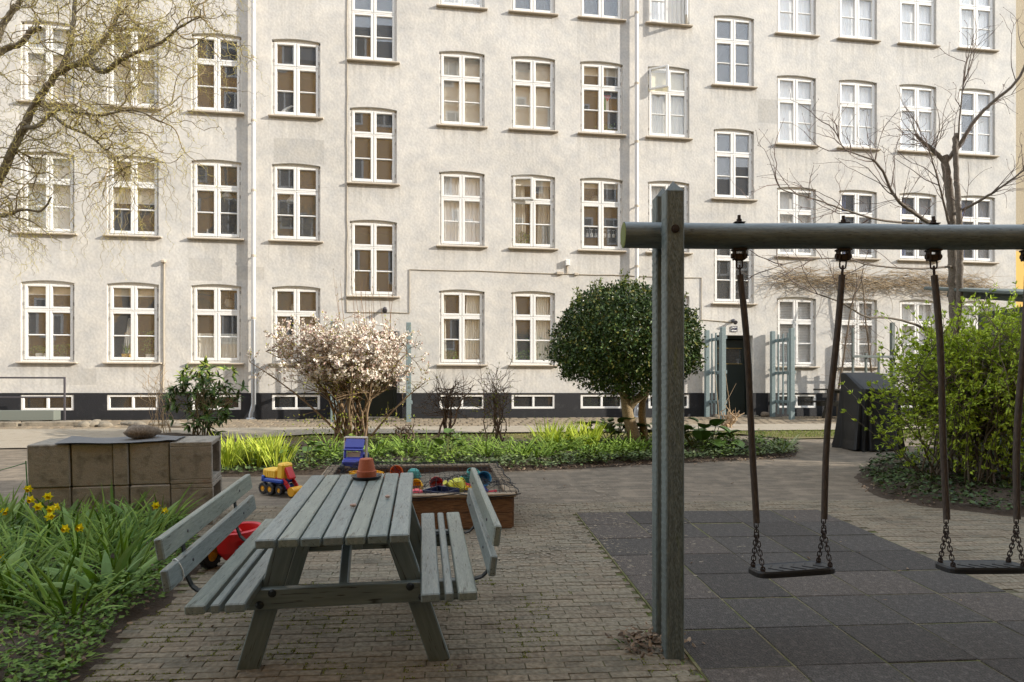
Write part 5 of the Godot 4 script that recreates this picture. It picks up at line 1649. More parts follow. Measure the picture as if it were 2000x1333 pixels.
func grill() -> void:
	var t := thing("covered_barbecue", "barbecue under a black fabric cover beside the leafy bush", "barbecue", Transform3D(tilt(0.35), on(5.95, -12.0)))
	var f := FastNoiseLite.new()
	f.seed = 9
	f.frequency = 1.0
	var m := MB.new()
	# cover: rings from hem to top, folds deepening downwards
	var rings := [[0.0, 0.445, 0.35, 0.05], [0.15, 0.425, 0.33, 0.045], [0.45, 0.408, 0.315, 0.03], [0.75, 0.40, 0.305, 0.018], [0.95, 0.395, 0.30, 0.008], [1.0, 0.39, 0.29, 0.004], [1.12, 0.385, 0.19, 0.004], [1.23, 0.38, 0.09, 0.003], [1.25, 0.36, 0.07, 0.0]]
	var n := 64
	var pt := func(i: int, j: int) -> Vector3:
		var q: Array = rings[i]
		var a := TAU * j / n
		var cx: float = signf(cos(a)) * pow(absf(cos(a)), 0.28) * q[1]
		var cz: float = signf(sin(a)) * pow(absf(sin(a)), 0.28) * q[2]
		if q[0] > 1.0: cz -= (q[0] - 1.0) * 0.8
		var fold: float = q[3] * (sin(a * 9.0 + 1.2 * sin(a * 2.0)) + 0.6 * f.get_noise_2d(cos(a) * 3.0, sin(a) * 3.0))
		var k := 1.0 + fold / 0.4
		return Vector3(cx * k, q[0] + (0.015 * sin(a * 5.0) if i == 0 else 0.0), cz * k)
	for i in rings.size() - 1:
		for j in n:
			var a: Vector3 = pt.call(i, j); var b: Vector3 = pt.call(i, (j + 1) % n); var d: Vector3 = pt.call(i + 1, (j + 1) % n); var e: Vector3 = pt.call(i + 1, j)
			m.quad(a, e, d, b)
	for j in n: m.tri(Vector3(0, 1.254, -0.2), pt.call(8, (j + 1) % n), pt.call(8, j))
	put(m.mesh(), "fabric_cover", M.grill_cover, t)
	part_box("cart", M.steel, t, Vector3(0, 0.5, 0), Vector3(0.6, 0.8, 0.4), 0.02)
	for e: float in [-1.0, 1.0]: part_box("leg", M.steel, t, Vector3(e * 0.26, 0.05, 0), Vector3(0.05, 0.1, 0.3), 0.004)

# ---------- plants
func in_ball(rng: RandomNumberGenerator) -> Vector3:
	return rdir(rng) * pow(rng.randf(), 0.34)
func shrub_wood(m: MB, rng: RandomNumberGenerator, base: Vector3, spread: float, cc: Vector3, rad: Vector3, stems: int, subs: int, twigs: int, r0: float, c0: Color, c1: Color, curl: float, twig_len := 0.3) -> Array:
	var tips := []
	for s in stems:
		var a := base + Vector3(clampf(rng.randfn(), -1.4, 1.4) * spread, -0.05, clampf(rng.randfn(), -1.4, 1.4) * spread)
		var g := in_ball(rng)
		var tg := cc + Vector3(g.x, absf(g.y) * 0.9 - 0.1, g.z) * rad * 0.85
		var ctl := Vector3(lerpf(a.x, tg.x, 0.35), lerpf(a.y, tg.y, 0.65), lerpf(a.z, tg.z, 0.35))
		var p := PackedVector3Array()
		var j := Vector3.ZERO
		for i in 11:
			var t := i / 10.0
			if i > 0: j += Vector3(rng.randfn(), rng.randfn() * 0.4, rng.randfn()) * curl * 0.12
			p.append(a.lerp(ctl, t).lerp(ctl.lerp(tg, t), t) + j)
		m.col = tint(rng, c0, c1)
		m.tube(p, taper(11, r0 * rng.randf_range(0.7, 1.2), r0 * 0.3), 6, false)
		for k in subs:
			var q := p[rng.randi_range(4, 10)]
			var t2 := cc + rdir(rng) * rad * rng.randf_range(0.75, 1.05)
			var d := t2 - q
			var l := minf(d.length(), rng.randf_range(0.3, 0.95))
			var p2 := wander(rng, q, d, l, 6, curl, Vector3(0, 0.03, 0))
			m.tube(p2, taper(7, r0 * 0.36, 0.004), 4, false)
			for w in twigs:
				var st := p2[rng.randi_range(2, 6)]
				var dd := (d.normalized() + rdir(rng) * 0.9 + Vector3(0, 0.25, 0)).normalized()
				var p3 := wander(rng, st, dd, twig_len * rng.randf_range(0.5, 1.2), 4, curl)
				m.tube(p3, taper(5, 0.0042, 0.0018), 3, false)
				for i in [2, 3, 4]: tips.append([p3[i], (p3[i] - p3[i - 1]).normalized()])
	return tips

func round_shrub() -> void:
	var t := thing("round_shrub", "dense evergreen shrub clipped to a ball on pale stems", "shrub", Transform3D(Basis(), on(2.04, -11.92)))
	var rng := RandomNumberGenerator.new()
	rng.seed = 101
	var b := t.position
	var cc := Vector3(1.89, 2.36, -11.9) - b
	var rad := Vector3(1.22, 0.99, 1.15)
	var m := MB.new()
	m.col = Color(0.40, 0.30, 0.17)
	for q: Array in [[[Vector3(0.05, -0.05, 0.05), Vector3(-0.02, 0.25, 0.05), Vector3(-0.1, 0.5, 0.03), Vector3(-0.16, 0.75, 0), Vector3(-0.2, 1.0, 0), Vector3(-0.45, 1.5, 0.1), Vector3(-0.6, 2.0, 0)], 0.105], [[Vector3(0.17, -0.05, -0.1), Vector3(0.14, 0.25, -0.1), Vector3(0.12, 0.5, -0.12), Vector3(0.15, 0.75, -0.1), Vector3(0.3, 1.05, -0.1), Vector3(0.5, 1.6, -0.2)], 0.07], [[Vector3(-0.12, 0.6, 0.0), Vector3(0.0, 0.75, 0.05), Vector3(0.2, 0.92, 0.05), Vector3(0.45, 1.15, 0.1), Vector3(0.7, 1.7, 0.1)], 0.07], [[Vector3(-0.18, 0.85, 0.0), Vector3(-0.25, 1.1, -0.1), Vector3(-0.1, 1.5, -0.3), Vector3(0.0, 2.1, -0.3)], 0.06]]:
		var p := PackedVector3Array()
		for w: Vector3 in q[0]: p.append(w + Vector3(rng.randfn(), 0, rng.randfn()) * 0.012)
		m.tube(p, taper(p.size(), q[1] * 1.1, q[1] * 0.55), 12, false)
	put(m.mesh(), "trunk", M.bark, t)
	m = MB.new()
	var f := FastNoiseLite.new()
	f.seed = 4
	f.frequency = 1.1
	var f2 := FastNoiseLite.new()
	f2.seed = 6
	f2.frequency = 3.5
	for i in 40000:
		var d := rdir(rng)
		if d.y < -0.55 and rng.randf() < 0.55: continue
		var shape := 1.0 + 0.09 * f.get_noise_3dv(d * 1.3) + 0.1 * f2.get_noise_3dv(d)
		# flatter underneath
		if d.y < 0.0: shape *= 1.0 - 0.2 * d.y * d.y + 0.16 * f2.get_noise_3dv(d * 1.6)
		var k := 1.0 - 0.34 * pow(rng.randf(), 1.7)
		if rng.randf() < 0.04: k = rng.randf_range(1.0, 1.06)
		if rng.randf() < 0.15: k = rng.randf_range(0.4, 0.75)
		var p := cc + d * rad * shape * k
		var patch := clampf(0.5 + f2.get_noise_3dv(p * 0.7) * 1.2, 0, 1)
		m.col = tint(rng, Color(0.02, 0.042, 0.012), Color(0.07, 0.115, 0.026), 0.25)
		if rng.randf() < 0.05 + 0.1 * patch: m.col = tint(rng, Color(0.13, 0.16, 0.03), Color(0.24, 0.22, 0.06))
		m.leaf(p, (d * 0.7 + rdir(rng)).normalized(), (d + rdir(rng) * 0.5).normalized(), rng.randf_range(0.045, 0.072), rng.randf_range(0.028, 0.042))
	for s in 34:
		var a := rng.randf_range(-0.95, 0.95)
		var q := wander(rng, cc + Vector3(a, sqrt(1.0 - a * a) * 1.0, rng.randf_range(-0.3, 0.5)) * rad * 0.97, Vector3(0, 1, 0), rng.randf_range(0.08, 0.26), 5, 0.1)
		for i in 6:
			for e in 4:
				m.col = tint(rng, Color(0.1, 0.14, 0.03), Color(0.22, 0.25, 0.05))
				m.leaf(q[i], (rdir(rng) + Vector3(0, 0.5, 0)).normalized(), rdir(rng), 0.045, 0.024)
	put(m.mesh(), "crown", M.leaf_gloss, t)

func blossom_shrub() -> void:
	var t := thing("blossoming_shrub", "wide spreading shrub covered in pale pink blossom", "shrub", Transform3D(Basis(), on(-2.62, -11.86)))
	var rng := RandomNumberGenerator.new()
	rng.seed = 111
	var b := t.position
	var cc := Vector3(-2.76, 2.22, -11.86) - b
	var rad := Vector3(1.6, 0.58, 1.1)
	var m := MB.new()
	var tips := shrub_wood(m, rng, Vector3.ZERO, 0.2, cc, rad, 36, 11, 6, 0.02, Color(0.13, 0.085, 0.05), Color(0.26, 0.18, 0.1), 0.16, 0.26)
	# low arching branch on one side and straight whips above
	for q: Array in [[Vector3(-0.1, 0, 0), Vector3(-0.7, 0.75, 0.1), Vector3(-1.65, 1.35, 0.2)], [Vector3(0.2, 0, 0.1), Vector3(0.75, 0.7, 0.2), Vector3(1.2, 1.0, 0.3)]]:
		var p := PackedVector3Array()
		for i in 9:
			var k := i / 8.0
			p.append(q[0].lerp(q[1], k).lerp(q[1].lerp(q[2], k), k))
		m.col = Color(0.2, 0.14, 0.08)
		m.tube(p, taper(9, 0.022, 0.006), 6, false)
		for k in range(3, 9):
			for e in 4:
				var p3 := wander(rng, p[k], rdir(rng) + Vector3(0, 0.6, 0), rng.randf_range(0.15, 0.4), 4, 0.2)
				m.tube(p3, taper(5, 0.005, 0.002), 3, false)
				for w in [2, 3, 4]: tips.append([p3[w], (p3[w] - p3[w - 1]).normalized()])
	for i in 14:
		var a := cc + Vector3(rng.randf_range(-0.3, 0.9), 0.4, rng.randf_range(-0.5, 0.3))
		var p := wander(rng, a, Vector3(rng.randfn() * 0.08, 1, 0), rng.randf_range(0.5, 1.15), 7, 0.03)
		m.col = Color(0.2, 0.12, 0.07)
		m.tube(p, taper(8, 0.006, 0.002), 4, false)
		for k in [4, 5, 6, 7]: tips.append([p[k], Vector3.UP, 1])
	put(m.mesh(), "branches", M.twig, t)
	var bl := MB.new()
	var lf := MB.new()
	var f := FastNoiseLite.new()
	f.seed = 12
	f.frequency = 1.3
	for q: Array in tips:
		var p: Vector3 = q[0]
		if q.size() > 2:
			lf.col = tint(rng, Color(0.2, 0.12, 0.06), Color(0.3, 0.26, 0.08))
			lf.leaf(p, (q[1] + rdir(rng) * 0.5).normalized(), rdir(rng), 0.04, 0.014)
			continue
		var rel := (p - cc) / rad
		var bloom := 0.47 + 0.4 * f.get_noise_3dv(p * 1.3) + 0.25 * (1.0 - rel.length()) + 0.1
		if rel.length() > 1.1: bloom -= 0.25
		if rel.y < -0.75: bloom -= 0.5
		if rng.randf() < bloom:
			var n := rng.randi_range(3, 7)
			for i in n:
				var c := p + rdir(rng) * rng.randf_range(0.01, 0.05)
				bl.col = tint(rng, Color(0.74, 0.64, 0.55), Color(0.88, 0.85, 0.76), 0.06)
				if rng.randf() < 0.15: bl.col = tint(rng, Color(0.55, 0.37, 0.32), Color(0.64, 0.48, 0.42))
				var ax := (rdir(rng) + (p - cc).normalized()).normalized()
				var e1 := ax.cross(Vector3(0.3, 0.8, 0.5)).normalized()
				for k in 3:
					var an := TAU * k / 3.0 + i
					var d := (e1.rotated(ax, an) + ax * 0.5).normalized()
					bl.leaf(c, d, ax, rng.randf_range(0.02, 0.034), 0.026, 0.1)
		if rng.randf() < 0.5 + 0.5 * clampf(absf(rel.x) - 0.55, 0.0, 1.0):
			lf.col = tint(rng, Color(0.24, 0.26, 0.03), Color(0.48, 0.46, 0.08))
			lf.leaf(p, (q[1] + rdir(rng) * 0.7 + Vector3(0, 0.5, 0)).normalized(), rdir(rng), rng.randf_range(0.03, 0.06), 0.018)
	# leafy suckers at the foot
	for i in 420:
		var p := Vector3(rng.randfn() * 0.55, rng.randf_range(0.02, 0.5), rng.randfn() * 0.3 + 0.1)
		lf.col = tint(rng, Color(0.14, 0.19, 0.03), Color(0.34, 0.36, 0.07))
		lf.leaf(p, (rdir(rng) + Vector3(0, 0.6, 0)).normalized(), rdir(rng), 0.05, 0.022)
	put(bl.mesh(), "blossom", M.blossom, t)
	put(lf.mesh(), "foliage", M.leaf, t)

func leafy_bush() -> void:
	var t := thing("leafy_bush", "large loose bush in fresh yellow-green leaf behind the swings", "bush", Transform3D(Basis(), on(5.6, -8.75)))
	var rng := RandomNumberGenerator.new()
	rng.seed = 121
	var b := t.position
	var cc := Vector3(0.05, 1.22, 0.0)
	var rad := Vector3(1.42, 1.15, 1.2)
	var m := MB.new()
	var tips := shrub_wood(m, rng, Vector3(0, 0, 0), 0.4, cc, rad, 54, 10, 6, 0.014, Color(0.06, 0.05, 0.035), Color(0.13, 0.1, 0.065), 0.13, 0.32)
	# stems fanning low and outwards
	for i in 36:
		var a := rng.randf() * TAU
		var p := wander(rng, Vector3(cos(a) * 0.5, 0, sin(a) * 0.5), Vector3(cos(a) * 0.75, 1.0, sin(a) * 0.75), rng.randf_range(1.0, 1.9), 8, 0.08)
		m.col = Color(0.07, 0.055, 0.035)
		m.tube(p, taper(9, 0.009, 0.003), 4, false)
		for k in range(2, 9):
			for e in 2: tips.append([p[k], (p[k] - p[k - 1]).normalized()])
	put(m.mesh(), "branches", M.twig, t)
	var lf := MB.new()
	for q: Array in tips:
		if rng.randf() < 0.1: continue
		for e in (4 if rng.randf() < 0.6 else 5):
			lf.col = tint(rng, Color(0.19, 0.27, 0.03), Color(0.47, 0.58, 0.075), 0.15)
			lf.leaf(q[0] + rdir(rng) * 0.015, (q[1] + rdir(rng) * 0.8).normalized(), (rdir(rng) + Vector3(0, 1, 0)).normalized(), rng.randf_range(0.04, 0.068), rng.randf_range(0.018, 0.028))
	put(lf.mesh(), "foliage", M.leaf, t)

func laurel() -> void:
	var t := thing("laurel_shrub", "leafy evergreen shrub with long glossy leaves behind the blocks", "shrub", Transform3D(Basis(), on(-5.38, -12.5)))
	var rng := RandomNumberGenerator.new()
	rng.seed = 131
	var m := MB.new()
	var tips := shrub_wood(m, rng, Vector3.ZERO, 0.1, Vector3(0.05, 0.72, 0), Vector3(0.72, 0.55, 0.55), 14, 4, 2, 0.014, Color(0.16, 0.13, 0.07), Color(0.2, 0.17, 0.08), 0.1, 0.16)
	put(m.mesh(), "branches", M.twig, t)
	var lf := MB.new()
	for i in range(0, tips.size(), 3):
		var q: Array = tips[i + 2]
		var n := rng.randi_range(5, 8)
		var e1: Vector3 = (q[1] as Vector3).cross(Vector3(0.4, 0.2, 0.8)).normalized()
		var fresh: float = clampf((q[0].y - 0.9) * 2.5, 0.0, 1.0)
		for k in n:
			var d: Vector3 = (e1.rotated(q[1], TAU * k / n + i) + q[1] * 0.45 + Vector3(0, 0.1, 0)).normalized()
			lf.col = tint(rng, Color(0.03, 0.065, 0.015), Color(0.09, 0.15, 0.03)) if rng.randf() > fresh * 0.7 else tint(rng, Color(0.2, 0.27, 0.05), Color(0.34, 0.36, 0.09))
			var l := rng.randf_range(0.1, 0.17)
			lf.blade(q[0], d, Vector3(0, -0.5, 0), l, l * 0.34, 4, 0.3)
	put(lf.mesh(), "foliage", M.leaf_gloss, t)

func bare_shrubs() -> void:
	var rng := RandomNumberGenerator.new()
	rng.seed = 141
	var list := [
		["bare_shrub", "leafless brown shrub with knobbly spreading crown before basement window", Vector3(-1.15, 0, -12.36), Vector3(0.05, 0.78, 0), Vector3(0.55, 0.36, 0.4), 7, 7, 5, 0.022, 0.2, 0],
		["bare_shrub", "upright leafless shrub with small new leaves beside the round one", Vector3(-0.28, 0, -12.0), Vector3(0.0, 0.75, 0), Vector3(0.3, 0.72, 0.25), 13, 4, 3, 0.012, 0.24, 1],
		["bare_shrub", "thin tan bare stems standing beside the glossy evergreen shrub", Vector3(-6.3, 0, -12.85), Vector3(0.0, 0.75, 0), Vector3(0.45, 0.5, 0.3), 16, 2, 2, 0.006, 0.2, 2],
		["cut_shrub", "cut-back dark stump of stubby stems in the planted bed", Vector3(-1.7, 0, -11.5), Vector3(0.0, 0.24, 0), Vector3(0.16, 0.16, 0.12), 16, 1, 0, 0.017, 0.1, 0],
		["cut_shrub", "cut-back pale shrub stump sprouting thin shoots near green door", Vector3(4.52, 0, -15.06), Vector3(0.05, 0.22, 0), Vector3(0.3, 0.2, 0.2), 12, 1, 0, 0.03, 0.1, 3]]
	for q: Array in list:
		var t := thing(q[0], q[1], "shrub", Transform3D(Basis(), on(q[2].x, q[2].z, 0.04)))
		var m := MB.new()
		var c0 := Color(0.075, 0.05, 0.035)
		var c1 := Color(0.15, 0.1, 0.065)
		if q[10] == 2: c0 = Color(0.3, 0.22, 0.13); c1 = Color(0.4, 0.3, 0.18)
		if q[10] == 3: c0 = Color(0.3, 0.2, 0.12); c1 = Color(0.45, 0.33, 0.2)
		var tips := shrub_wood(m, rng, Vector3.ZERO, 0.09 if q[8] > 0.01 else 0.12, q[3], q[4], q[5], q[6], q[7], q[8], c0, c1, 0.2, q[9])
		if q[10] == 3:
			for k: float in [-0.15, 0.05]:
				m.tube(wander(rng, Vector3(k, 0, 0), Vector3(k * 0.6, 1, 0), 1.15, 8, 0.05), taper(9, 0.008, 0.003), 5, false)
			m.tube(wander(rng, Vector3(-0.05, 0.45, 0), Vector3(0.6, 1, 0), 0.5, 5, 0.05), taper(6, 0.006, 0.003), 5, false)
		put(m.mesh(), "branches", M.twig, t)
		if q[10] == 1:
			var lf := MB.new()
			for w: Array in tips:
				if w[0].y < 0.75 and rng.randf() < 0.75 or rng.randf() < 0.12:
					lf.col = tint(rng, Color(0.1, 0.13, 0.02), Color(0.26, 0.28, 0.05))
					lf.leaf(w[0], (w[1] + rdir(rng)).normalized(), rdir(rng), 0.045, 0.02)
			put(lf.mesh(), "foliage", M.leaf, t)

func clump(called: String, label: String, cat: String, group: String, at: Vector2, n: int, spread: float, l0: float, l1: float, w: float, c0: Color, c1: Color, lean: float, bend: float, rng: RandomNumberGenerator, mat: Material, lift := 0.05) -> void:
	var t := thing(called, label, cat, Transform3D(Basis(), on(at.x, at.y, lift)), group)
	var m := MB.new()
	for i in n:
		var a := rng.randf() * TAU
		var r := sqrt(rng.randf()) * spread
		var d := Vector3(cos(a) * lean * (0.3 + r / maxf(spread, 0.01)), 1, sin(a) * lean * (0.3 + r / maxf(spread, 0.01))) + Vector3(rng.randfn(), 0, rng.randfn()) * 0.12
		m.col = tint(rng, c0, c1, 0.18)
		var bd := Vector3(cos(a), -0.75, sin(a)) * bend * rng.randf_range(0.3, 1.5)
		m.blade(Vector3(cos(a) * r, -0.03, sin(a) * r), d.normalized(), bd, rng.randf_range(l0, l1), w * rng.randf_range(0.7, 1.2), 6)
	put(m.mesh(), "leaves", mat, t)

func bergenia(label: String, at: Vector2, n: int, spread: float, size: float, rng: RandomNumberGenerator) -> void:
	var t := thing("broad_leaf_plant", label, "plant", Transform3D(Basis(), on(at.x, at.y, 0.05)), "broad-leaved plants in the bed")
	for i in n:
		var a := rng.randf() * TAU
		var r := sqrt(rng.randf()) * spread
		var h := rng.randf_range(0.12, 0.42) * (1.15 - r / spread * 0.5)
		var p := Vector3(cos(a) * r, h, sin(a) * r * 0.7)
		var d := (Vector3(cos(a), rng.randf_range(-0.1, 0.7), sin(a)) + rdir(rng) * 0.3).normalized()
		var s := size * rng.randf_range(0.7, 1.15)
		var m := MB.new()
		m.col = tint(rng, Color(0.045, 0.09, 0.02), Color(0.13, 0.21, 0.04))
		var side := d.cross(Vector3.UP).normalized()
		var up := side.cross(d)
		var rows := []
		for k in 6:
			var f := k / 5.0
			var ww := s * 0.5 * sqrt(maxf(0.0, sin(PI * minf(1.0, 0.12 + f * 0.88)))) * (1.0 if k < 5 else 0.1)
			var c := p + d * s * f - up * s * 0.25 * f * f
			rows.append([c - side * ww + up * ww * 0.35, c, c + side * ww + up * ww * 0.35])
		for k in 5:
			m.quad(rows[k][0], rows[k][1], rows[k + 1][1], rows[k + 1][0])
			m.quad(rows[k][1], rows[k][2], rows[k + 1][2], rows[k + 1][1])
		m.col = Color(0.12, 0.14, 0.05)
		m.tube(PackedVector3Array([Vector3(p.x * 0.4, -0.05, p.z * 0.4), Vector3(p.x * 0.8, h * 0.6, p.z * 0.8), p]), taper(3, 0.008, 0.006), 5, false)
		put(m.mesh(), "leaf", M.leaf_gloss, t)

func scatter(p: PackedVector2Array, n: int, rng: RandomNumberGenerator, low: float, high: float, size: float, c0: Color, c1: Color, fn: FastNoiseLite, thr: float, m: MB, edge := 0.0) -> void:
	var r := Rect2(p[0], Vector2.ZERO)
	for q in p: r = r.expand(q)
	var k := 0
	var tries := 0
	while k < n and tries < n * 12:
		tries += 1
		var w := Vector2(rng.randf_range(r.position.x - edge, r.end.x + edge), rng.randf_range(r.position.y - edge, r.end.y + edge))
		if not Geometry2D.is_point_in_polygon(w + Vector2(rng.randfn(), rng.randfn()) * edge, p): continue
		if -w.y * 0.85 + 1.0 < absf(w.x): continue
		var v := fn.get_noise_2d(w.x, w.y)
		if v < thr + rng.randf() * 0.25 - 0.12: continue
		k += 1
		var hh := rng.randf_range(low, high) * clampf(0.5 + v * 1.5, 0.3, 1.3)
		m.col = tint(rng, c0, c1, 0.2)
		var d := Vector3(rng.randfn(), rng.randf_range(-0.1, 0.5), rng.randfn()).normalized()
		m.leaf(on(w.x, w.y, 0.04 + hh), d, (Vector3.UP + rdir(rng) * 0.5).normalized(), size * rng.randf_range(0.6, 1.2), size * rng.randf_range(0.45, 0.8), 0.15)

func beds() -> void:
	var rng := RandomNumberGenerator.new()
	rng.seed = 151
	var f := FastNoiseLite.new()
	f.seed = 15
	f.frequency = 0.8
	var f2 := FastNoiseLite.new()
	f2.seed = 25
	f2.frequency = 1.4
	var bed_low := poly([[-4.5, -9.2], [-3.5, -8.85], [-2.3, -9.1], [-1.2, -9.3], [0.0, -9.45], [1.0, -9.75], [1.95, -10.15], [3.0, -10.5], [4.1, -10.85], [4.45, -11.3], [4.7, -12.0], [4.3, -12.5], [3.0, -12.4], [1.5, -12.0], [0.0, -11.75], [-1.5, -11.6], [-3.1, -11.4], [-4.0, -11.0]])
	var m := MB.new()
	scatter(bed_low, 20000, rng, 0.0, 0.10, 0.055, Color(0.035, 0.06, 0.022), Color(0.13, 0.18, 0.06), f, -0.5, m, 0.06)
	scatter(bed_low, 5200, rng, 0.03, 0.2, 0.065, Color(0.07, 0.13, 0.02), Color(0.22, 0.31, 0.055), f2, 0.12, m)
	scatter(poly([[-2.2, -9.1], [0.0, -9.4], [1.95, -10.1], [4.2, -10.9], [4.5, -11.5], [2.0, -10.9], [-2.2, -9.8]]), 4200, rng, 0.0, 0.12, 0.055, Color(0.06, 0.085, 0.03), Color(0.22, 0.27, 0.12), f, -0.5, m, 0.08)
	one(m.mesh(), "ground_cover", M.leaf_gloss, "ivy and low leafy plants covering the middle bed", "ground cover", Transform3D(), "", "stuff")
	m = MB.new()
	scatter(bed_bush, 9000, rng, 0.0, 0.14, 0.065, Color(0.018, 0.035, 0.012), Color(0.07, 0.11, 0.03), f, -0.5, m, 0.03)
	one(m.mesh(), "ivy", M.leaf_gloss, "dark ivy carpeting the soil beneath the leafy bush", "ivy", Transform3D(), "", "stuff")
	m = MB.new()
	scatter(bed_near, 20000, rng, 0.0, 0.14, 0.04, Color(0.05, 0.1, 0.02), Color(0.18, 0.27, 0.06), f, -0.28, m)
	one(m.mesh(), "weeds", M.leaf, "low fresh green weeds carpeting the daffodil bed", "weeds", Transform3D(), "", "stuff")
	# dead leaves on the soil, along edges and round the swing post
	m = MB.new()
	var dry := func(x: float, z: float, up: float) -> void:
		m.col = tint(rng, Color(0.08, 0.05, 0.03), Color(0.28, 0.2, 0.13), 0.3)
		var d := Vector3(rng.randfn(), rng.randf_range(-0.2, 0.4), rng.randfn()).normalized()
		var l := rng.randf_range(0.02, 0.045)
		m.blade(on(x, z, up + 0.012), d, rdir(rng) * 0.9, l, l * 0.6, 3, 0.3)
	for i in 900:
		var w := Vector2(rng.randf_range(-3.3, -1.95), rng.randf_range(-6.3, -3.0))
		if Geometry2D.is_point_in_polygon(w, bed_near) or rng.randf() < 0.05: dry.call(w.x, w.y, 0.02 + rng.randf() * 0.07)
	for i in 170: dry.call(0.74 + rng.randfn() * 0.09, -3.88 + rng.randfn() * 0.08, rng.randf() * 0.04)
	for i in 260: dry.call(rng.randf_range(4.0, 6.2), -7.3 - rng.randf() * 1.2, 0.01 + rng.randf() * 0.02)
	for i in 500:
		var x := rng.randf_range(-2.3, 4.3)
		dry.call(x, -9.4 - x * 0.33 * (1.0 if x > 0 else 0.25) + rng.randfn() * 0.1, 0.0)
	for i in 50: dry.call(rng.randf_range(-1.8, 3.0), rng.randf_range(-8.8, -3.5), 0.0)
	one(m.mesh(), "fallen_leaves", M.dry, "scattered dry brown leaves on soil and paving", "leaves", Transform3D(), "", "stuff")
	# sand trodden out of the pit, in patches that thin out over the bricks
	var sd := MB.new()
	for i in 9000:
		var q := Vector2(rng.randfn(), rng.randfn())
		var x := 0.15 + q.x * 0.75
		var z := -5.55 + q.y * 0.3 - q.x * 0.1
		if i % 3 == 0: x = rng.randf_range(-2.3, 1.2); z = -7.9 + rng.randfn() * 0.5
		if i % 3 == 1: x = 0.45 + rng.randfn() * 0.5; z = -6.6 + rng.randfn() * 0.6
		var w := Vector2(x, z)
		if Geometry2D.is_point_in_polygon(w, mat_area) and rng.randf() < 0.4: continue
		if f.get_noise_2d(x * 2.5, z * 5.0) < -0.05: continue
		var r := 0.0025 + 0.013 * pow(rng.randf(), 2.2)
		var a0 := rng.randf() * TAU
		var lift := 0.0035 + 0.004 * rng.randf() + (0.013 if Geometry2D.is_point_in_polygon(w, mat_area) else 0.0)
		var pts := []
		for k in 7: pts.append(on(x + cos(a0 + k * TAU / 7) * r * rng.randf_range(0.6, 1.5), z + sin(a0 + k * TAU / 7) * r * rng.randf_range(0.4, 0.9), lift - 0.002))
		for k in 7: sd.tri(on(x, z, lift), pts[(k + 1) % 7], pts[k])
	one(sd.mesh(), "loose_sand", M.sand, "thin loose sand trodden over the paving by the sandpit", "sand", Transform3D(), "", "stuff")
	# iris and day lily
	var ir := "tuft of bright yellow-green sword leaves at the blocks' end of bed"
	for i in 9: clump("iris_clump", ir, "plant", "bright tufts beside the concrete blocks", Vector2(-3.75 + (i % 5) * 0.2 + rng.randfn() * 0.05, -9.15 - (i / 5) * 0.35 + rng.randfn() * 0.06), 34, 0.13, 0.3, 0.52, 0.02, Color(0.24, 0.32, 0.03), Color(0.46, 0.5, 0.08), 0.25, 0.35, rng, M.leaf)
	ir = "tuft of bright yellow-green sword leaves before the round shrub"
	for i in 8: clump("iris_clump", ir, "plant", "bright tufts beside the round shrub", Vector2(0.55 + (i % 4) * 0.24 + rng.randfn() * 0.05, -11.2 - (i / 4) * 0.4 + rng.randfn() * 0.06), 34, 0.14, 0.32, 0.55, 0.02, Color(0.24, 0.33, 0.03), Color(0.44, 0.5, 0.07), 0.25, 0.4, rng, M.leaf)
	for i in 26:
		var x := -2.6 + i * 0.2 + rng.randfn() * 0.1
		if x > 2.2: x = rng.randf_range(-0.4, 0.5)
		clump("strap_leaf_tuft", "tuft of mid green strap leaves in the middle bed", "plant", "green tufts in the middle bed", Vector2(x, -9.9 - absf(rng.randfn()) * 0.6 - maxf(0, x) * 0.35), 30, 0.1, 0.25, 0.48, 0.02, Color(0.08, 0.14, 0.02), Color(0.22, 0.31, 0.06), 0.45, 0.9, rng, M.leaf)
	for i in 2: clump("strap_leaf_tuft", "tuft of variegated strap leaves at the bed's far tip", "plant", "tufts at the bed's far tip", Vector2(4.2 + i * 0.15, -11.15 - i * 0.3), 24, 0.1, 0.22, 0.36, 0.018, Color(0.2, 0.26, 0.12), Color(0.42, 0.46, 0.28), 0.5, 0.9, rng, M.leaf)
	bergenia("broad-leaved plant between yellow tufts and the pale stems", Vector2(1.72, -12.15), 26, 0.42, 0.26, rng)
	bergenia("broad-leaved plant just past the swing post", Vector2(3.05, -11.35), 30, 0.5, 0.25, rng)
	bergenia("broad-leaved plant tucked behind the ball shrub's stems", Vector2(2.55, -12.3), 14, 0.3, 0.24, rng)
	bergenia("small broad-leaved plant beside the bright tufts near the digger", Vector2(-2.75, -9.4), 9, 0.22, 0.16, rng)
	bergenia("small broad-leaved plant behind the wooden sandpit", Vector2(-0.9, -9.75), 7, 0.22, 0.16, rng)
	# near bed
	var k := 0
	var spots := []
	while k < 120:
		var w := Vector2(rng.randf_range(-4.6, -2.3), rng.randf_range(-6.1, -4.0))
		var inner := true
		for e in 8:
			if not Geometry2D.is_point_in_polygon(w + Vector2(cos(e * PI / 4), sin(e * PI / 4)) * 0.2, bed_near): inner = false
		if not inner: continue
		var free := true
		for s: Vector2 in spots:
			if s.distance_to(w) < 0.17: free = false
		k += 1
		if not free: continue
		spots.append(w)
		var zone := "in the middle of the near bed"
		if w.x > -2.85: zone = "beside the bench backrest"
		elif w.y < -5.6: zone = "right before the concrete blocks"
		elif w.y > -4.6: zone = "at the near bed's front edge"
		elif w.x < -3.8: zone = "at the near bed's outer side"
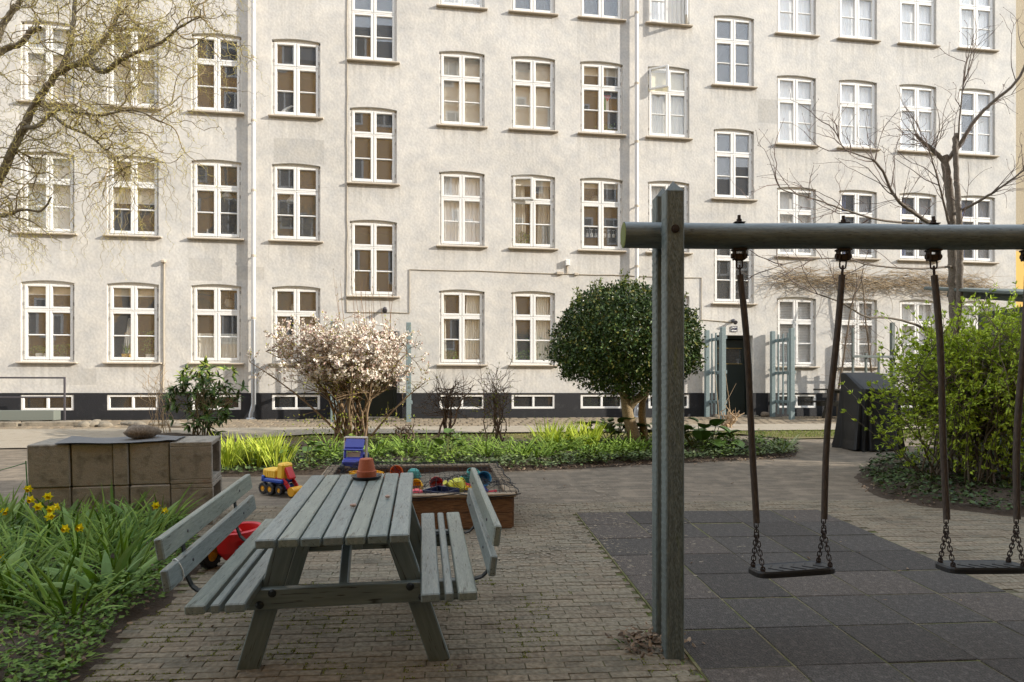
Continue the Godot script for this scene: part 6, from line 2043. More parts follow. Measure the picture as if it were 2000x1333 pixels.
		if rng.randf() < 0.24:
			clump("tulip_clump", "clump of broad blue-green leaves " + zone, "plant", "broad-leaved clumps " + zone, w, 12, 0.09, 0.24, 0.42, 0.062, Color(0.09, 0.16, 0.05), Color(0.23, 0.33, 0.11), 0.4, 0.8, rng, M.leaf)
		else:
			clump("daffodil_clump", "clump of narrow daffodil leaves " + zone, "plant", "narrow-leaved clumps " + zone, w, 30, 0.11, 0.26, 0.5, 0.018, Color(0.045, 0.1, 0.015), Color(0.21, 0.31, 0.065), 0.35, 0.8, rng, M.leaf)
	var fl := [Vector3(-3.848, 0.819, -5.700), Vector3(-3.693, 0.763, -5.500), Vector3(-3.628, 0.772, -5.600), Vector3(-3.572, 0.724, -5.400), Vector3(-3.475, 0.704, -5.400), Vector3(-3.422, 0.668, -5.300), Vector3(-3.489, 0.708, -5.500), Vector3(-3.177, 0.615, -5.100), Vector3(-3.078, 0.622, -5.100), Vector3(-2.933, 0.653, -5.900), Vector3(-2.809, 0.627, -5.800), Vector3(-3.964, 0.656, -5.600), Vector3(-3.350, 0.492, -4.700)]
	for i in fl.size():
		var p: Vector3 = fl[i]
		var lab := "nodding yellow daffodil in the cluster nearest the wire stake"
		var grp := "daffodils by the stake"
		if i in [7, 8]: lab = "yellow daffodil of the low pair below the main cluster"; grp = "low pair of daffodils"
		if i in [9, 10]: lab = "yellow daffodil of the pair beside the bench backrest"; grp = "daffodils beside the bench"
		if i >= 11: lab = "yellow daffodil cut off at the picture's edge"; grp = "daffodils at the edge"
		daffodil(p, lab, grp, rng)
	# moss and grass tufts between the paving and the mat
	for q: Vector2 in [Vector2(0.77, -4.85), Vector2(0.80, -4.6), Vector2(0.82, -4.42), Vector2(0.78, -3.98), Vector2(0.86, -3.55), Vector2(0.93, -3.5), Vector2(0.62, -3.85)]:
		clump("grass_tuft", "small grass tuft in the joint along the rubber mat", "grass", "grass tufts along the mat", q, 26, 0.05, 0.03, 0.09, 0.005, Color(0.08, 0.13, 0.02), Color(0.2, 0.26, 0.05), 0.7, 0.8, rng, M.leaf, 0.0)
	for q: Vector2 in [Vector2(0.66, -3.86), Vector2(0.72, -3.98), Vector2(0.95, -3.42)]:
		clump("weed_tuft", "small leafy weed tuft at the swing post's foot", "weed", "weeds at the swing post", q, 22, 0.05, 0.04, 0.1, 0.018, Color(0.05, 0.1, 0.02), Color(0.15, 0.22, 0.05), 0.9, 0.9, rng, M.leaf, 0.0)
	for i in 16:
		var w := Vector2(rng.randf_range(-3.3, -2.15), rng.randf_range(-4.3, -3.25))
		clump("grass_tuft", "short grass tuft among the weeds at the near bed's corner", "grass", "grass tufts in the near bed's corner", w, 24, 0.06, 0.08, 0.2, 0.007, Color(0.07, 0.13, 0.02), Color(0.26, 0.32, 0.08), 0.6, 0.8, rng, M.leaf, 0.05)
	# moss cushions lying in the joints of the brick paving
	var ms := MB.new()
	for i in 26000:
		var xx := rng.randf_range(-2.6, 1.1)
		var j := rng.randi_range(24, 52)
		var zz := -1.55 - (j - 0.5) * 0.065 + rng.randfn() * 0.0022
		if rng.randf() < 0.35:
			zz = -1.55 - j * 0.065 + rng.randf_range(-0.032, 0.032)
			xx = (floorf(xx / 0.2) + 0.5) * 0.2 + (0.1 if j % 2 else 0.0) + rng.randfn() * 0.004
		var x := cos(YAW) * xx + sin(YAW) * zz
		var z := -sin(YAW) * xx + cos(YAW) * zz
		var near_post := 0.25 - Vector2(x - 0.75, z + 3.7).length() * 0.5
		if f2.get_noise_2d(x * 1.3, z * 1.3) + clampf((-x - 0.6) * 0.18, -0.15, 0.2) + maxf(0.0, near_post) < 0.16: continue
		if Geometry2D.is_point_in_polygon(Vector2(x, z), mat_area) or Geometry2D.is_point_in_polygon(Vector2(x, z), bed_near): continue
		ms.col = tint(rng, Color(0.09, 0.1, 0.012), Color(0.24, 0.25, 0.035), 0.2)
		ms.leaf(on(x, z, -0.003 + rng.randf() * 0.004), Vector3(rng.randfn(), 0.5, rng.randfn()).normalized(), rdir(rng), rng.randf_range(0.006, 0.013), rng.randf_range(0.005, 0.009), 0.3)
	one(ms.mesh(), "moss", M.leaf, "green moss growing in the joints of the brick paving", "moss", Transform3D(), "", "stuff")
	var lawn := MB.new()
	for i in 5200:
		var u := rng.randf_range(3.9, 9.0)
		var w := rng.randf_range(3.35, 4.35)
		var p := fp(u, 0, w)
		lawn.col = tint(rng, Color(0.08, 0.13, 0.02), Color(0.24, 0.28, 0.06))
		lawn.leaf(on(p.x, p.z, 0.0), (Vector3(rng.randfn() * 0.4, 1, rng.randfn() * 0.4)).normalized(), rdir(rng), rng.randf_range(0.03, 0.07), 0.006, 0.1)
	for i in 5000:
		var u := rng.randf_range(-5.0, 3.8)
		var w := 3.2 + rng.randf() * rng.randf() * 1.1
		var p := fp(u, 0, w + 0.1)
		lawn.col = tint(rng, Color(0.16, 0.17, 0.04), Color(0.36, 0.34, 0.12))
		lawn.leaf(on(p.x, p.z, -0.02), (Vector3(rng.randfn() * 0.6, 0.8, rng.randfn() * 0.6)).normalized(), rdir(rng), rng.randf_range(0.025, 0.06), 0.006, 0.1)
	one(lawn.mesh(), "grass", M.leaf, "thin short grass along the strip before the path", "grass", Transform3D(), "", "stuff")

func daffodil(p: Vector3, label: String, group: String, rng: RandomNumberGenerator) -> void:
	var foot := Vector3(p.x + rng.randfn() * 0.05, 0, p.z - 0.05)
	foot.y = gy(foot.x, foot.z) + 0.05
	var t := thing("daffodil", label, "flower", Transform3D(Basis(), foot), group)
	var h := p - foot
	var m := MB.new()
	m.col = Color(0.1, 0.16, 0.04)
	var nod := Vector3(rng.randfn() * 0.4, -0.35, 1.0 + rng.randfn() * 0.3).normalized()
	if rng.randf() < 0.4: nod.x += 0.9; nod = nod.normalized()
	m.tube(PackedVector3Array([Vector3.ZERO, h * 0.5 + Vector3(0.02, 0, 0), h + Vector3(0, -0.03, 0) - nod * 0.035, h + Vector3(0, 0.008, 0) - nod * 0.03, h - nod * 0.01]), taper(5, 0.004, 0.003), 5, false)
	put(m.mesh(), "stem", M.leaf, t)
	m = MB.new()
	var e1 := nod.cross(Vector3.UP).normalized()
	for k in 6:
		var d := (e1.rotated(nod, TAU * k / 6.0) + nod * (0.15 if k % 2 else -0.05)).normalized()
		m.col = tint(rng, Color(0.88, 0.72, 0.03), Color(0.95, 0.84, 0.07), 0.03)
		m.leaf(h, d, nod, 0.04, 0.028, 0.1)
	put(m.mesh(), "petals", M.leaf, t)
	m = MB.new()
	m.col = Color(0.9, 0.66, 0.02)
	var y := nod
	var x := e1
	m.lathe(Transform3D(Basis(x, y, x.cross(y)), h), [Vector2(0.008, 0.0), Vector2(0.011, 0.02), Vector2(0.016, 0.032), Vector2(0.014, 0.031), Vector2(0.006, 0.004)], 10)
	put(m.mesh(), "trumpet", M.leaf, t)

func limb(m: MB, pts: Array, r0: float, r1: float, col: Color, rng: RandomNumberGenerator, sides := 10) -> PackedVector3Array:
	var cv := Curve3D.new()
	for i in pts.size():
		var a: Vector3 = pts[maxi(0, i - 1)]
		var b: Vector3 = pts[mini(pts.size() - 1, i + 1)]
		var tn := (b - a) * 0.17
		cv.add_point(pts[i], -tn, tn)
	cv.bake_interval = 0.09
	var p := cv.get_baked_points()
	for i in range(1, p.size() - 1): p[i] += Vector3(rng.randfn(), rng.randfn(), rng.randfn()) * r0 * 0.08
	m.col = col
	m.tube(p, taper(p.size(), r0, r1), sides, false)
	return p

func willow() -> void:
	var t := thing("corkscrew_willow", "corkscrew willow with twisted twigs and yellow-green buds", "tree", Transform3D(Basis(), on(-9.6, -11.3)))
	var b := t.position
	var rng := RandomNumberGenerator.new()
	rng.seed = 161
	var tr := MB.new()
	var bark := Color(0.27, 0.23, 0.16)
	var o := func(a: Array) -> Array:
		var q := []
		for w: Vector3 in a: q.append(w - b)
		return q
	limb(tr, [Vector3(0, -0.1, 0), Vector3(0.1, 0.9, 0.05), Vector3(0.05, 2.0, 0), Vector3(0.4, 2.9, 0.1)], 0.26, 0.17, bark, rng, 14)
	put(tr.mesh(), "trunk", M.bark, t)
	var lm := MB.new()
	var limbs := []
	limbs.append(limb(lm, [Vector3(0.35, 2.7, 0.1)] + o.call([Vector3(-8.480, 4.364, -11.200), Vector3(-7.929, 4.934, -11.100), Vector3(-7.680, 5.376, -11.050), Vector3(-7.496, 5.642, -11.000), Vector3(-7.362, 5.956, -11.000), Vector3(-7.149, 6.195, -10.950), Vector3(-6.937, 6.431, -10.900), Vector3(-6.704, 6.555, -10.900), Vector3(-6.387, 6.563, -10.800)]), 0.09, 0.04, bark, rng))
	limbs.append(limb(lm, o.call([Vector3(-6.387, 6.563, -10.800), Vector3(-6.114, 6.380, -10.700), Vector3(-5.792, 6.501, -10.600), Vector3(-5.475, 6.590, -10.500), Vector3(-5.175, 6.703, -10.500), Vector3(-4.791, 6.914, -10.400), Vector3(-4.457, 7.062, -10.400)]), 0.045, 0.008, bark, rng))
	limbs.append(limb(lm, o.call([Vector3(-6.618, 6.578, -10.900), Vector3(-6.447, 6.687, -10.900), Vector3(-6.286, 6.986, -11.000), Vector3(-6.145, 7.352, -11.100), Vector3(-6.080, 7.964, -11.200)]), 0.05, 0.02, bark, rng))
	limbs.append(limb(lm, o.call([Vector3(-6.867, 6.469, -10.900), Vector3(-6.820, 6.829, -11.000), Vector3(-6.803, 7.273, -11.100), Vector3(-6.840, 7.644, -11.200), Vector3(-6.861, 8.263, -11.300)]), 0.045, 0.025, bark, rng))
	limbs.append(limb(lm, [Vector3(0.4, 2.85, 0.1)] + o.call([Vector3(-9.283, 5.798, -11.400), Vector3(-8.631, 6.694, -11.400), Vector3(-8.143, 7.003, -11.400), Vector3(-7.817, 7.166, -11.400), Vector3(-7.630, 7.345, -11.400), Vector3(-7.491, 7.378, -11.400)]), 0.1, 0.04, bark, rng))
	limbs.append(limb(lm, o.call([Vector3(-8.306, 6.938, -11.400), Vector3(-8.132, 7.560, -11.500), Vector3(-7.886, 7.889, -11.500), Vector3(-7.789, 8.441, -11.600)]), 0.06, 0.03, bark, rng))
	limbs.append(limb(lm, o.call([Vector3(-7.496, 5.650, -11.000), Vector3(-7.136, 5.615, -10.800), Vector3(-6.739, 5.767, -10.600), Vector3(-6.375, 5.690, -10.500), Vector3(-5.943, 5.614, -10.400), Vector3(-5.444, 5.649, -10.300), Vector3(-4.954, 5.427, -10.200)]), 0.035, 0.007, bark, rng))
	limbs.append(limb(lm, o.call([Vector3(-8.480, 4.364, -11.200), Vector3(-7.786, 4.274, -10.900), Vector3(-7.367, 4.342, -10.800), Vector3(-7.097, 4.326, -10.800), Vector3(-6.879, 4.507, -10.700)]), 0.035, 0.012, bark, rng))
	limbs.append(limb(lm, o.call([Vector3(-7.196, 6.101, -10.950), Vector3(-6.726, 5.615, -10.700), Vector3(-6.150, 5.315, -10.500), Vector3(-5.646, 4.834, -10.400)]), 0.03, 0.01, bark, rng))
	put(lm.mesh(), "limb", M.bark, t)
	var tw := MB.new()
	var bd := MB.new()
	var n := 0
	for li in limbs.size():
		var L: PackedVector3Array = limbs[li]
		var cnt := [60, 30, 30, 26, 26, 16, 26, 12, 26][li] as int
		for k in cnt:
			var i := rng.randi_range(L.size() / 4, L.size() - 1)
			var d := (rdir(rng) * Vector3(1, 0.7, 0.8) + Vector3(0.5, 0.15, 0)).normalized()
			var l := rng.randf_range(0.5, 1.4)
			var p := corkscrew(rng, L[i], d, l, 14, 0.55, Vector3(0.0, -0.01, 0), 0.6)
			tw.col = tint(rng, Color(0.16, 0.125, 0.07), Color(0.28, 0.22, 0.12))
			tw.tube(p, taper(15, rng.randf_range(0.006, 0.013), 0.004), 4, false)
			for e in rng.randi_range(6, 9):
				var j := rng.randi_range(4, 14)
				var d2 := (rdir(rng) + Vector3(0.35, -0.25, 0)).normalized()
				var p2 := corkscrew(rng, p[j], d2, rng.randf_range(0.3, 0.95), 16, 0.75, Vector3(0, -0.06, 0), 0.26)
				var hue := rng.randf()
				tw.col = tint(rng, Color(0.28, 0.22, 0.08), Color(0.5, 0.43, 0.14))
				if hue < 0.35: tw.col = tint(rng, Color(0.1, 0.075, 0.045), Color(0.18, 0.14, 0.07))
				tw.tube(p2, taper(17, 0.0036, 0.0016), 3, false)
				var twig_ends := [p2]
				if rng.randf() < 0.6:
					var p3 := corkscrew(rng, p2[rng.randi_range(5, 12)], rdir(rng) + Vector3(0, -0.4, 0), rng.randf_range(0.2, 0.6), 12, 0.8, Vector3(0, -0.07, 0), 0.22)
					tw.tube(p3, taper(13, 0.003, 0.0016), 3, false)
					twig_ends.append(p3)
				for q: PackedVector3Array in twig_ends:
					for w in range(3, q.size()):
						if rng.randf() < 0.42:
							bd.col = tint(rng, Color(0.36, 0.33, 0.06), Color(0.6, 0.54, 0.12))
							bd.leaf(q[w], ((q[w] - q[w - 1]).normalized() + rdir(rng) * 0.8).normalized(), rdir(rng), rng.randf_range(0.014, 0.034), 0.008)
	# long twigs hanging in front of the wall
	for k in 26:
		var st: Vector3 = (Vector3(-6.450, 4.190, -10.500) as Vector3).lerp(Vector3(-5.025, 4.865, -10.500), rng.randf()) - b + rdir(rng) * 0.3
		var p := corkscrew(rng, st, Vector3(rng.randfn() * 0.3, -1, 0), rng.randf_range(0.6, 1.3), 20, 0.7, Vector3(0, -0.05, 0), 0.3)
		tw.col = tint(rng, Color(0.2, 0.15, 0.08), Color(0.34, 0.28, 0.12))
		tw.tube(p, taper(21, 0.0038, 0.0016), 3, false)
		# carried by a twig from the limb above
		var up := corkscrew(rng, st, (limbs[8][limbs[8].size() - 1] - st), (limbs[8][limbs[8].size() - 1] - st).length() * 1.1, 14, 0.4, Vector3.ZERO, 0.4)
		tw.tube(up, taper(15, 0.004, 0.005), 3, false)
		for w in range(3, p.size()):
			if rng.randf() < 0.4:
				bd.col = tint(rng, Color(0.36, 0.33, 0.06), Color(0.6, 0.54, 0.12))
				bd.leaf(p[w], ((p[w] - p[w - 1]).normalized() + rdir(rng) * 0.8).normalized(), rdir(rng), rng.randf_range(0.014, 0.03), 0.008)
	put(tw.mesh(), "twigs", M.twig, t)
	put(bd.mesh(), "buds", M.leaf, t)

func bare_tree() -> void:
	var t := thing("bare_tree", "bare tree with forked grey trunk rising out of the bush", "tree", Transform3D(Basis(), on(6.84, -11.0)))
	var b := t.position
	var rng := RandomNumberGenerator.new()
	rng.seed = 171
	var bark := Color(0.25, 0.21, 0.17)
	var o := func(a: Array) -> Array:
		var q := []
		for w: Vector3 in a: q.append(w - b)
		return q
	var m := MB.new()
	limb(m, [Vector3(0, -0.1, 0), Vector3(-0.03, 1.2, 0)] + o.call([Vector3(6.789, 2.900, -11.000), Vector3(6.757, 3.843, -11.000), Vector3(6.741, 4.471, -11.000), Vector3(6.663, 5.021, -11.000), Vector3(6.639, 5.218, -11.000)]), 0.092, 0.055, bark, rng, 14)
	put(m.mesh(), "trunk", M.bark, t)
	m = MB.new()
	var L := []
	L.append(limb(m, o.call([Vector3(6.789, 2.577, -10.900), Vector3(6.789, 3.502, -10.850), Vector3(6.774, 4.200, -10.850), Vector3(6.758, 4.990, -10.900), Vector3(6.742, 5.457, -10.900), Vector3(6.774, 5.520, -10.900)]), 0.05, 0.035, bark, rng))
	L.append(limb(m, o.call([Vector3(6.679, 5.139, -11.000), Vector3(6.851, 5.418, -10.900), Vector3(6.981, 5.692, -10.800), Vector3(7.223, 5.959, -10.700), Vector3(7.458, 6.183, -10.600), Vector3(7.575, 6.515, -10.500), Vector3(7.726, 6.988, -10.400)]), 0.034, 0.013, bark, rng))
	L.append(limb(m, o.call([Vector3(6.663, 5.100, -11.000), Vector3(6.482, 5.296, -11.000), Vector3(6.286, 5.454, -11.000), Vector3(6.207, 5.556, -11.000)]), 0.036, 0.024, bark, rng))
	L.append(limb(m, o.call([Vector3(6.694, 4.079, -11.000), Vector3(6.287, 4.149, -10.800), Vector3(5.906, 4.275, -10.600), Vector3(5.685, 4.377, -10.500), Vector3(5.550, 4.565, -10.500), Vector3(5.386, 4.797, -10.400), Vector3(5.237, 4.967, -10.400)]), 0.034, 0.016, bark, rng))
	L.append(limb(m, o.call([Vector3(6.171, 4.126, -10.800), Vector3(5.400, 4.115, -10.500), Vector3(4.782, 4.214, -10.300), Vector3(4.371, 4.319, -10.200), Vector3(4.040, 4.379, -10.100), Vector3(3.750, 4.437, -10.000), Vector3(3.657, 4.651, -10.000)]), 0.02, 0.006, bark, rng))
	L.append(limb(m, o.call([Vector3(6.773, 4.314, -11.000), Vector3(6.943, 4.419, -10.800), Vector3(7.193, 4.593, -10.600), Vector3(7.503, 4.871, -10.400)]), 0.024, 0.01, bark, rng))
	L.append(limb(m, o.call([Vector3(6.774, 5.224, -10.900), Vector3(6.820, 5.847, -10.900), Vector3(6.890, 6.469, -10.900), Vector3(7.007, 6.937, -10.900)]), 0.016, 0.005, bark, rng))
	L.append(limb(m, o.call([Vector3(6.680, 4.017, -10.900), Vector3(6.519, 4.419, -10.800), Vector3(6.359, 4.775, -10.700), Vector3(6.171, 5.199, -10.600)]), 0.02, 0.008, bark, rng))
	L.append(limb(m, o.call([Vector3(6.804, 3.529, -11.000), Vector3(5.981, 3.420, -10.600), Vector3(5.150, 3.419, -10.300), Vector3(4.689, 3.477, -10.100), Vector3(3.960, 3.404, -9.900), Vector3(3.465, 3.246, -9.800)]), 0.018, 0.005, bark, rng))
	L.append(limb(m, o.call([Vector3(6.696, 2.187, -10.900), Vector3(5.943, 2.531, -10.400), Vector3(5.391, 2.644, -10.200), Vector3(4.929, 2.651, -10.000), Vector3(4.526, 2.839, -9.900), Vector3(3.920, 3.022, -9.800)]), 0.024, 0.006, bark, rng))
	L.append(limb(m, o.call([Vector3(5.237, 4.967, -10.400), Vector3(4.929, 5.023, -10.300), Vector3(4.699, 5.099, -10.200), Vector3(4.605, 5.427, -10.200)]), 0.012, 0.004, bark, rng))
	put(m.mesh(), "limb", M.bark, t)
	m = MB.new()
	for li in L.size():
		var q: PackedVector3Array = L[li]
		var cnt: int = [6, 14, 16, 18, 17, 12, 8, 9, 9, 6, 8][li]
		for k in cnt:
			var i := rng.randi_range(q.size() / 3, q.size() - 1)
			var d := ((q[i] - q[maxi(0, i - 2)]).normalized() * 0.8 + rdir(rng) * 0.9 + Vector3(0, 0.35, 0)).normalized()
			var p := wander(rng, q[i], d, rng.randf_range(0.3, 1.0), 8, 0.16, Vector3(0, 0.05, 0))
			m.col = tint(rng, Color(0.1, 0.075, 0.065), Color(0.19, 0.14, 0.12))
			m.tube(p, taper(9, rng.randf_range(0.005, 0.009), 0.0025), 4, false)
			for e in 3:
				var p2 := wander(rng, p[rng.randi_range(3, 8)], (d + rdir(rng) * 0.8).normalized(), rng.randf_range(0.08, 0.4), 5, 0.15)
				m.tube(p2, taper(6, 0.004, 0.002), 3, false)
				m.tube(PackedVector3Array([p2[5], p2[5] + (p2[5] - p2[4]).normalized() * 0.014]), taper(2, 0.006, 0.002), 4, false)
	put(m.mesh(), "twigs", M.twig, t)

func wall_vine() -> void:
	var t := thing("wall_vine", "dry straw-coloured climber trained along the wall below upper windows", "climber", ft(9.0, gyl(0.3), 0.3))
	var rng := RandomNumberGenerator.new()
	rng.seed = 181
	var o := Vector3(9.0, gyl(0.3), 0.3)
	var m := MB.new()
	for i in 620:
		var u := rng.randf_range(6.6, 12.6)
		var v := 4.5 + rng.randfn() * 0.12 - 0.2 * rng.randf() * rng.randf() - (u - 9.5) * 0.02
		var p := wander(rng, Vector3(u, v, 0.05 + absf(rng.randfn()) * 0.07) - o, Vector3(1 if rng.randf() < 0.5 else -1, rng.randfn() * 0.2 - 0.05, rng.randfn() * 0.05), rng.randf_range(0.3, 1.0), 7, 0.16, Vector3(0, -0.02, 0))
		for k in p.size():
			p[k].z = maxf(p[k].z, -0.28)
		m.col = tint(rng, Color(0.22, 0.155, 0.09), Color(0.48, 0.37, 0.23), 0.2)
		m.tube(p, taper(8, rng.randf_range(0.004, 0.009), 0.003), 3, false)
	put(m.mesh(), "dry_stems", M.twig, t)
	m = MB.new()
	for q: float in [8.15, 9.3, 11.4]:
		var p := wander(rng, Vector3(q, gyl(0.3) - 0.05, 0.3) - o, Vector3(0, 1, -0.05), 3.6, 14, 0.05)
		m.col = Color(0.16, 0.12, 0.08)
		m.tube(p, taper(15, 0.03, 0.014), 7, false)
		for k in 38:
			var w := p[rng.randi_range(3, 12)]
			var p2 := wander(rng, w, Vector3(rng.randfn(), rng.randfn() * 0.6, rng.randf() * 0.3), rng.randf_range(0.3, 0.9), 7, 0.25)
			m.col = tint(rng, Color(0.13, 0.085, 0.055), Color(0.28, 0.19, 0.12))
			m.tube(p2, taper(8, 0.006, 0.002), 3, false)
	put(m.mesh(), "stem", M.twig, t)
	var pg := thing("vine_frame", "grey-green wooden climbing frame standing before the vine window", "climbing frame", ft(8.95, gyl(0.55), 0.55))
	for q: Array in [[0.52, 0.09, 2.35], [-0.55, 0.05, 2.2], [-0.2, 0.05, 1.6], [0.15, 0.05, 1.6]]:
		var mm := MB.new()
		mm.bx(Vector3.ZERO, Vector3(q[1], q[1], q[2]), 0.005)
		put(mm.mesh(), "post", M.swing_paint, pg, Transform3D(Basis(Vector3(1, 0, 0), Vector3(0, 0, -1), Vector3(0, 1, 0)), Vector3(q[0], q[2] / 2, 0)))
	for y: float in [1.05, 1.5]: board("rail", M.swing_paint, pg, Vector3(-0.6, y, 0.05), Vector3(0.56, y, 0.05), 0.03, 0.06)
	# green leaf bursts where the tree stems pass

# ---------- behind the panes
const FLOORS := ["ground-floor", "first-floor", "second-floor", "top-floor"]
const PLACES := ["window above the railing", "window second from the railing", "window just before the first drainpipe", "window just past the first drainpipe", "window beside the first stair windows", "window nearest the round shrub's near side", "window just before the second drainpipe", "window just past the second drainpipe", "window beyond the second stair windows", "window second beyond the second stair", "window third beyond the second stair", "last window before the corner"]
func where(r: int, c: int) -> String: return FLOORS[r] + " " + PLACES[c]
func wt(r: int, c: int, x := 0.0, y := 0.0, z := -0.2) -> Transform3D: return ft(COLS[c] + x, ROWS[r] + y, z)
func cloth(w: float, h: float, folds: float, amp: float, top: float, col: Color, sd: int) -> ArrayMesh:
	# a hanging sheet from y = 0 down; top: share of its width at the top (gathered) compared with the hem
	var m := MB.new()
	m.col = col
	var f := FastNoiseLite.new()
	f.seed = sd
	f.frequency = 0.9
	var nx := 40
	var ny := 10
	var p := func(i: int, j: int) -> Vector3:
		var s := i / float(nx) - 0.5
		var t := j / float(ny)
		var k := lerpf(top, 1.0, t)
		return Vector3(s * w * k, -h * t, amp * sin(s * folds * TAU + 0.8 * f.get_noise_2d(s * 4, t * 2) * 3.0) * (0.5 + 0.5 * t))
	for i in nx:
		for j in ny:
			var a: Vector3 = p.call(i, j + 1); var b: Vector3 = p.call(i + 1, j + 1); var d: Vector3 = p.call(i + 1, j); var e: Vector3 = p.call(i, j)
			m.quad(a, b, d, e)
	return m.mesh()
func hang(called: String, label: String, cat: String, xf: Transform3D, mesh: Mesh, group := "") -> void:
	var t := thing(called, label, cat, xf, group)
	put(mesh, "fabric", M.cloth, t)
	part_box("rod", M.white, t, Vector3(0, 0.005, -0.01), Vector3(0.06, 0.012, 0.012))
func blind(r: int, c: int, drop: float, col: Color, word: String) -> void:
	var t := thing("roller_blind", word + " roller blind in the " + where(r, c), "blind", wt(r, c, 0, 1.66, -0.17))
	var m := MB.new()
	m.col = col
	m.bx(Vector3(0, -drop / 2, 0), Vector3(0.97, drop, 0.003))
	put(m.mesh(), "fabric", M.cloth, t)
	m = MB.new()
	m.rod(Vector3(-0.49, 0.0, 0), Vector3(0.49, 0.0, 0), 0.02, 8)
	put(m.mesh(), "roller", M.white, t)
	part_box("bottom_bar", M.white, t, Vector3(0, -drop, 0), Vector3(0.97, 0.02, 0.012), 0.003)
func pot_plant(r: int, c: int, x: float, pot: Material, label: String, h: float, rng: RandomNumberGenerator, kind := 0) -> void:
	var t := thing("potted_plant", label, "potted plant", wt(r, c, x, 0.0, -0.24))
	var m := MB.new()
	var s := 0.075 if kind == 0 else 0.1
	m.lathe(Transform3D(), [Vector2(0, 0), Vector2(s * 0.75, 0), Vector2(s, s * 1.9), Vector2(s * 0.85, s * 1.9), Vector2(0, s * 1.7)], 16)
	put(m.mesh(), "pot", pot, t)
	m = MB.new()
	if kind == 2:
		for i in 9: m.col = tint(rng, Color(0.1, 0.17, 0.05), Color(0.2, 0.28, 0.08)); m.blade(Vector3(rng.randfn() * 0.02, s * 1.7, rng.randfn() * 0.02), Vector3(rng.randfn() * 0.25, 1, rng.randfn() * 0.2).normalized(), rdir(rng) * 0.4, h * rng.randf_range(0.6, 1.1), 0.03)
	else:
		for i in 190:
			m.col = tint(rng, Color(0.05, 0.12, 0.02), Color(0.18, 0.3, 0.05))
			var p := Vector3(rng.randfn() * 0.09, s * 1.8 + rng.randf() * h * 1.25, rng.randfn() * 0.05)
			m.leaf(p, (rdir(rng) + Vector3(0, 0.3, 0)).normalized(), rdir(rng), 0.055, 0.032)
	put(m.mesh(), "foliage", M.leaf, t)
func pendant(r: int, c: int, x: float, y: float, kind: int) -> void:
	var t := thing("pendant_lamp", "white pendant lamp hanging in the " + where(r, c), "lamp", wt(r, c, x, y, -0.55))
	var m := MB.new()
	if kind == 0: m.lathe(Transform3D(), [Vector2(0.12, 0.0), Vector2(0.1, 0.06), Vector2(0.045, 0.12), Vector2(0.03, 0.18), Vector2(0.0, 0.19)], 20)
	else: m.lathe(Transform3D(), [Vector2(0.0, 0.0), Vector2(0.08, 0.03), Vector2(0.11, 0.11), Vector2(0.08, 0.19), Vector2(0.0, 0.22)], 20)
	put(m.mesh(), "lamp_shade", M.white_plastic, t)
	m = MB.new()
	m.rod(Vector3(0, 0.18, 0), Vector3(0, 1.9 - y, 0), 0.004, 5)
	put(m.mesh(), "cord", M.white_plastic, t)

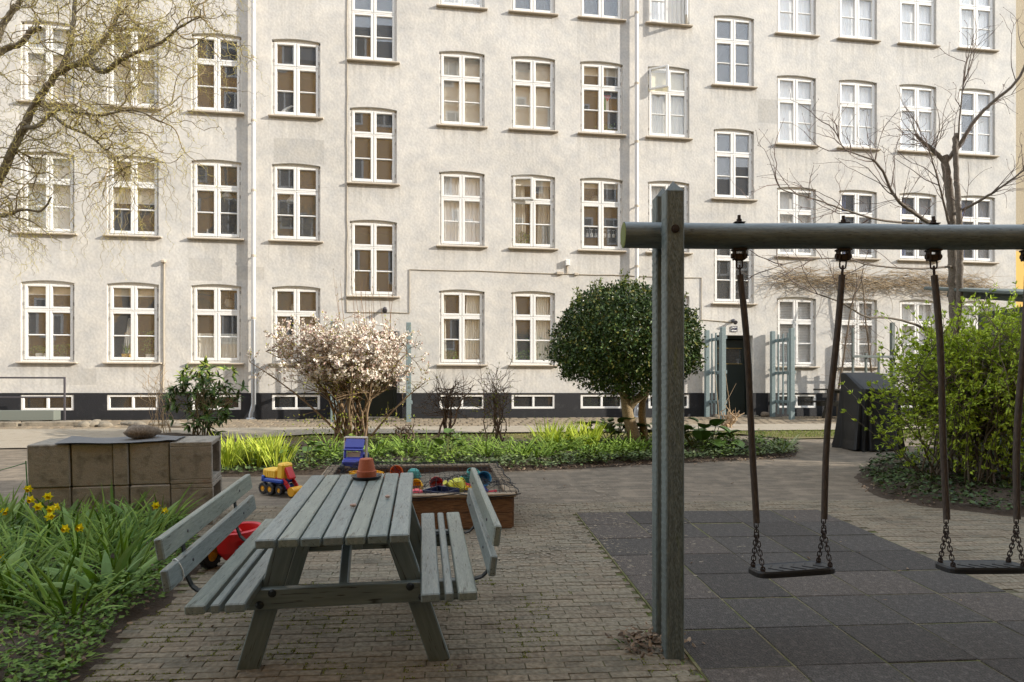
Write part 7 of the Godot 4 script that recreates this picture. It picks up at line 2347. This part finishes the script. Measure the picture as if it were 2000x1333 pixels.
func window_contents() -> void:
	var rng := RandomNumberGenerator.new()
	rng.seed = 201
	var white := Color(0.86, 0.86, 0.84)
	var cream := Color(0.8, 0.77, 0.67)
	blind(0, 0, 0.2, Color(0.62, 0.54, 0.38), "short beige")
	blind(0, 1, 0.2, Color(0.62, 0.54, 0.38), "short beige")
	blind(1, 0, 1.6, Color(0.72, 0.74, 0.7), "fully lowered white")
	blind(1, 1, 0.92, Color(0.62, 0.6, 0.5), "half lowered beige")
	blind(2, 1, 1.6, Color(0.62, 0.6, 0.52), "fully lowered grey-beige")
	blind(2, 0, 1.6, Color(0.74, 0.74, 0.7), "fully lowered off-white")
	blind(1, 5, 0.14, cream, "narrow cream")
	blind(1, 6, 0.13, cream, "narrow cream")
	blind(2, 6, 0.2, Color(0.66, 0.6, 0.46), "narrow straw")
	blind(2, 7, 0.5, Color(0.66, 0.6, 0.42), "straw")
	pot_plant(0, 0, -0.25, M.white_plastic, "leafy plant in wide white pot in the " + where(0, 0), 0.12, rng, 1)
	pot_plant(0, 0, 0.2, M.green, "leafy plant in green pot in the " + where(0, 0), 0.2, rng, 0)
	pot_plant(0, 1, -0.22, M.yellow, "sword-leaved plant in the " + where(0, 1), 0.28, rng, 2)
	pot_plant(0, 1, 0.28, M.white_plastic, "tall leafy plant in white pot in the " + where(0, 1), 0.42, rng, 1)
	pot_plant(0, 4, -0.2, M.saucer, "bushy green plant in the " + where(0, 4), 0.15, rng)
	pot_plant(0, 5, -0.22, M.saucer, "bushy green plant in the " + where(0, 5), 0.16, rng)
	pot_plant(0, 5, 0.1, M.beige, "taller green plant in the " + where(0, 5), 0.4, rng)
	pot_plant(1, 5, -0.2, M.white_plastic, "pale flowering plant in the " + where(1, 5), 0.22, rng)
	pot_plant(2, 6, 0.2, M.beige, "small green plant in the " + where(2, 6), 0.14, rng)
	hang("net_curtain", "white net curtain bunched in the " + where(0, 1), "curtain", wt(0, 1, -0.16, 0.98, -0.3), cloth(0.36, 0.9, 5, 0.02, 0.25, Color(0.6, 0.6, 0.58), 3))
	hang("cafe_curtain", "white café curtain across the lower half, " + where(0, 2), "curtain", wt(0, 2, 0, 0.66, -0.17), cloth(0.96, 0.6, 11, 0.014, 1.0, Color(0.68, 0.68, 0.62), 5))
	pendant(0, 2, 0.15, 1.28, 1)
	pendant(0, 3, -0.1, 1.2, 1)
	pendant(1, 2, 0.1, 1.05, 0)
	pendant(1, 3, -0.18, 1.0, 0)
	pendant(1, 6, 0.0, 1.25, 1)
	for c in [4, 5]:
		hang("curtain", "narrow cream curtain at one side of the " + where(0, c), "curtain", wt(0, c, -0.43, 1.66, -0.17), cloth(0.16, 1.6, 3, 0.02, 0.6, cream, 7 + c))
		hang("curtain", "full cream curtain gathered at the other side, " + where(0, c), "curtain", wt(0, c, 0.27, 1.66, -0.175), cloth(0.4, 1.62, 6, 0.025, 0.75, cream, 17 + c))
	hang("curtain", "sheer white curtain covering the " + where(1, 4), "curtain", wt(1, 4, 0, 1.66, -0.18), cloth(1.0, 1.6, 10, 0.015, 1.0, white, 21))
	for s: float in [-1.0, 1.0]:
		hang("curtain", ("left-hand" if s < 0 else "right-hand") + " beige curtain in the " + where(1, 5), "curtain", wt(1, 5, s * 0.3, 1.55, -0.24), cloth(0.34, 1.55, 5, 0.02, 0.7, Color(0.6, 0.57, 0.48), 31))
	for c in [4, 5]:
		var t := thing("roman_blind", "pleated grey-beige blind lowered in the " + where(2, c), "blind", wt(2, c, 0, 1.66, -0.17))
		var m := MB.new()
		m.col = Color(0.55, 0.53, 0.46)
		for i in 8: m.box(Transform3D(Basis(Vector3.RIGHT, 0.09), Vector3(0, -0.1 - i * 0.2, 0)), Vector3(0.98, 0.198, 0.004))
		put(m.mesh(), "fabric", M.cloth, t)
	hang("cafe_curtain", "cream café curtain with scalloped top, " + where(2, 7), "curtain", wt(2, 7, 0, 1.08, -0.18), cloth(0.96, 1.02, 10, 0.018, 1.0, Color(0.66, 0.64, 0.55), 41))
	hang("curtain", "white curtain covering the " + where(1, 7), "curtain", wt(1, 7, 0, 1.66, -0.18), cloth(1.0, 1.6, 9, 0.02, 1.0, white, 43))
	hang("curtain", "white curtain covering the " + where(0, 7), "curtain", wt(0, 7, 0, 1.66, -0.18), cloth(1.0, 1.6, 9, 0.02, 1.0, white, 44))
	hang("curtain", "white curtain covering the " + where(3, 7), "curtain", wt(3, 7, 0, 1.66, -0.2), cloth(1.0, 1.6, 9, 0.02, 1.0, white, 45))
	hang("curtain", "white curtain covering the " + where(3, 4), "curtain", wt(3, 4, 0, 1.66, -0.2), cloth(1.0, 1.6, 9, 0.02, 1.0, white, 46))
	for q: Array in [[1, 8], [2, 8], [2, 9], [2, 10], [3, 8], [3, 9], [3, 10], [3, 11], [0, 10], [0, 11]]:
		hang("curtain", "sheer white curtain covering the " + where(q[0], q[1]), "curtain", wt(q[0], q[1], 0, 1.66, -0.18), cloth(1.0, 1.62, 7 + q[1] % 4, 0.016, 1.0, white, 50 + q[0] * 12 + q[1]))
	hang("curtain", "pale curtain at one side of the " + where(2, 11), "curtain", wt(2, 11, 0.28, 1.66, -0.2), cloth(0.42, 1.6, 5, 0.02, 0.9, white, 61))
	for c in [9, 10, 11]:
		for s: float in [-1.0, 1.0]:
			hang("curtain", ("inner" if s < 0 else "outer") + " blue curtain in the " + where(1, c), "curtain", wt(1, c, s * 0.33, 1.66, -0.22), cloth(0.3, 1.6, 5, 0.02, 0.9, Color(0.1, 0.14, 0.34) if s < 0 else Color(0.5, 0.5, 0.52), 70 + c))
	# slatted blinds
	for c in [8, 9]:
		var t := thing("venetian_blind", "lowered white slatted blind in the " + where(0, c), "blind", wt(0, c, 0, 0.0, -0.16))
		var m := MB.new()
		m.bx(Vector3.ZERO, Vector3(0.98, 0.002, 0.05))
		var sl := m.mesh()
		for i in 40: put(sl, "slat", M.white, t, Transform3D(Basis(Vector3.RIGHT, 0.85), Vector3(0, 0.04 + i * 0.0405, 0)))
	# oddments
	var bw := thing("roof_flag", "small hanging flag with red triangle, green and white stripes in a window", "flag", wt(2, 6, 0.2, 1.02, -0.2))
	var m := MB.new()
	m.col = Color(0.05, 0.28, 0.1); m.bx(Vector3(-0.07, -0.2, 0), Vector3(0.07, 0.38, 0.003))
	m.col = Color(0.75, 0.75, 0.72); m.bx(Vector3(0.0, -0.2, 0), Vector3(0.07, 0.38, 0.003))
	m.col = Color(0.03, 0.03, 0.03); m.bx(Vector3(0.07, -0.2, 0), Vector3(0.07, 0.38, 0.003))
	put(m.mesh(), "stripes", M.cloth, bw)
	m = MB.new()
	m.col = Color(0.6, 0.06, 0.05)
	m.tri(Vector3(-0.105, 0.0, 0.004), Vector3(0.0, -0.15, 0.004), Vector3(0.105, 0.0, 0.004))
	put(m.mesh(), "triangle", M.cloth, bw)
	part_box("flag_rod", M.old_wood, bw, Vector3(-0.05, 0.005, 0), Vector3(0.42, 0.008, 0.008))
	var mu := thing("mushroom_ornament", "small red and white toadstool ornament on the window sill", "ornament", wt(0, 4, 0.12, 0.0, -0.2))
	m = MB.new()
	m.lathe(Transform3D(), [Vector2(0.0, 0.0), Vector2(0.035, 0.0), Vector2(0.022, 0.06), Vector2(0.0, 0.065)], 12)
	put(m.mesh(), "foot", M.white_plastic, mu)
	m = MB.new()
	m.lathe(Transform3D(), [Vector2(0.07, 0.055), Vector2(0.062, 0.085), Vector2(0.03, 0.12), Vector2(0.0, 0.13)], 14)
	put(m.mesh(), "cap", M.red, mu)
	var bd := thing("bird_ornament", "white bird figure on the sill, " + where(2, 3), "ornament", wt(2, 3, -0.3, 0.0, -0.2))
	m = MB.new()
	m.tube(PackedVector3Array([Vector3(0, 0.0, 0), Vector3(0.0, 0.08, 0), Vector3(0.02, 0.16, 0), Vector3(0.08, 0.24, 0), Vector3(0.17, 0.3, 0), Vector3(0.24, 0.3, 0)]), PackedFloat32Array([0.05, 0.085, 0.07, 0.035, 0.02, 0.004]), 10)
	put(m.mesh(), "body", M.white_plastic, bd)
	for i in 8:
		var g := thing("wine_glass", "wine glass hanging in the row inside the kitchen window", "glass", wt(1, 6, -0.4 + i * 0.11, 0.55, -0.25), "wine glasses in the kitchen window")
		m = MB.new()
		m.lathe(Transform3D(), [Vector2(0.03, 0.0), Vector2(0.034, -0.005), Vector2(0.004, -0.01), Vector2(0.004, -0.08), Vector2(0.03, -0.1), Vector2(0.036, -0.15), Vector2(0.03, -0.18)], 10)
		put(m.mesh(), "bowl", M.white_plastic, g)
	for q: Array in [[1, 3, -0.2, 0.16], [1, 3, -0.1, 0.12], [1, 2, 0.3, 0.2], [1, 2, -0.25, 0.25], [0, 3, 0.3, 0.18], [2, 2, 0.1, 0.2]]:
		var g := thing("sill_bottle", ("taller " if q[3] > 0.15 and q[2] != 0.3 or q[3] > 0.22 else "shorter ") + ("pale" if q[2] < 0 else "beige") + " bottle on the sill, " + where(q[0], q[1]), "bottle", wt(q[0], q[1], q[2], 0.0, -0.24))
		m = MB.new()
		m.lathe(Transform3D(), [Vector2(0, 0), Vector2(0.028, 0), Vector2(0.028, q[3] * 0.6), Vector2(0.012, q[3] * 0.75), Vector2(0.012, q[3]), Vector2(0, q[3])], 12)
		put(m.mesh(), "bottle_body", M.white_plastic if q[2] < 0 else M.beige, g)

# ---------- order: eye, sky, sun; then structure, things, small things
func _ready() -> void:
	var cam := Camera3D.new()
	cam.name = "camera"
	cam.projection = Camera3D.PROJECTION_FRUSTUM
	cam.near = 0.1
	cam.far = 400.0
	cam.size = 0.1 * 1333.0 / 1400.0
	cam.frustum_offset = Vector2(0, 0.1 * 101.5 / 1400.0)
	cam.position = Vector3(0, 1.58, 0)
	add_child(cam)
	cam.current = true
	var env := Environment.new()
	env.background_mode = Environment.BG_SKY
	var sm := ProceduralSkyMaterial.new()
	sm.sky_top_color = Color(0.72, 0.765, 0.82)
	sm.sky_horizon_color = Color(0.9, 0.9, 0.89)
	sm.sky_curve = 0.2
	sm.ground_bottom_color = Color(0.3, 0.28, 0.25)
	sm.ground_horizon_color = Color(0.6, 0.6, 0.6)
	sm.sky_energy_multiplier = 1.28
	var sky := Sky.new()
	sky.sky_material = sm
	env.sky = sky
	env.tonemap_mode = Environment.TONE_MAPPER_LINEAR
	env.tonemap_exposure = 1.8
	env.sdfgi_enabled = true
	env.ssao_enabled = true
	env.ssil_enabled = true
	var we := WorldEnvironment.new()
	we.environment = env
	add_child(we)
	var sun := DirectionalLight3D.new()
	sun.name = "sun"
	# grazing along the facade from the right, low
	var dir := Vector3(-2.4 * ca - sa, -1.05, 2.4 * sa - ca).normalized()
	add_child(sun)
	sun.basis = Basis.looking_at(dir, Vector3.UP)
	sun.light_energy = 1.25
	sun.light_color = Color(1.0, 0.965, 0.91)
	sun.light_angular_distance = 0.5
	sun.shadow_enabled = true
	make_materials()
	build_ground()
	build_facade()
	build_other_buildings()
	picnic_table()
	swing_set()
	block_bench()
	sandpit()
	toy_vehicles()
	yard_things()
	willow()
	bare_tree()
	round_shrub()
	blossom_shrub()
	leafy_bush()
	laurel()
	bare_shrubs()
	wall_vine()
	beds()
	window_contents()
